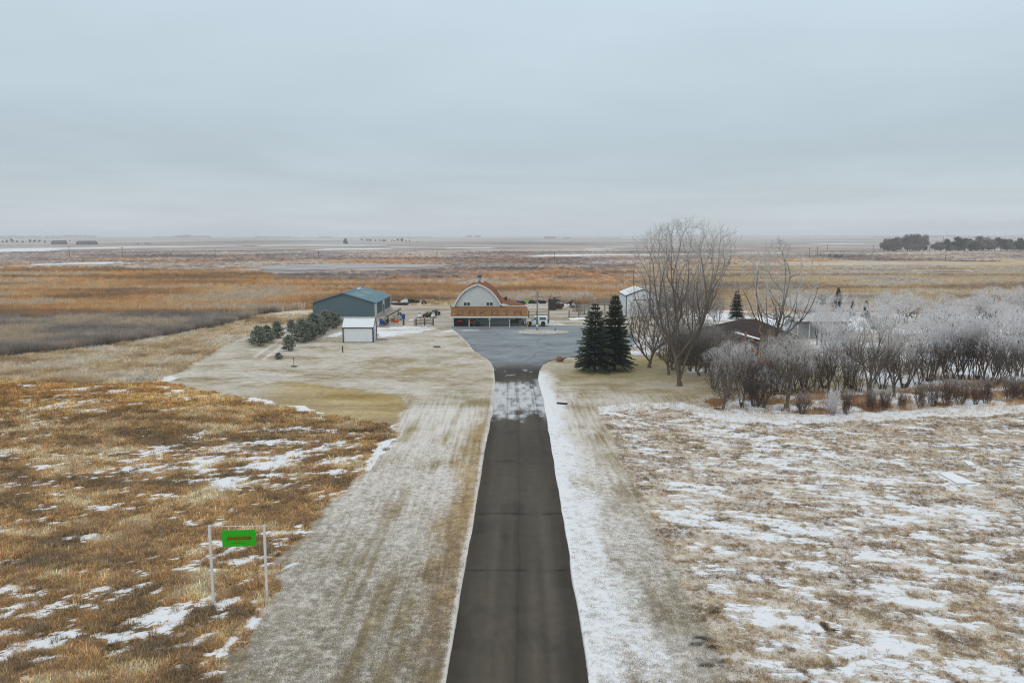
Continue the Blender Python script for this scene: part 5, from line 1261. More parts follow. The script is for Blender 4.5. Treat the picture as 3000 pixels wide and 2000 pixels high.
# ---------------- wooden loading ramp beside the tall shed
def ramp():
    y = 176.0; a = P(1700,914,y); b = P(1752,869,y); c = P(1812,869,y)
    t = thing('loading_ramp', 'weathered plank loading ramp with railings leading to the tall white shed', 'ramp', (b[0], y, 0)); o = (b[0], y, 0)
    za = .3; zb = 2.3
    for k in range(16):
        s = k/15; x = a[0]+(b[0]-a[0])*s; z = za+(zb-za)*s; MB().cbox((x, y, z), (.26,1.5,.05), 0, 0, -math.atan2(zb-za, b[0]-a[0])).build('ramp_plank', 'grey_wood', t, o)
    for k in range(14):
        x = b[0]+.15+(c[0]-b[0])*k/14; MB().box(x, x+.27, y-.75, y+.75, zb, zb+.05).build('deck_plank', 'grey_wood', t, o)
    for yy in (y-.8, y+.8):
        for k in range(5):
            s = k/4; x = a[0]+(b[0]-a[0])*s; z = za+(zb-za)*s; MB().bar((x, yy, -.2), (x, yy, z+1.15), .12).build('post', 'grey_wood', t, o)
        for k in range(1, 4): 
            x = b[0]+(c[0]-b[0])*k/3; MB().bar((x, yy, -.2), (x, yy, zb+1.15), .12).build('post', 'grey_wood', t, o)
        for dz in (.4,.75,1.1):
            MB().bar((a[0], yy-.07, za+dz), (b[0], yy-.07, zb+dz), .05, .14).build('rail', 'grey_wood', t, o)
            MB().bar((b[0], yy-.07, zb+dz), (c[0], yy-.07, zb+dz), .05, .14).build('rail', 'grey_wood', t, o)
ramp()

# ---------------- vehicles
def suv():
    f, r = G(1553,956), G(1590,955.8)
    cxm = (f[0]+r[0])/2; cy = f[1]+.75
    t = thing('off_road_car', 'white two-door off-road car with black wheels parked by the barn porch', 'car', (cxm, cy, .02), -.06)
    wb = 2.66; hw = .93
    low = [(-2.35,.55),(-2.35,.98),(-2.25,1.10),(-1.0,1.16),(-.86,1.18),(2.12,1.18),(2.2,.95),(2.2,.55),(1.85,.5),(1.75,.85),(1.5,1.0),(1.15,1.0),(.9,.85),(.82,.5),(-.82,.5),(-.9,.85),(-1.15,1.0),(-1.5,1.0),(-1.75,.85),(-1.85,.5)]
    body = MB().prism_y(low, -hw, hw).build('body', 'white_car', t)
    cab = [(-.95,1.17),(-.35,1.86),(-.25,1.92),(1.95,1.92),(2.05,1.85),(2.15,1.17)]
    MB().add([(x, s*(hw-.05-(.13 if z > 1.5 else 0)), z) for s in (-1,1) for x, z in cab], [(0,1,2,3,4,5),(11,10,9,8,7,6)]+[(i,6+i,6+(i+1)%6,(i+1)%6) for i in range(6)]).build('cabin', 'white_car', t)
    MB().box(-.3, 2.0, -.76, .76, 1.925, 1.96).build('roof_skin', 'white_car', t)
    for s in (-1, 1):
        def win(pts, nm):
            q = [(x, s*(hw-.05-.13*(z-1.17)/.69+.012), z) for x, z in pts]
            MB().add(q + [(x, y-s*.03, z) for x, y, z in q], [tuple(range(len(q))), tuple(range(2*len(q)-1, len(q)-1, -1))]).build(nm, 'car_glass', t)
        win([(-.72,1.24),(-.25,1.78),(.38,1.78),(.38,1.24)], 'door_window'); win([(.62,1.24),(.62,1.78),(1.85,1.78),(1.98,1.24)], 'rear_window')
        MB().box(-.55, .5, s*hw-.006, s*hw+.006, .62, 1.16).build('door', 'white_car', t)
        MB().cbox((-.72, s*(hw+.1), 1.28), (.14,.2,.16)).build('mirror', 'black_plastic', t)
        MB().box(-2.38,-2.34, s*.62-.13, s*.62+.13, .78,.98).build('headlight', 'grey_plastic', t); MB().box(2.19,2.23, s*.8-.07, s*.8+.07, .75,1.05).build('tail_light', 'dark_red', t)
        for x in (-1.33, 1.33):
            w = MB().wheel((x, s*(hw-.08), .42), .42, .30).build('wheel', 'black_rubber', t); MB().tube((x, s*(hw-.2), .42), (x, s*(hw+.03), .42), .25, .23, 12).build('rim', 'dark_metal', w)
    q = [(-.93,-.78,1.22),(-.93,.78,1.22),(-.38,.70,1.80),(-.38,-.70,1.80)]
    MB().add([(x-.035,y,z+.02) for x,y,z in q]+q, [(0,1,2,3),(4,7,6,5),(0,4,5,1),(2,6,7,3)]).build('windscreen', 'car_glass', t)
    MB().box(-2.37,-2.345,-.48,.48,.68,1.0).build('grille', 'black_plastic', t)
    MB().box(-2.62,-2.37,-.92,.92,.45,.62).build('front_bumper', 'black_plastic', t); MB().box(2.2,2.4,-.9,.9,.48,.62).build('rear_bumper', 'dark_metal', t)
    mb = MB()
    for s in (-.75,-.3,.3,.75): mb.bar((-2.55,s,.6),(-2.62,s,1.18),.06)
    mb.bar((-2.62,-.78,1.16),(-2.62,.78,1.16),.06).bar((-2.59,-.78,.88),(-2.59,.78,.88),.06).build('grille_guard', 'black_plastic', t)
    MB().box(-.3,.6,-.95,.95,.46,.5).build('side_step', 'black_plastic', t)
    sp = MB().wheel((2.38,.15,1.02),.38,.24,axis='x').build('spare_wheel', 'black_rubber', t); MB().tube((2.3,.15,1.02),(2.5,.15,1.02),.22,.2,12).build('rim','dark_metal',sp)
suv()
def quad_bike(name, label, g, rz, mat, group=None, rack=True, zb=0.0, s=1.0):
    t = thing(name, label, 'quad bike', (g[0], g[1], zb), rz, group)
    t.scale = (s,)*3
    for x in (-.62,.62):
        for sy in (-1,1):
            w = MB().wheel((x, sy*.42, .30), .30, .24, n=12).build('wheel', 'black_rubber', t); MB().tube((x, sy*.34,.3),(x, sy*.5,.3),.15,.14,8).build('rim','dark_metal',w)
    MB().prism_y([(-.45,.32),(-.5,.55),(.5,.55),(.45,.32)], -.22, .22).build('chassis', 'dark_metal', t)
    for x, a in ((-.62, 1), (.62, -1)):
        MB().add([(x+dx, sy*.56, .62 if abs(dx) < .2 else .5) for sy in (-1,1) for dx in (-.42,-.16,.16,.42)], [(0,1,5,4),(1,2,6,5),(2,3,7,6)]).add([(x+dx, sy*.5, .58) for sy in (-1,1) for dx in (-.2,.2)], [(0,1,3,2)]).build('fender', mat, t)
    MB().prism_y([(-.95,.55),(-.9,.78),(-.5,.88),(-.2,.72),(-.25,.5)], -.3, .3).build('front_cowl', mat, t)
    MB().prism_y([(-.2,.68),(-.1,.8),(.55,.84),(.62,.7)], -.17, .17).build('seat', 'black_plastic', t)
    MB().bar((-.42,0,.8),(-.32,0,1.02),.06).bar((-.30,-.38,1.06),(-.30,.38,1.06),.05).build('handlebar', 'black_plastic', t)
    if rack:
        for xr in ((-.95,-.45),(.5,1.0)):
            mb = MB()
            for yy in (-.4,-.2,0,.2,.4): mb.bar((xr[0],yy,.86),(xr[1],yy,.86),.03)
            for xx in xr: mb.bar((xx,-.42,.86),(xx,.42,.86),.03)
            mb.build('rack', 'dark_metal', t)
    MB().box(-.98,-.93,-.28,-.12,.6,.72).box(-.98,-.93,.12,.28,.6,.72).build('headlamps', 'grey_plastic', t)
    return t
def snowmobile(name, label, g, rz, mat, zb=0.0, s=1.0, group='snowmobiles'):
    t = thing(name, label, 'snowmobile', (g[0], g[1], zb), rz, group); t.scale = (s,)*3
    vs = []
    for x, w, z0, z1 in ((-1.35,.20,.28,.42),(-1.1,.38,.22,.62),(-.6,.46,.22,.80),(-.15,.36,.3,.82)):
        vs += [(x,-w,z0),(x,w,z0),(x,w*.75,z1),(x,-w*.75,z1)]
    fs = [(0,3,2,1),(12,13,14,15)]
    for k in range(3):
        for i in range(4): fs.append((4*k+i, 4*k+(i+1)%4, 4*k+4+(i+1)%4, 4*k+4+i))
    MB().add(vs, fs).build('cowl', mat, t)
    MB().add([(-.75,-.3,.78),(-.75,.3,.78),(-.42,.27,1.15),(-.42,-.27,1.15),(-.70,-.3,.78),(-.70,.3,.78),(-.38,.27,1.15),(-.38,-.27,1.15)], [(0,1,2,3),(7,6,5,4),(0,3,7,4),(1,5,6,2),(2,6,7,3)]).build('windscreen', 'grey_plastic', t)
    MB().prism_y([(-.25,.55),(-.15,.72),(.9,.74),(1.15,.66),(1.1,.5)], -.17, .17).build('seat', 'black_plastic', t)
    MB().prism_y([(-.3,.12),(-.4,.3),(-.2,.5),(1.25,.45),(1.4,.28),(1.2,.05),(0,.02)], -.2, .2).build('track', 'black_rubber', t)
    MB().box(.9,1.35,-.25,.25,.46,.52).build('rear_rack', 'dark_metal', t)
    for sy in (-1, 1):
        MB().prism_y([(-1.6,.18),(-1.45,.06),(-.5,.02),(-.5,.07),(-1.42,.12)], sy*.48-.07, sy*.48+.07).build('ski', 'dark_metal', t); MB().bar((-1.0,sy*.3,.4),(-1.0,sy*.48,.08),.05).build('ski_leg','dark_metal',t)
    MB().bar((-.45,0,.8),(-.3,0,1.0),.05).bar((-.28,-.33,1.02),(-.28,.33,1.02),.045).build('handlebar', 'black_plastic', t)
    MB().box(-1.2,-1.1,-.22,-.06,.52,.60).box(-1.2,-1.1,.06,.22,.52,.60).build('headlamps', 'window_glass', t)
    return t
R90 = math.pi/2
snowmobile('snowmobile', 'white snowmobile with raised windscreen, leftmost of the row in the yard', G(1229.5,930), R90+.1, 'white_paint', s=1.05)
quad_bike('quad_bike', 'dark red quad bike between the two white snowmobiles in the yard', G(1250,929), R90-.25, 'dark_red', s=1.05)
snowmobile('snowmobile', 'lime green snowmobile behind the dark red quad bike', G(1258.5,924), R90-.5, 'lime_plastic', s=1.0)
snowmobile('snowmobile', 'white snowmobile with dark headlamps right of the red quad bike', G(1271,929.6), R90-.1, 'white_paint', s=1.05)
quad_bike('quad_bike', 'tall black quad bike behind the right white snowmobile', G(1276,923.5), R90-.35, 'black_plastic', s=1.25)
quad_bike('quad_bike', 'black quad bike alone at the edge of the reeds', G(1242,890), R90+.2, 'navy_plastic', s=1.05)
snowmobile('snowmobile', 'navy blue snowmobile behind the barn lean-to', G(1522,891), .1, 'navy_plastic', s=1.15)
snowmobile('snowmobile', 'lime green snowmobile in the grass behind the barn', G(1551,889.5), .0, 'lime_plastic', s=1.2)
snowmobile('snowmobile', 'black snowmobile next to the green one behind the utility pole', G(1583,889.5), .1, 'black_plastic', s=1.15)
snowmobile('snowmobile', 'white snowmobile parked behind the moored boat hull', G(1196,888), .25, 'white_paint', s=1.35)
snowmobile('snowmobile', 'blue snowmobile half hidden in grass beside the black quad bike', G(1215,887.5), .15, 'blue_plastic', s=.95)
quad_bike('quad_bike', 'small black quad bike on the porch beside the red utility vehicle', P(1401,953,151.5), R90, 'black_plastic', rack=False, zb=.12, s=.8)
def boat():
    g = G(1170,893.5); t = thing('boat', 'white motor boat hull with dark waterline at the yard edge', 'boat', (g[0], g[1], .1), .05)
    secs = [(-2.3,.35,.25,.62),(-1.6,.75,.06,.66),(0,.95,.0,.7),(1.8,.95,.0,.72),(2.3,.9,.05,.75)]
    def hull(z0, z1, k):
        vs = []; 
        for x, w, zb_, zt in secs: vs += [(x,-w*k,zb_+(zt-zb_)*z1),(x,-w*.55*k,zb_+(zt-zb_)*z0),(x,w*.55*k,zb_+(zt-zb_)*z0),(x,w*k,zb_+(zt-zb_)*z1)]
        fs = [(0,1,2,3),(16,19,18,17)]
        for i in range(4):
            for j in range(3): fs.append((4*i+j,4*i+4+j,4*i+5+j,4*i+1+j))
        return MB().add(vs, fs)
    hull(0,.55,.97).build('lower_hull', 'navy_plastic', t); hull(.5,1.0,1.0).build('upper_hull', 'white_paint', t)
    MB().box(-1.2,1.9,-.6,.6,.55,.62).build('deck', 'camo_tan', t)
    MB().cbox((-.1,0,.9),(.5,.9,.55)).build('console', 'rust_steel', t)
    MB().add([(-1.0,-.7,.68),(-1.0,.7,.68),(-.55,.6,1.15),(-.55,-.6,1.15),(-.95,-.7,.68),(-.95,.7,.68),(-.5,.6,1.15),(-.5,-.6,1.15)], [(0,1,2,3),(7,6,5,4),(0,3,7,4),(1,5,6,2),(2,6,7,3)]).build('windscreen', 'car_glass', t)
    for x in (.9,1.5): MB().prism_y([(x-.2,.62),(x-.2,.95),(x+.2,1.15),(x+.25,.62)],-.55,.55).build('seat','white_paint',t)
    MB().bar((2.35,0,.9),(2.5,0,.2),.25,.3).build('outboard_motor','black_plastic',t)
boat()
def utv():
    p = P(1363,956,151.2); t = thing('utility_vehicle', 'red side-by-side utility vehicle with cargo bed under the porch', 'utility vehicle', (p[0], 151.2, .12), math.pi)
    for x in (-1.0, 1.0):
        for s in (-1, 1):
            w = MB().wheel((x, s*.62, .36), .36, .28).build('wheel', 'black_rubber', t); MB().tube((x,s*.5,.36),(x,s*.72,.36),.18,.17,8).build('rim','dark_metal',w)
    MB().prism_y([(-1.3,.4),(-1.3,.62),(1.3,.62),(1.3,.4)], -.5, .5).build('chassis', 'black_plastic', t)
    MB().prism_y([(-1.55,.62),(-1.5,.92),(-1.05,1.05),(-.6,1.02),(-.6,.62)], -.68, .68).build('hood', 'red_plastic', t)
    b = MB().box(.5,1.62,-.72,.72,.88,.92); b.box(.5,.55,-.72,.72,.9,1.18).box(1.57,1.62,-.72,.72,.9,1.18).box(.5,1.62,-.72,-.67,.9,1.18).box(.5,1.62,.67,.72,.9,1.18); b.build('cargo_bed', 'red_plastic', t)
    MB().box(.52,1.6,-.7,.7,1.18,1.30).build('bed_load', 'black_plastic', t)
    for s in (-.35,.35): MB().prism_y([(-.05,.72),(-.05,.86),(.3,.88),(.42,1.35),(.5,1.35),(.45,.72)], s-.24, s+.24).build('seat', 'black_plastic', t)
    mb = MB()
    for s in (-.64,.64): mb.bar((-.75,s,1.0),(-.35,s,1.88),.05).bar((-.35,s,1.88),(.42,s,1.9),.05).bar((.42,s,1.9),(.5,s,.9),.05)
    mb.bar((-.35,-.64,1.88),(-.35,.64,1.88),.05).bar((.42,-.64,1.9),(.42,.64,1.9),.05).build('roll_cage', 'black_plastic', t)
    MB().tube((-.55,-.35,1.1),(-.45,-.35,1.2),.17,n=10).build('steering_wheel','black_plastic',t)
utv()

# ---------------- clutter left of the barn
def barrel(label, g, zb=0.0, h=.9, mat='blue_plastic', r=.30, stand=None):
    t = thing('plastic_barrel', label, 'barrel', (g[0], g[1], zb), 0, 'blue barrels')
    MB().tube((0,0,.0),(0,0,h*.1),r*.92,r,14).tube((0,0,h*.1),(0,0,h*.9),r,r,14).tube((0,0,h*.9),(0,0,h),r,r*.92,14).build('drum', mat, t, smooth=False)
    for z in (.33,.66): MB().tube((0,0,h*z-.02),(0,0,h*z+.02),r*1.05,r*1.05,14).build('hoop', mat, t)
    return t
def crate_pile(name, label, cat, loc, items):
    t = thing(name, label, cat, loc)
    for nm, mb, mat in items: mb.build(nm, mat, t)
    return t
g = G(1117,955); crate_pile('pallet_stand', 'low grey pallet stand under the left blue barrel', 'pallet', (g[0], g[1], 0), [('board', MB().box(-.45,.45,-.4+i*.2,-.28+i*.2,.3,.35), 'grey_wood') for i in range(5)] + [('leg', MB().box(x-.06,x+.06,-.4,.5,.0,.3), 'grey_wood') for x in (-.35,0,.35)])
barrel('blue plastic barrel on a low stand left of the scrap fence', (g[0], g[1]), .35, .85, r=.36)
g = G(1182.5,953); crate_pile('timber_post_stand', 'dark timber post carrying the right blue barrel', 'post', (g[0], g[1], 0), [('post', MB().box(-.16,.16,-.16,.16,-.2,1.35), 'dark_wood'), ('top_board', MB().box(-.4,.4,-.35,.35,1.35,1.42), 'dark_wood')])
barrel('blue plastic barrel on top of a dark timber post', (g[0], g[1]), 1.42, .8, r=.33)
g = G(1158,950); crate_pile('plastic_tote', 'orange plastic tote in the scrap pile by the stock gate', 'tote', (g[0], g[1], .35), [('tub', MB().prism_x([(-.3,0),(.3,0),(.36,.55),(-.36,.55)],-.7,.7), 'orange_plastic'), ('rim', MB().box(-.75,.75,-.4,.4,.55,.6), 'orange_plastic')])
g = G(1166,949); crate_pile('metal_rack', 'pale teal metal rack standing behind the orange tote', 'rack', (g[0], g[1]+1.0, .3), [('panel', MB().box(-1.2,1.1,0,.06,.55,1.35), 'rime_metal')] + [('bar', MB().bar((-1.1+i*.28,-.03,.5),(-1.1+i*.28,-.03,1.4),.05), 'teal_paint') for i in range(9)] + [('leg', MB().bar((x,0,-.3),(x,0,.6),.08), 'dark_metal') for x in (-1.1,1.0)])
g = G(1149,950); tl = crate_pile('lumber_stack', 'steep stack of grey boards leaning towards the blue shed', 'lumber stack', (g[0], g[1]+2.0, 0), [('board', MB().bar((-1.2+i*.05, -2.2, 1.5+.1*i), (.6+i*.05, 5.0, 2.35+.1*i), .5, .05), 'grey_wood') for i in range(4)] + [('trestle', MB().bar((-.9,-1.6,0),(-.9,-1.6,1.5),.3,.3), 'dark_wood'), ('trestle', MB().bar((.35,4.0,0),(.35,4.0,2.2),.2,.2), 'dark_wood')])
def heap(name, label, cat, loc, n, sx, sy, sz, mats, seed, bars=True):
    rg = random.Random(seed); t = thing(name, label, cat, loc)
    for i in range(n):
        x, y, z = rg.gauss(0, sx*.4), rg.gauss(0, sy*.4), rg.uniform(.05, sz)*math.exp(-abs(rg.gauss(0,.3)))
        if bars and rg.random() < .65:
            d = Vector((rg.uniform(-1,1), rg.uniform(-1,1), rg.uniform(-.5,.8))).normalized()*rg.uniform(.3,.9); MB().bar((x-d.x, y-d.y, max(.03,z-d.z*.5)), (x+d.x, y+d.y, z+d.z*.5+.1), rg.uniform(.05,.16), rg.uniform(.04,.12)).build('scrap_bar', rg.choice(mats), t)
        else: MB().cbox((x, y, z), (rg.uniform(.2,.7), rg.uniform(.2,.5), rg.uniform(.1,.5)), rg.uniform(0,3), rg.uniform(-.4,.4)).build('scrap_box', rg.choice(mats), t)
    return t
g = G(1133,954); heap('brush_heap', 'dark heap of brush and posts right of the left barrel', 'scrap heap', (g[0], g[1]+.6, 0), 34, 1.4, .9, 1.8, ['dark_wood','wood_post','grey_wood','dark_metal'], 3)
g = G(1172,938); heap('scrap_heap', 'small heap of snowy machine parts behind the teal rack', 'scrap heap', (g[0], g[1], 0), 18, .9, .8, 2.0, ['dark_metal','white_paint','black_plastic','teal_paint'], 5)
g = G(1627,889); heap('brush_heap', 'dark tangled scrap heap behind the rusty hopper', 'scrap heap', (g[0], g[1], 0), 44, 1.9, 1.0, 2.1, ['dark_wood','black_plastic','dark_metal','teal_paint','rust_steel'], 7)
g = G(1672,902); heap('machine_wreck', 'black wrecked machine with a raised bar left of the ramp', 'scrap heap', (g[0], g[1], 0), 30, 1.2, .9, 2.0, ['black_plastic','dark_metal','rust_steel','navy_plastic'], 9)
g = G(1692,913); heap('timber_heap', 'heap of grey broken timber behind the low plank fence', 'scrap heap', (g[0], g[1], 0), 46, 1.7, 1.2, 1.9, ['grey_wood','camo_tan','wood_post','grey_wood'], 11)
g = G(1618,908); t = thing('steel_hopper', 'tall rusty brown steel hopper box at the yard edge', 'hopper', (g[0], g[1], 0))
MB().prism_z([(-.85,-.6),(.85,-.6),(.95,.9),(-.95,.9)], 0, 2.5).build('bin', 'rust_steel', t); MB().box(-.55,.55,-.66,-.6,.25,2.0).build('hatch', 'dark_metal', t); MB().box(-1.0,1.0,-.7,.95,2.5,2.6).build('lid', 'rust_steel', t)
for x in (-.75,.75): MB().box(x-.05,x+.05,-.7,-.6,0,2.5).build('stiffener','rust_steel',t)
g = G(1637,905); t = thing('steel_tub', 'rusty tapered steel tub standing right of the hopper', 'tub', (g[0]+.1, g[1], 0))
MB().prism_y([(-.95,.25),(.55,.1),(1.15,.75),(1.2,1.25),(-.95,1.15)], -.6, .6).build('tub_body', 'rust_steel', t); MB().box(-1.0,1.25,-.65,.65,1.2,1.26).build('rim', 'rust_steel', t)
for x in (-.7,.5): MB().box(x-.08,x+.08,-.4,.4,0,.3).build('leg','dark_metal',t)
g = G(1716,913); t = thing('satellite_dish', 'white round dish on a stake in front of the ramp', 'dish', (g[0], g[1], 0)); 
MB().tube((0,-.1,.75),(.02,.0,.8),.48,.44,16).build('dish', 'white_paint', t); MB().tube((0,.05,-.1),(0,.05,.8),.035,n=6).build('stake','galvanised',t)
# stakes, hydrant, boulder, culvert
g = G(861,1073); t = thing('marker_stake', 'thin stake with a red top standing on the left lawn', 'stake', (g[0], g[1], 0)); MB().tube((0,0,-.1),(0,0,1.05),.03,n=6).build('rod', 'dark_metal', t); MB().cbox((0,0,1.1),(.16,.10,.16)).build('reflector', 'dark_red', t); MB().blob((0,0,.02),(.9,.5,.16),3).build('soil_mound', 'rust_steel', t)
g = G(1004,1031); t = thing('wooden_stake', 'short dark wooden stake in front of the white shed', 'stake', (g[0], g[1], 0)); MB().box(-.08,.08,-.08,.08,-.1,.85).build('shaft', 'dark_wood', t); MB().prism_x([(-.08,.85),(.08,.85),(0,.93)],-.08,.08).build('tip','dark_wood',t)
g = G(1640,1059); tag(MB().blob((0,0,.28),(1.15,.85,.85),11,.18,12,8).build('boulder', 'boulder', None, smooth=True), 'reddish brown boulder at the edge of the lot left of the spruces', 'boulder').location = (g[0], g[1], 0)
g = G(1646,1184); t = thing('culvert_end', 'dark culvert mouth half buried in the snowy bank beside the driveway', 'culvert', (g[0], g[1], 0), -.35)
MB().prism_x([(-.3,-.1),(.2,-.1),(.1,.20),(-.15,.10)],-.55,.6).build('pipe', 'black_plastic', t); MB().blob((0,.35,.02),(1.6,.5,.36),5,.15).build('snow_hood','snow_cap',t)
g = G(1281,1016); t = thing('well_cover', 'dark metal cover lying flat in the left lawn', 'well cover', (g[0]-.1, g[1], 0)); MB().tube((0,0,.0),(0,0,.09),.55,.55,16).build('lid','dark_metal',t); MB().blob((.9,0,.03),(.9,.5,.12),4).build('snow_patch','snow_cap',t)
g = G(2405,903); t = thing('hunting_stand', 'teal box blind on legs at the far edge of the snowy yard', 'box blind', (g[0], g[1], 0)); MB().box(-.9,.9,-.6,.6,1.1,2.3).build('cabin','teal_paint',t); MB().box(-1.05,1.05,-.75,.75,2.3,2.4).build('roof','dark_metal',t); MB().box(-.7,.7,-.64,-.605,1.6,2.0).build('window','window_glass',t)
for x in (-.8,.8): 
    for y in (-.5,.5): MB().bar((x,y,-.1),(x,y,1.1),.1).build('leg','dark_wood',t)

# snow-covered slabs in the right field
for nm, lab, q in (('concrete_pad', 'larger pale snow-covered concrete slab lying flat in the right field', ((2748,1389),(2790,1389),(2860,1420),(2805,1421))), ('concrete_pad', 'smaller pale snow-covered slab behind the larger one in the right field', ((2822,1354),(2843,1354),(2858,1367),(2836,1367)))):
    c0 = G2(*q[0]); pts = [(G2(*p)[0]-c0[0], G2(*p)[1]-c0[1]) for p in q]
    t = thing(nm, lab, 'slab', (c0[0], c0[1], 0), 0, 'slabs in the right field')
    MB().prism_z(pts, -.1, .10).build('slab_body', 'concrete', t); MB().prism_z([(x*.94+.05, y*.94-.03) for x, y in pts], .10, .125).build('snow_cover', 'snow_cap', t)
# ---------------- power line across the marsh
LINE = [(204,755,721),(359,755,723.5),(631,756,729),(933.5,758.6,736),(1280,758.6,737),(1624.6,760.5,737),(2370.5,755,726),(2557,747,719),(2770,762,736)]
tops = []
for i, (px, pb, pt) in enumerate(LINE):
    b = G(px, pb); h = P(px, pt, b[1])[2]
    t = thing('marsh_pole', '%s utility pole from the left in the line across the marsh' % ORD[i], 'utility pole', b, 0, 'utility poles across the marsh')
    MB().tube((0,0,-.3),(0,0,h),.20,.15,7).build('pole', 'dark_wood', t); MB().box(-.9,.9,-.08,.08,h-.75,h-.6).build('crossarm', 'dark_wood', t)
    for x in (-.8,.8): MB().tube((x,0,h-.6),(x,0,h-.4),.07,n=6).build('insulator','grey_plastic',t)
    tops.append((b[0], b[1], h-.4))
for i, (px, pb, pt, lab) in enumerate(((2394,747,722,'short utility pole left of the frosted bushes near the right field'),(2424,736,716,'tall far utility pole left of the distant bare grove'),(2762,732,694,'tallest utility pole beside the dark far tree row'),(2723,736,710,'utility pole in the gap between the bare grove and the dark tree row'))):
    b = G(px, pb); h = P(px, pt, b[1])[2]
    t = thing('far_pole', lab, 'utility pole', b, 0, 'far utility poles'); MB().tube((0,0,-.3),(0,0,h),.24,.18,7).build('pole','dark_wood',t); MB().box(-1.0,1.0,-.08,.08,h-.8,h-.6).build('crossarm','dark_wood',t)

# ================================================================== TREES
def bark_material(name, bark, rime):
    m, nt, b = new_mat(name); w = NT(nt)
    fr = w.attr('rime').outputs['Fac']; n = w.noise(w.obj(), 2.2, 4.0, .6)
    c = w.mix(w.ss(.3,.7,n), bark, [x*.65 for x in bark])
    k = w.m('MULTIPLY', w.ss(.15, .85, w.m('ADD', fr, w.m('MULTIPLY', w.m('SUBTRACT', n, .5), .5))), .9)
    w.set(b.inputs['Base Color'], w.mix(k, c, rime)); b.inputs['Roughness'].default_value = .9; b.inputs['Specular IOR Level'].default_value = .08
bark_material('bark_grey', (.175,.148,.122), (.60,.58,.56)); bark_material('bark_dark', (.125,.100,.084), (.74,.73,.745)); bark_material('bark_lilac', (.17,.148,.142), (.80,.785,.80)); bark_material('bark_brown', (.14,.098,.078), (.52,.50,.50))
def segs_mesh(name, segs, mat, sides):
    """segs: rows p0(3) p1(3) r0 r1 rime0 rime1 -> one mesh of tapered tubes"""
    S = np.array(segs, float); p0, p1, r0, r1 = S[:, :3], S[:, 3:6], S[:, 6], S[:, 7]
    d = p1 - p0; d /= np.maximum(np.linalg.norm(d, axis=1, keepdims=True), 1e-6)
    up = np.where(np.abs(d[:, 2:3]) < .9, np.array([[0,0,1.0]]), np.array([[1.0,0,0]]))
    a = np.cross(d, up); a /= np.maximum(np.linalg.norm(a, axis=1, keepdims=True), 1e-6); b = np.cross(a, d)
    n = len(S); V = np.zeros((n, 2, sides, 3)); R = np.zeros((n, 2, sides))
    for i in range(sides):
        t = 2*math.pi*i/sides; o = a*math.cos(t) + b*math.sin(t)
        V[:, 0, i] = p0 + o*r0[:, None]; V[:, 1, i] = p1 + o*r1[:, None]
    R[:, 0] = S[:, 8:9]; R[:, 1] = S[:, 9:10]
    base = (np.arange(n)*2*sides)[:, None]; i = np.arange(sides)[None]; j = (i+1) % sides
    Fq = np.stack([base+i, base+j, base+sides+j, base+sides+i], -1).reshape(-1, 4)
    return np_mesh(name, V.reshape(-1, 3), Fq, mat, {'rime': R.reshape(-1)}, smooth=True)
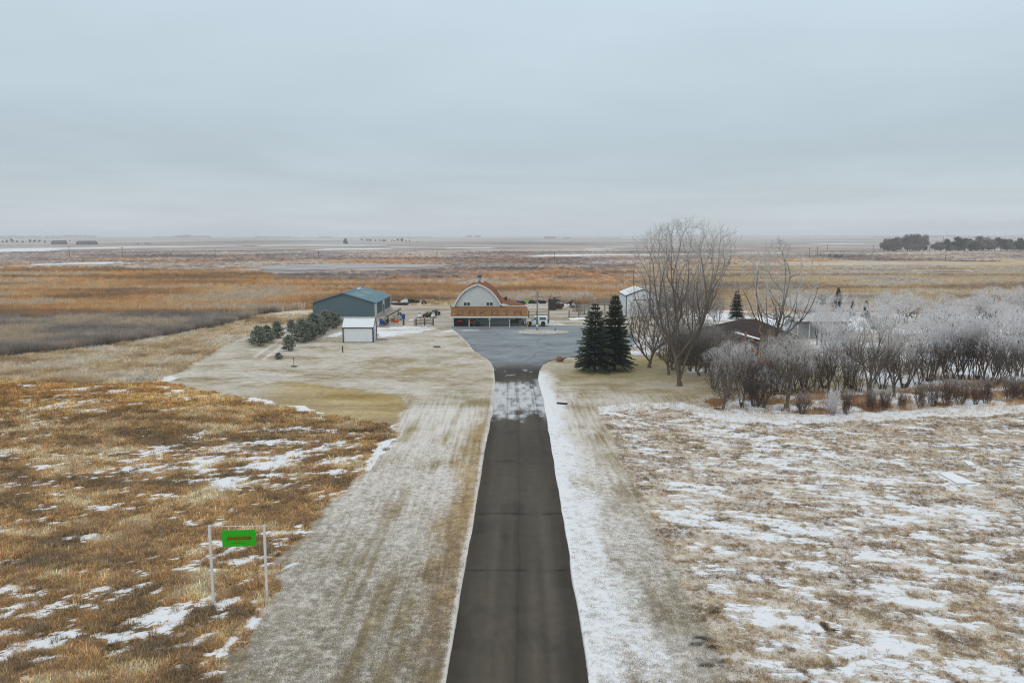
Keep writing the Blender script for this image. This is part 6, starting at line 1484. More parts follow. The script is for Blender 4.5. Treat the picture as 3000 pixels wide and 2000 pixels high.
def grow_tree(seed, height, stems, spread, levels=3, kids=(8,6,5,3), trunk_r=.3, clear=.25, fork=0.0, rime_lo=.0, rime_hi=1.0, twig_r=.014, up=.25, wob=.16, len_k=.5, spur=True, rime_top=True, asp=(1,1), stem_r=None, an0=(.45,.95), base_r=None, up0=.25, rime_h=(.45,.95), spur_p=.45, kr=.5, wob0=None):
    """bare tree: returns (thick segments, fine segments)"""
    rg = random.Random(seed); thick, fine = [], []
    def rime(p, lv):
        h = p.z/height; k = min(1, max(0, (h-rime_h[0])/(rime_h[1]-rime_h[0]))); k = k*k*(3-2*k); return max(0, min(1, rime_lo + (rime_hi-rime_lo)*k*(.30 + .25*lv)*rg.uniform(.6,1.25)))
    def limb(p, d, L, r, lv):
        ns = (9, 6, 4, 3, 2)[min(lv, 4)]; sl = L/ns; nk = kids[lv] if lv < len(kids) else 0
        pts = [p.copy()]
        for i in range(ns):
            wb = wob if (lv or wob0 is None) else wob0
            d = (d + Vector((rg.gauss(0,wb), rg.gauss(0,wb), rg.gauss(0,wb*.7)+(up*.5 if lv else up0)))).normalized()
            q = p + d*sl; ra, rb = r*(1 - .88*(i/ns)**.8), r*(1 - .88*((i+1)/ns)**.8)
            (thick if lv <= 1 else fine).append((*p, *q, max(ra,twig_r), max(rb,twig_r*.8), rime(p,lv), rime(q,lv)))
            p = q; pts.append(p.copy())
            if lv < levels and (i+1)/ns > (clear if lv == 0 else .12):
                m = nk/ns/(1-(clear if lv == 0 else .12)); cnt = int(m) + (1 if rg.random() < m-int(m) else 0)
                for _ in range(cnt):
                    ax = Vector((rg.gauss(0,1), rg.gauss(0,1), rg.gauss(0,.3))); ax = (ax - d*ax.dot(d))
                    if ax.length < .01: continue
                    ax.normalize(); an = rg.uniform(*an0)*(1 if lv else .85); nd = (d*math.cos(an) + ax*math.sin(an)).normalized()
                    limb(p.copy(), nd, L*len_k*rg.uniform(.55,1.1)*(1.15-.55*(i+1)/ns), max(rb*kr, twig_r), lv+1)
            elif spur and lv == levels and rg.random() < spur_p:
                for _ in range(2):
                    q2 = p + Vector((rg.gauss(0,.16), rg.gauss(0,.16), rg.gauss(.10,.12)))*min(1.2, height/9); fine.append((*p, *q2, twig_r*.9, twig_r*.5, rime(p,4), rime(q2,4)))
    for s in range(stems):
        a = 2*math.pi*(s+rg.uniform(-.25,.25))/max(stems,1); k = spread*rg.uniform(.5,1.1) if stems > 1 else spread*.2
        br_ = 0 if stems == 1 else (trunk_r*.8 if base_r is None else base_r*math.sqrt(rg.random())); p0 = Vector((math.cos(a)*br_, math.sin(a)*br_, fork)); d0 = Vector((math.cos(a)*k*asp[0], math.sin(a)*k*asp[1], 1)).normalized()
        limb(p0, d0, height*rg.uniform(.72,.98) if stems > 1 else height*.9, (stem_r or trunk_r*.62)*rg.uniform(.75,1.15) if stems > 1 else trunk_r, 0)
    if fork > 0:
        nsg = 5
        for i in range(nsg):
            z0, z1 = -.3+(fork+.5)*i/nsg, -.3+(fork+.5)*(i+1)/nsg; f = lambda t: trunk_r*(1.6 - .7*t + 1.0*(1-t)**6)
            thick.append((0,0,z0,rg.gauss(0,.02),rg.gauss(0,.02),z1,f(i/nsg),f((i+1)/nsg),0,0))
    return thick, fine
def tree_meshes(mat, **kw):
    th, fi = grow_tree(**kw); return (segs_mesh('trunk', th, mat, 5), segs_mesh('crown', fi, mat, 3), *extent(fi + th))
def extent(segs):
    S = np.array(segs)[:, 3:6]; return float(np.percentile(S[:, 2], 99.7)), float(np.percentile(np.hypot(S[:, 0], S[:, 1]), 95))*2
def crown_tree(mat, seed, height, z0, R, n, bases=1, base_r=.3, fork=1.0, tip_r=.012, pw=.42, rime_lo=.0, rime_hi=1.0, rime_h=(.4,.95), twigs=3, twig_l=.4, peak=.6, low=.25, lean=.25, trunk_min=.05, droop=0.0, ragged=.25):
    """bare tree grown towards points scattered through its crown: every limb thickens with what it carries"""
    rs = np.random.RandomState(seed); rg = random.Random(seed)
    t = rs.random_sample(n*2); prof = np.where(t < peak, low + (1-low)*np.sin(.5*np.pi*t/peak)**.8, np.cos(.5*np.pi*((t-peak)/(1-peak))**1.6)**.75)
    keep = rs.random_sample(n*2) < .25 + .75*prof; t, prof = t[keep][:n], prof[keep][:n]; m = len(t)
    an = rs.random_sample(m)*6.283; rr = R*prof*np.sqrt(rs.random_sample(m)**.75)*(1 + ragged*(vnoise(np.cos(an)*2+9, t*4+seed, seed) - .5)*2)
    pts = np.stack([np.cos(an)*rr, np.sin(an)*rr, height*(z0 + (1-z0)*t)], -1)
    P_, D_, par = [], [], []
    def node(p, d, q): P_.append(p); D_.append(d/np.linalg.norm(d)); par.append(q); return len(P_)-1
    zf = height*z0
    for b in range(bases):
        a = 2*math.pi*(b + rg.uniform(-.3,.3))/bases
        if fork > 0 and bases > 1:      # one butt dividing into limbs
            if b == 0: root = node(np.array([0,0,-.3]), np.array([0,0,1.]), -1); root = node(np.array([0,0,fork]), np.array([0,0,1.]), root)
            q = root; p = np.array([0,0,fork]); 
        else:
            p = np.array([math.cos(a)*base_r*rg.random(), math.sin(a)*base_r*rg.random(), -.2]) if bases > 1 else np.array([0,0,-.3]); q = node(p, np.array([0,0,1.]), -1)
        k = lean*rg.uniform(.5,1.3) if bases > 1 else .05
        d = np.array([math.cos(a)*k, math.sin(a)*k, 1.]); d /= np.linalg.norm(d)
        steps = max(2, int((zf*1.25 - p[2])/.7))
        for i in range(steps):
            d = d + np.array([rg.gauss(0,.06), rg.gauss(0,.06), .04]); d /= np.linalg.norm(d); p = p + d*(zf*1.25 - max(p[2], 0) if steps == 1 else .7); q = node(p, d, q)
    order = np.argsort(pts[:, 2] + .35*np.hypot(pts[:, 0], pts[:, 1]))
    cap = len(P_) + 3*m + 10; PA = np.zeros((cap, 3)); DA = np.zeros((cap, 3)); PA[:len(P_)] = P_; DA[:len(P_)] = D_; cnt = len(P_); par = par + [0]*(cap-len(par))
    for i in order:
        v = pts[i] - PA[:cnt]; L = np.linalg.norm(v, axis=1) + 1e-6; c = (v*DA[:cnt]).sum(1)/L; Lh = np.sqrt((v[:, 0]**2 + v[:, 1]**2)*2.4 + v[:, 2]**2)
        cost = Lh*(1 + 1.3*(1-c))*np.where(v[:, 2] < -.1, 1.8, 1.0) + np.where(PA[:cnt, 2] < zf*.5, 3.0, 0); j = int(cost.argmin())
        q = j; Lj = L[j]
        if Lj > .55:
            mid = PA[j] + DA[j]*Lj*.28 + v[j]*.25 + rs.standard_normal(3)*.05*Lj; dd = pts[i]-PA[j]*.5-mid*.5
            PA[cnt] = mid; w_ = mid-PA[j]; DA[cnt] = w_/np.linalg.norm(w_); par[cnt] = q; q = cnt; cnt += 1
        w_ = pts[i] - PA[q]; dn = w_/max(np.linalg.norm(w_), 1e-6)*.65 + DA[q]*.35 + np.array([0,0,.10-droop]); PA[cnt] = pts[i]; DA[cnt] = dn/np.linalg.norm(dn); par[cnt] = q; cnt += 1
    load = np.ones(cnt); kids = np.zeros(cnt, int)
    for i in range(cnt-1, -1, -1):
        if par[i] >= 0: load[par[i]] += load[i]; kids[par[i]] += 1
    rad = tip_r*load**pw
    big = np.full(cnt, -1); bl = np.zeros(cnt)
    for i in range(cnt):
        if par[i] >= 0 and load[i] > bl[par[i]]: bl[par[i]] = load[i]; big[par[i]] = i
    pr = np.array(par[:cnt])
    for lim, its in ((3, 3), (10, 10), (40, 22)):          # limbs straighten as they thicken
        sel = np.where((load > lim) & (pr >= 0) & (big >= 0))[0]; sel = sel[pr[pr[sel]] >= -1]
        sel = sel[PA[sel, 2] > .3]
        for _ in range(its): PA[sel] = .5*PA[sel] + .25*(PA[pr[sel]] + PA[big[sel]])
    thick, fine = [], []
    def rim(p, f):
        k = min(1, max(0, (p[2]/height - rime_h[0])/(rime_h[1]-rime_h[0]))); k = k*k*(3-2*k); return max(0, min(1, rime_lo + (rime_hi-rime_lo)*k*f*rg.uniform(.6,1.25)))
    for i in range(cnt):
        q = par[i]
        if q < 0: continue
        ra, rb = min(rad[q], rad[i]*1.25), rad[i]; f = .25 if rb > .05 else (.6 if rb > .022 else 1.0)
        (thick if rb > trunk_min*.6 else fine).append((*PA[q], *PA[i], ra, rb, rim(PA[q], f), rim(PA[i], f)))
        if kids[i] <= 1:
            for _ in range(twigs):
                d = DA[i]*.8 + rs.standard_normal(3)*.42 + np.array([0,0,.25-droop]); d /= np.linalg.norm(d); l = twig_l*rg.uniform(.5,1.3); e1 = PA[i] + d*l; fine.append((*PA[i], *e1, tip_r*.95, tip_r*.6, rim(PA[i],1), rim(e1,1)))
                e0 = PA[i] + d*l*.5; d2 = d + rs.standard_normal(3)*.45; e2 = e0 + d2/np.linalg.norm(d2)*l*.55; fine.append((*e0, *e2, tip_r*.8, tip_r*.5, rim(e0,1), rim(e2,1)))
    for b in [i for i in range(cnt) if par[i] < 0]:      # root flare
        r = rad[b]; thick.append((PA[b][0], PA[b][1], -.35, PA[b][0], PA[b][1], .55, r*1.7, r*1.02, 0, 0))
    return (segs_mesh('trunk', thick, mat, 5), segs_mesh('crown', fine, mat, 3), *extent(fine))
def put_tree(name, label, cat, meshes, loc, rz=0.0, s=1.0, group=None, sz=None):
    t = thing(name, label, cat, loc, rz, group); t.scale = (s, s, s*(sz or 1.0))
    link('trunk', meshes[0], t); link('crown', meshes[1], t); return t
def fit(t, m, px, pb, pt, wpx):
    """scale a tree to the height and crown width measured in the photograph"""
    g = G(px, pb); dpp = (g[1]*CT + H*ST)/F; s = P(px, pt, g[1])[2]/m[2]; k = wpx*dpp/m[3]; t.scale = (k, k, s); return t
def px_scale(px, pb, pt, h):
    g = G(px, pb); return g, P(px, pt, g[1])[2]/h

# the two great bare trees
T1 = crown_tree('bark_grey', 21, 18.5, .22, 6.2, 1050, bases=7, fork=1.5, tip_r=.0135, pw=.405, rime_lo=.08, rime_hi=.8, rime_h=(.35,.9), twigs=2, twig_l=1.0, peak=.74, low=.16, lean=.34, ragged=.45)
fit(put_tree('bare_tree', 'tallest bare tree, its trunk forking low into upright stems', 'tree', T1, G(1990,1130), .6), T1, 1990, 1130, 638, 292)
T2 = crown_tree('bark_grey', 34, 17.5, .40, 5.2, 420, bases=1, fork=0, tip_r=.0165, pw=.42, rime_lo=.1, rime_hi=1.15, rime_h=(.38,.7), twigs=3, twig_l=.65, peak=.45, low=.5, ragged=.5)
fit(put_tree('bare_tree', 'large spreading bare tree with frosted tips right of the tallest tree', 'tree', T2, G(2264,1124), 2.0), T2, 2264, 1124, 698, 235)
# smaller yard trees
TY = [crown_tree('bark_grey', 50+i, 9.0, .24, 3.1, 620, bases=1, fork=0, tip_r=.011, rime_lo=.08, rime_hi=.6, twigs=3, twig_l=.45, peak=.45, low=.6) for i in range(2)]
for (px, pb, pt, lab, v) in ((1902,1077,850,'slender bare yard tree with round crown right of the two spruces',0),(1958,1098,930,'thin bare sapling just left of the tallest tree trunk',1),(2048,1101,950,'thin bare sapling right of the tallest tree trunk',0),(2118,1199,1040,'thin leaning sapling at the left end of the shelterbelt',1),(2085,1105,955,'bare sapling in front of the left half of the house',1),(2150,1110,965,'bare sapling in front of the middle of the house roof',0)):
    g, s = px_scale(px, pb, pt, TY[v][2]); put_tree('yard_tree', lab, 'tree', TY[v], g, px*.7, s, 'small yard trees')
def bush_spec(i, seed0, mat, h, **kw):
    rg = random.Random(seed0*13+i)
    base = dict(seed=seed0+i, height=h, z0=rg.uniform(.14,.34), R=rg.uniform(1.9,2.9), n=rg.choice((320,400,480)), bases=rg.choice((4,5,7,8)), base_r=rg.uniform(.4,.9), fork=0, tip_r=.0105, pw=.40, twigs=3, twig_l=rg.uniform(.42,.6), peak=rg.uniform(.5,.75), low=rg.uniform(.3,.55), lean=rg.uniform(.15,.32), ragged=.45)
    base.update(kw); return crown_tree(mat, **base)
TB = [bush_spec(i, 70, 'bark_grey', 7.5, rime_lo=.10, rime_hi=.55, rime_h=(.2,.9)) for i in range(3)]
for i, (px, pb, pt) in enumerate(((1925,952,858),(1965,945,852),(2005,955,850),(2050,950,858),(2095,955,870),(1890,965,880))):
    g, s = px_scale(px, pb, pt, 7.4); put_tree('hedge_tree', '%s grey frosted tree in the row behind the tallest bare tree, counted from the left' % ORD[[1,2,3,4,5,0][i]], 'tree', TB[i % 3], g, i*1.3, s, 'frosted trees between the white shed and the house')
for i, (px, pb, pt) in enumerate(((1975,1085,945),(2025,1088,935),(2068,1092,945),(2270,1095,965),(2325,1085,965),(2120,1112,985))):
    g, s = px_scale(px, pb, pt, 7.4); put_tree('garden_bush', '%s twiggy bare bush from the left along the front of the brown house' % ORD[[0,1,2,4,5,3][i]], 'shrub', TB[(i+1) % 3], g, i*1.7+.5, s, 'bare bushes along the front of the house')

# shelterbelt, front trees (dark stems, rimed tops)
TF = [bush_spec(i, 100, 'bark_dark', 7.0, rime_lo=.0, rime_hi=1.0, rime_h=(.38,1.08)) for i in range(6)]
TT = [crown_tree('bark_grey', 120+i, 8.5, .40, 2.5, 560, bases=3, fork=1.4, tip_r=.012, rime_lo=.0, rime_hi=1.0, rime_h=(.45,.9), twigs=3, twig_l=.5, peak=.6, low=.4, lean=.3, ragged=.4) for i in range(2)]
FRONT = [(2131,1166,1005,0),(2172,1193,990,1),(2205,1168,1000,2),(2234,1193,1040,3),(2262,1160,985,4),(2302,1197,948,6),(2335,1150,990,5),(2361,1158,1020,3),(2396,1150,995,0),(2426,1156,985,1),(2462,1155,990,4),(2490,1140,975,2),(2514,1148,1000,5),(2551,1182,908,7),(2585,1140,965,3),(2619,1163,980,6),(2648,1137,935,0),(2690,1128,955,4),(2720,1118,950,2),(2745,1112,940,5),(2768,1110,948,1),(2789,1108,950,3),(2812,1112,938,0),(2836,1112,935,4),(2862,1112,930,2),(2890,1118,938,5),(2918,1132,955,1),(2942,1112,940,3),(2966,1116,965,0),(2992,1105,930,4),(3030,1100,935,2)]
NAMES2 = ORD + ['twenty-first','twenty-second','twenty-third','twenty-fourth','twenty-fifth','twenty-sixth','twenty-seventh','twenty-eighth','twenty-ninth','thirtieth','thirty-first']
rgS = random.Random(8)
for i, (px, pb, pt, v) in enumerate(FRONT):
    m = TF[v] if v < 6 else TT[v-6]; g, s = px_scale(px, pb, pt, m[2])
    t = put_tree('shelterbelt_tree', '%s tree from the left in the front row of the dark-stemmed shelterbelt' % NAMES2[i], 'tree', m, g, i*2.1, s, 'front row of the shelterbelt')
    k = rgS.uniform(.45, .78)*m[2]/m[3]; t.scale = (s*k, s*k, s*rgS.uniform(.70,1.08))
THICK = [(2092,1140,985),(2152,1145,995),(2190,1150,985),(2250,1140,985),(2285,1150,1000),(2350,1135,985),(2415,1138,1000),(2478,1130,975),(2565,1125,965)]
for i, (px, pb, pt) in enumerate(THICK):
    m = (TF+TB)[(i*5+2) % 9]; g, s = px_scale(px, pb, pt, m[2])
    t = put_tree('thicket_tree', '%s twiggy grey-brown tree from the left in the thicket behind the front shelterbelt row' % ORD[i], 'tree', m, g, i*2.7+1, s, 'thicket behind the front shelterbelt row')
    k = rgS.uniform(.45, .7)*m[2]/m[3]; t.scale = (s*k, s*k, s*rgS.uniform(.70,1.12))
# low shrubs in front of them
TS = [tree_meshes('bark_brown', seed=140+i, height=2.2, stems=18, spread=.55, levels=2, kids=(7,5), trunk_r=.035, base_r=.28, clear=.1, rime_lo=.0, rime_hi=.6, rime_h=(.3,1.), twig_r=.009, up=.14, wob=.12, len_k=.45) for i in range(3)]
TSW = tree_meshes('bark_lilac', seed=149, height=2.2, stems=18, spread=.75, levels=2, kids=(7,5), trunk_r=.03, base_r=.3, clear=.1, rime_lo=.35, rime_hi=1.1, rime_h=(.0,.7), twig_r=.011, up=.1, wob=.14, len_k=.45)
SHR = [(2349,1212,1158),(2438,1217,1150),(2478,1213,1152),(2551,1202,1152),(2591,1198,1148),(2640,1197,1150),(2696,1197,1132),(2733,1190,1130),(2773,1187,1120),(2813,1185,1122),(2858,1185,1125),(2890,1181,1115),(2955,1175,1112),(2987,1168,1108)]
for i, (px, pb, pt) in enumerate(SHR):
    g, s = px_scale(px, pb, pt, 1.9)
    t = put_tree('low_shrub', 'pale frosted low shrub, second from the left along the field edge' if i == 1 else '%s low twiggy shrub from the left along the snowy field edge' % ORD[i], 'shrub', TSW if i == 1 else TS[i % 3], g, i*1.7, s, 'low shrubs along the field edge')
    k = rgS.uniform(.6, 1.0); t.scale = (s*k, s*k, s*rgS.uniform(.9,1.1))
# a few shrubs with rusty leaves left on
def leafy(seed):
    rg = random.Random(seed); mb = MB()
    for i in range(70):
        a = rg.uniform(0,6.28); r = rg.random()**.5; p = Vector((math.cos(a)*r*1.1, math.sin(a)*r*1.1, 1.2+rg.random()*2.6*(1-.45*r))); u = Vector((rg.gauss(0,1),rg.gauss(0,1),rg.gauss(0,1))).normalized()*.11; w = Vector((rg.gauss(0,1),rg.gauss(0,1),rg.gauss(0,1))).normalized()*.11
        mb.add([p-u, p+w, p+u, p-w], [(0,1,2,3)])
    return mb
plain('rust_leaf', (.24,.125,.06), .9, var=.4, scale=6)
g, s = px_scale(2212,1190,985,3.6); t = put_tree('rusty_shrub', 'tall shrub still holding rust-coloured leaves in front of the house roof', 'shrub', TS[0], g, .4, s*.85, None, 1.5); leafy(3).build('leaves', 'rust_leaf', t)
# rear shelterbelt, all white with rime
TR = [bush_spec(i, 160, 'bark_lilac', 7.0, rime_lo=.15, rime_hi=1.3, rime_h=(.2,.75), tip_r=.013, R=(2.6,3.2,2.4,3.0,2.7)[i], bases=(3,5,4,2,6)[i]) for i in range(5)]
REAR = [(2345,942,842),(2385,938,880),(2450,978,868),(2560,965,880),(2590,952,866),(2622,958,862),(2655,948,850),(2685,945,855),(2712,985,900),(2735,955,866),(2765,948,862),(2790,975,890),(2815,955,866),(2840,945,850),(2872,940,840),(2902,950,842),(2930,960,858),(2955,985,880),(2975,950,850),(3005,950,842)]
for i, (px, pb, pt) in enumerate(REAR):
    g, s = px_scale(px, pb, pt, 7.0); t = put_tree('rimed_tree', '%s rime-white tree from the left in the rear shelterbelt rows' % ORD[i], 'tree', TR[i*3 % 5], g, i*1.9, s, 'rear shelterbelt white with rime'); k = rgS.uniform(.9,1.35); t.scale = (s*k, s*k, s*rgS.uniform(.70,1.12))
for i, (px, pb, pt) in enumerate(((2640,1020,925),(2700,1030,930),(2780,1045,930),(2850,1040,915),(2920,1055,925),(2985,1045,915),(2580,1000,915),(3040,1020,905),(2405,1010,900),(2470,1015,895),(2435,1030,925))):
    g, s = px_scale(px, pb, pt, 7.0); put_tree('rimed_tree', '%s rime-white tree of the middle shelterbelt row above the snow patch' % ORD[[4,5,6,7,8,9,3,10,0,2,1][i]], 'tree', TR[(i*2+1) % 5], g, i*2.3, s, 'middle shelterbelt row white with rime')
# frosted thicket behind the wreck and yard bushes
for i, (px, pb, pt) in enumerate(((1682,884,866),(1700,883,862),(1718,883,861),(1734,882,866))):
    g, s = px_scale(px, pb, pt, 1.9); put_tree('frosted_bush', '%s rounded frosted bush behind the scrap by the ramp, from the left' % ORD[i], 'shrub', TSW, g, i*1.5, s, 'frosted bushes behind the ramp')

# ---------------- spruces and pines
def needle_mat(name, c, tip):
    m, nt, b = new_mat(name); w = NT(nt)
    n = w.noise(w.obj(), 1.1, 3.0, .6); k = w.attr('rime').outputs['Fac']
    w.set(b.inputs['Base Color'], w.mix(k, w.mix(w.ss(.3,.7,n), c, [x*1.7 for x in c]), tip)); b.inputs['Roughness'].default_value = .85; b.inputs['Specular IOR Level'].default_value = .1
needle_mat('spruce_needles', (.026,.040,.024), (.32,.34,.31)); needle_mat('pine_needles', (.085,.105,.066), (.58,.60,.56))
def spruce_meshes(seed, h, w, rows=30, rime=.08, dens=1.0):
    rg = random.Random(seed); V, Fc, A = [], [], []; segs = []
    for i in range(10): segs.append((0,0,-.2+h*i/10,0,0,-.2+h*(i+1)/10,.16*(1-.1*i)*h/9+.02,.16*(1-.1*(i+1))*h/9+.02,0,0))
    for k in range(rows):
        t = (k + rg.random()*.6)/rows; z = h*(.10 + .89*t); R = w*((1-t)**.72)*rg.uniform(.88,1.10) + .12
        nb = max(5, int((14 - 6*t)*dens)); ph = rg.uniform(0, 6.28)
        for j in range(nb):
            a = ph + 2*math.pi*j/nb + rg.gauss(0,.16); L = R*rg.uniform(.72,1.18); ca, sa = math.cos(a), math.sin(a)
            droop = .30*(1-t) + .04; lift = .35*t
            def pt(s): return Vector((ca*L*s, sa*L*s, z + L*(lift*s - droop*s*s*1.1 + .10*s*s*s*s)))
            segs.append((*pt(0), *pt(.8), .03, .012, 0, 0))
            m = max(5, int(L*8.0))
            for i in range(m):
                s = .10 + .9*(i+rg.random())/m; p = pt(s); wl = (.22 + .24*L*(1-s))*rg.uniform(.7,1.3); wl = min(wl, .6)
                for sd in (-1, 1):
                    dr = Vector((ca*.55 - sd*sa*.85, sa*.55 + sd*ca*.85, -.28 + rg.gauss(0,.14))).normalized(); q = p + dr*wl
                    sidev = Vector((ca, sa, .1))*(.07+.04*rg.random()); dn = Vector((0,0,-.08)); o = len(V)
                    V.extend([tuple(p - sidev), tuple(p + sidev), tuple(q + sidev*.35 + dn*.5), tuple(q - sidev*.35 + dn)]); A.extend([rime*rg.random()]*2 + [rime*(1+rg.random())]*2); Fc.append((o, o+1, o+2, o+3))
            q = pt(1.0); e = pt(1.0) + Vector((ca*.16, sa*.16, .03)); o = len(V); sv = Vector((-sa,ca,0))*.06
            V.extend([tuple(q-sv), tuple(q+sv), tuple(e), tuple(q+Vector((0,0,-.07)))]); A.extend([rime]*4); Fc.append((o,o+1,o+2,o+3))
    o = len(V)
    for a in range(4): V.extend([(.07*math.cos(a*1.57),.07*math.sin(a*1.57),h*.93),(.07*math.cos(a*1.57+1.57),.07*math.sin(a*1.57+1.57),h*.93),(0,0,h*1.01),(0,0,h*.97)]); A.extend([0]*4); Fc.append((o+4*a,o+4*a+1,o+4*a+2,o+4*a+3))
    return segs_mesh('trunk', segs, 'bark_dark', 5), np_mesh('crown', V, Fc, 'spruce_needles', {'rime': A}, smooth=False)
def pine_meshes(seed, h, w, rime=.45):
    rg = random.Random(seed); V, Fc, A, segs = [], [], [], []
    for i in range(6): segs.append((0,0,-.2+h*i/6.3,rg.gauss(0,.02),0,-.2+h*(i+1)/6.3,.09*(1-.13*i),.09*(1-.13*(i+1)),0,0))
    nb = 110
    for k in range(nb):
        t = (k+rg.random())/nb; z = h*(.015+.88*t); a = rg.uniform(0,6.283); R = w*min(1, .70+t*2.0)*(1-t)**.62*rg.uniform(.70,1.12)+.12
        tip = Vector((math.cos(a)*R, math.sin(a)*R, z+R*(.18+.3*t))); base = Vector((0,0,z)); segs.append((*base,*tip,.025,.012,0,0))
        for i in range(9):
            s = .35+.65*(i+rg.random())/9; c = base.lerp(tip, s) + Vector((rg.gauss(0,.09),rg.gauss(0,.09),rg.gauss(0,.07)))
            for j in range(6):
                d = Vector((rg.gauss(0,1),rg.gauss(0,1),rg.gauss(.45,.7))).normalized(); sdv = d.cross(Vector((rg.gauss(0,1),rg.gauss(0,1),rg.gauss(0,1)))).normalized()*.05; q = c+d*rg.uniform(.15,.30); o = len(V)
                V.extend([tuple(c-sdv),tuple(c+sdv),tuple(q)]); r_ = rime*rg.random()*s*1.2; A.extend([r_*.3,r_*.3,min(1,r_*2.2)]); Fc.append((o,o+1,o+2))
    return segs_mesh('trunk', segs, 'bark_dark', 5), np_mesh('crown', V, Fc, 'pine_needles', {'rime': A}, smooth=False)
S1 = spruce_meshes(5, 9.0, 2.35, 27); S2 = spruce_meshes(9, 10.0, 2.1, 36)
t = put_tree('spruce', 'dark green spruce, the left and shorter of the pair by the lot', 'tree', S1, G(1742,1087)); fit(t, (0,0,9.05,4.9), 1742, 1087, 886, 122)
t = put_tree('spruce', 'dark green spruce, the right and taller of the pair by the lot', 'tree', S2, G(1800,1084), 1.0); fit(t, (0,0,10.05,4.5), 1800, 1084, 862, 112)
for px, pb, pt, lab, m in ((2157,935,848,'dark spruce standing behind the brown house roof',S1),(2453,915,842,'narrow dark spruce behind the frosted trees right of the garage',S2),(2496,925,880,'short dark spruce, left of two small ones in the rear shelterbelt',S2),(2536,930,879,'small round-topped spruce, right of two small ones in the rear shelterbelt',S1)):
    g, s = px_scale(px, pb, pt, 9.0 if m is S1 else 10.0); put_tree('spruce', lab, 'tree', m, g, px, s)
PN = [pine_meshes(20+i, 3.6, 1.75 + .2*(i == 0)) for i in range(3)]
PINES = [(757,1013,958,'bushy pine at the left end of the pine row'),(783,1003,955,'second bushy pine from the left end of the row'),(812,990,943,'third bushy pine, behind the first two'),(855,974,939,'lone bushy pine set back from the row above the tracks'),(846,1027,983,'isolated round pine in front of the pine row'),(884,1004,938,'large pine at the near end of the thick pine cluster'),(903,997,942,'pine pressed against the large near pine of the cluster'),(921,987,921,'tall pointed pine in the middle of the cluster'),(938,979,928,'pine right of the tall pointed one in the cluster'),(954,969,913,'tall pine against the blue shed wall'),(973,962,914,'pine near the right end against the blue shed'),(989,955,920,'last pine at the right end touching the white shed')]
for i, (px, pb, pt, lab) in enumerate(PINES):
    g, s = px_scale(px, pb, pt, 3.55); t = put_tree('pine', lab, 'tree', PN[i % 3], g, i*1.1, s, 'young pines on the left lawn'); t.scale = (s*1.12, s*1.12, s*1.10)
g, s = px_scale(816,1051,1032,3.55); t = put_tree('pine_sapling', 'tiny frosted pine sapling on the left lawn', 'tree', PN[1], g, .5, s); t.scale = (s*1.6, s*1.6, s)

# ---------------- far farmsteads, groves and woods
plain('far_barn_wall', (.17,.13,.12), .9, var=.2, scale=.3); plain('far_barn_roof', (.10,.085,.09), .9, var=.2, scale=.3); plain('far_white_wall', (.5,.5,.49), .9, var=.1); plain('far_red_wall', (.24,.07,.06), .9, var=.1)
def far_building(label, px0, px1, pb, pt, wall, roof, depth=12.0, cat='barn'):
    a, b = G(px0, pb), G(px1, pb); Y = a[1]; w = b[0]-a[0]; h = P(px0, pt, Y)[2]
    t = thing('far_barn', label, cat, ((a[0]+b[0])/2, Y, 0)); ze = h*.55
    MB().box(-w/2, w/2, 0, depth, -1, ze).build('wall', wall, t)
    for y0_, z0_, y1_, z1_ in ((-.6, ze-.1, depth/2, h), (depth/2+.02, h, depth+.6, ze-.1)): MB().slab([(-w/2-.6,y0_,z0_+.2),(w/2+.6,y0_,z0_+.2),(w/2+.6,y1_,z1_+.2),(-w/2-.6,y1_,z1_+.2)], .25).build('roof', roof, t)
    for sx in (-1, 1): MB().prism_x([(0,ze),(depth,ze),(depth/2,h)], sx*w/2-.2, sx*w/2+.2).build('gable', wall, t)
    n = max(2, int(w/6))
    for i in range(n): x = -w/2+w*(i+.5)/n; MB().box(x-.9, x+.9, -.12, -.01, ze*.3, ze*.75).build('window', 'window_glass', t)
far_building('wide dark-roofed far barn at the left horizon near the ice', 150, 184, 716, 704.5, 'far_barn_wall', 'far_barn_roof', 16)
far_building('long low pale far shed right of the dark-roofed barn', 223, 275, 717, 706, 'far_barn_wall', 'far_barn_roof', 14, 'shed')
far_building('distant small house left of the red shed in the middle farmstead', 1072, 1088, 707, 701, 'far_white_wall', 'far_barn_roof', 10, 'house')
far_building('distant red shed in the middle farmstead on the horizon', 1118, 1130, 706.5, 701.5, 'far_red_wall', 'far_red_wall', 8, 'shed')
far_building('pale distant house above the dark tree row at right', 2772, 2800, 697, 688.5, 'far_white_wall', 'far_barn_roof', 12, 'house')
far_building('second pale distant house at right, left of the first', 2748, 2766, 697, 689.5, 'far_white_wall', 'far_barn_roof', 12, 'house')
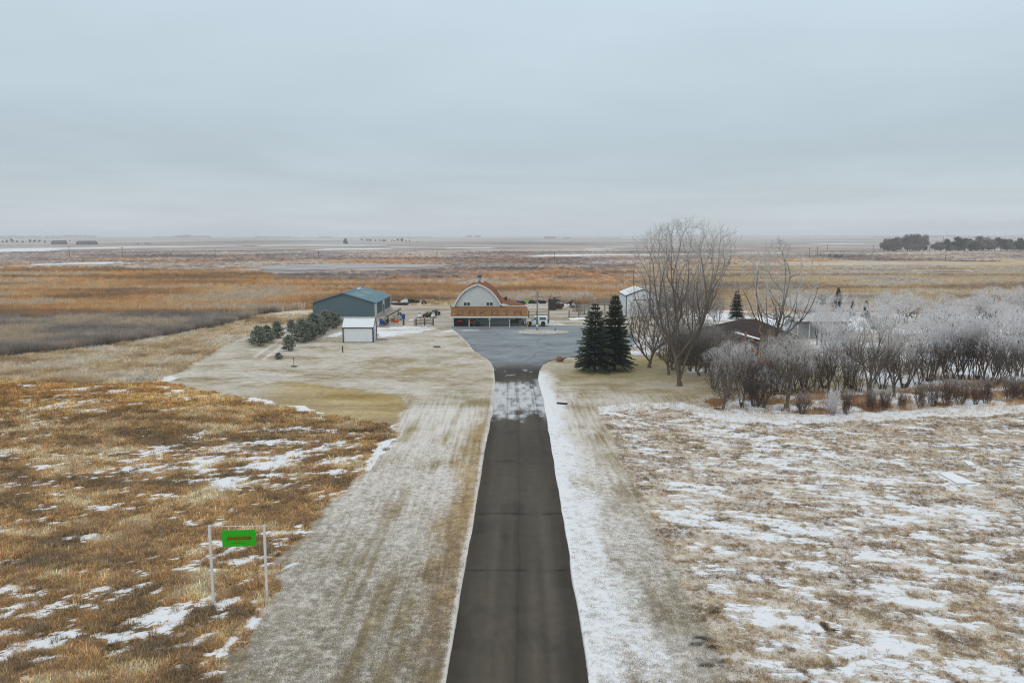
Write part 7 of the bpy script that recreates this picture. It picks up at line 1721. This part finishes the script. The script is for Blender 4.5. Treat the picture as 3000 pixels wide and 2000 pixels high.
def far_crown(seed, h, w, dens, mat, leaf, base=.08):
    rg = random.Random(seed); V, Fc, segs = [], [], []
    for i in range(5):
        a = rg.uniform(0,6.28); segs.append((0,0,-.5,math.cos(a)*w*.25,math.sin(a)*w*.25,h*.75,h*.012,h*.006,0,0))
    lobes = [(Vector((rg.uniform(-.55,.55)*w, rg.uniform(-.55,.55)*w, h*rg.uniform(.15,.78))), rg.uniform(.28,.45)*w) for _ in range(12)]
    for i in range(dens):
        c, r = rg.choice(lobes); d = Vector((rg.gauss(0,1),rg.gauss(0,1),rg.gauss(0,1))).normalized(); p = c + d*r*(rg.random()**.4)
        p.z = max(h*base, min(h, p.z)); u = Vector((rg.gauss(0,.5),rg.gauss(0,.5),rg.gauss(.3,.8))).normalized()*leaf*rg.uniform(.6,1.6); v = Vector((rg.gauss(0,1),rg.gauss(0,1),rg.gauss(0,.5))).normalized()*leaf*.22; o = len(V)
        V.extend([tuple(p-v),tuple(p+v),tuple(p+u)]); Fc.append((o,o+1,o+2))
    return segs_mesh('trunk', segs, 'bark_brown', 4), np_mesh('crown', V, Fc, mat, smooth=False)
plain('far_twigs', (.20,.18,.172), .95, var=.25, scale=.2); plain('far_needles', (.045,.058,.062), .95, var=.3, scale=.2)
FG = [far_crown(200+i, 12, 6, 2600, 'far_twigs', 1.0) for i in range(3)]; FE = [far_crown(220+i, 11, 4.6, 2400, 'far_needles', .8) for i in range(3)]
GROVE = [(2588,737,704,0),(2602,737,697,1),(2622,737,694,2),(2640,737,692,0),(2658,737,684,1),(2676,737,680,2),(2694,736,686,0)]
for i, (px, pb, pt, v) in enumerate(GROVE):
    g, s = px_scale(px, pb, pt, 11.5); put_tree('far_tree', '%s bare tree from the left in the rounded far grove at right' % ORD[i], 'tree', FG[v], g, i, s, 'rounded far grove at right')
g, s = px_scale(2705,736,695,10.5); put_tree('far_tree', 'dark evergreen at the right end of the rounded far grove', 'tree', FE[0], g, 1, s)
ROW = [(2738,736,712,0,0),(2755,736,708,0,1),(2773,736,694,1,0),(2791,736,706,0,2),(2808,736,689,1,1),(2826,736,704,0,0),(2844,736,692,1,2),(2862,736,703,0,1),(2878,735,689,0,2),(2896,735,693,1,0),(2914,735,702,0,0),(2932,735,692,1,1),(2950,735,701,0,1),(2968,734,694,1,2),(2985,734,691,1,0),(3003,734,702,0,2),(3022,734,693,1,1)]
for i, (px, pb, pt, e, v) in enumerate(ROW):
    g, s = px_scale(px, pb, pt, 11.0); t = put_tree('far_tree', '%s tree from the left in the dark far tree row at the right edge' % ORD[i], 'tree', (FE if e else FG)[v], g, i, s, 'dark far tree row at the right edge'); t.scale = (s*1.45, s*1.45, s)
for i, (px, pb, pt, e, w_) in enumerate(((20,711,700,1,1),(36,711,698,1,1),(50,711,702,1,1),(66,712,705,0,1),(88,711,701,0,1),(102,711,699,1,.6),(116,711,702,0,1),(132,712,704,0,1),(8,711,704,0,1),(190,708,703,0,1),(205,708,703,1,1))):
    g, s = px_scale(px, pb, pt, 11.0); put_tree('far_tree', '%s tree from the left around the far farmstead at the left edge' % ORD[sorted([20,36,50,66,88,102,116,132,8,190,205]).index(px)], 'tree', (FE if e else FG)[i % 3], g, i, s, 'trees of the far farmstead at left')
g, s = px_scale(1012,716,697.5,11.5); put_tree('far_tree', 'lone bare tree left of the middle farmstead on the plain', 'tree', FG[1], g, 0, s)
MID = [(1058,705,698,1),(1062,705,699,1),(1100,707,700,0),(1112,707,701,0),(1148,708,701,1),(1156,708,702,1),(1166,708,699,0),(1178,709,698,0),(1190,709,702,1),(1200,709,702,1),(1222,711,707,0),(1230,711,707.5,0)]
for i, (px, pb, pt, e) in enumerate(MID):
    g, s = px_scale(px, pb, pt, 11.0); put_tree('far_tree', '%s tree from the left in the middle farmstead on the horizon' % ORD[i], 'tree', (FE if e else FG)[i % 3], g, i, s, 'trees of the middle farmstead')
for i, (px, pb, pt) in enumerate(((404,716,712),(427,715,711),(436,715,711.5),(2405,748,744),(2430,753,744),(2448,755,743),(2462,755,744))):
    g, s = px_scale(px, pb, pt, 11.0); m = FG[i % 3]
    put_tree('far_bush', ('lone low bush far out on the left plain','left of two low bushes far out on the left plain','right of two low bushes far out on the left plain','small frosted bush beside the short utility pole','left frosted bush of the clump in the right meadow','middle frosted bush of the clump in the right meadow','right frosted bush of the clump in the right meadow')[i], 'bush', m, g, i, (s*(1.6 if i < 3 else 1.4)), None, .62)
def woods():
    rg = random.Random(77); V, Fc = [], []
    def tri(x, y, z, r):
        o = len(V); a = rg.uniform(0,3.14); V.extend([(x-r*math.cos(a), y-r*math.sin(a), z-r*.5),(x+r*math.cos(a), y+r*math.sin(a), z-r*.5),(x, y, z+r*rg.uniform(.6,1.3))]); Fc.append((o,o+1,o+2))
    for (px0, px1, pb, hpx) in ((-60,60,697.5,9),(55,180,697,9),(180,275,696.5,10),(445,505,697,6),(510,550,697,11),(552,612,697,8),(745,782,696.5,6),(785,850,696.5,5),(930,970,696,5),(1050,1270,697.5,6),(1365,1382,696,8),(1388,1408,696,7),(1595,1628,699,8),(1650,1672,699,4),(1755,1820,700,4.5),(1425,1440,692.5,3),(2700,2760,697,9),(2560,2700,697,6),(2820,3060,698,8)):
        a, b = G(px0, pb), G(px1, pb); w = b[0]-a[0]; hh = hpx/F*a[1]; n = int(260 + w*.5)
        for i in range(min(n, 900)):
            x = a[0] + w*rg.random(); env = (.35 + .65*float(fbm(x/(hh*3.5), pb, 3, 7)))*hh; y = a[1] + rg.uniform(0, hh*3); tri(x, y, rg.random()**.7*env, hh*.17)
    struct(link('distant_woods', np_mesh('distant_woods', V, Fc, 'far_twigs', smooth=False)), 'stuff')
woods()

# ---------------- the cold haze over the plain
m_, nt_, b_ = new_mat('cold_haze'); nt_.nodes.remove(b_)
pv = nt_.nodes.new('ShaderNodeVolumePrincipled'); pv.inputs['Color'].default_value = (.86,.92,.97,1); pv.inputs['Density'].default_value = HAZE_D; pv.inputs['Anisotropy'].default_value = 0.0
nt_.links.new(pv.outputs[0], nt_.nodes['Material Output'].inputs['Volume'])
hz = MB().box(-9600, 9600, -600, 14600, -3.0, 62.0).build('haze', 'cold_haze', None); struct(hz, 'stuff')
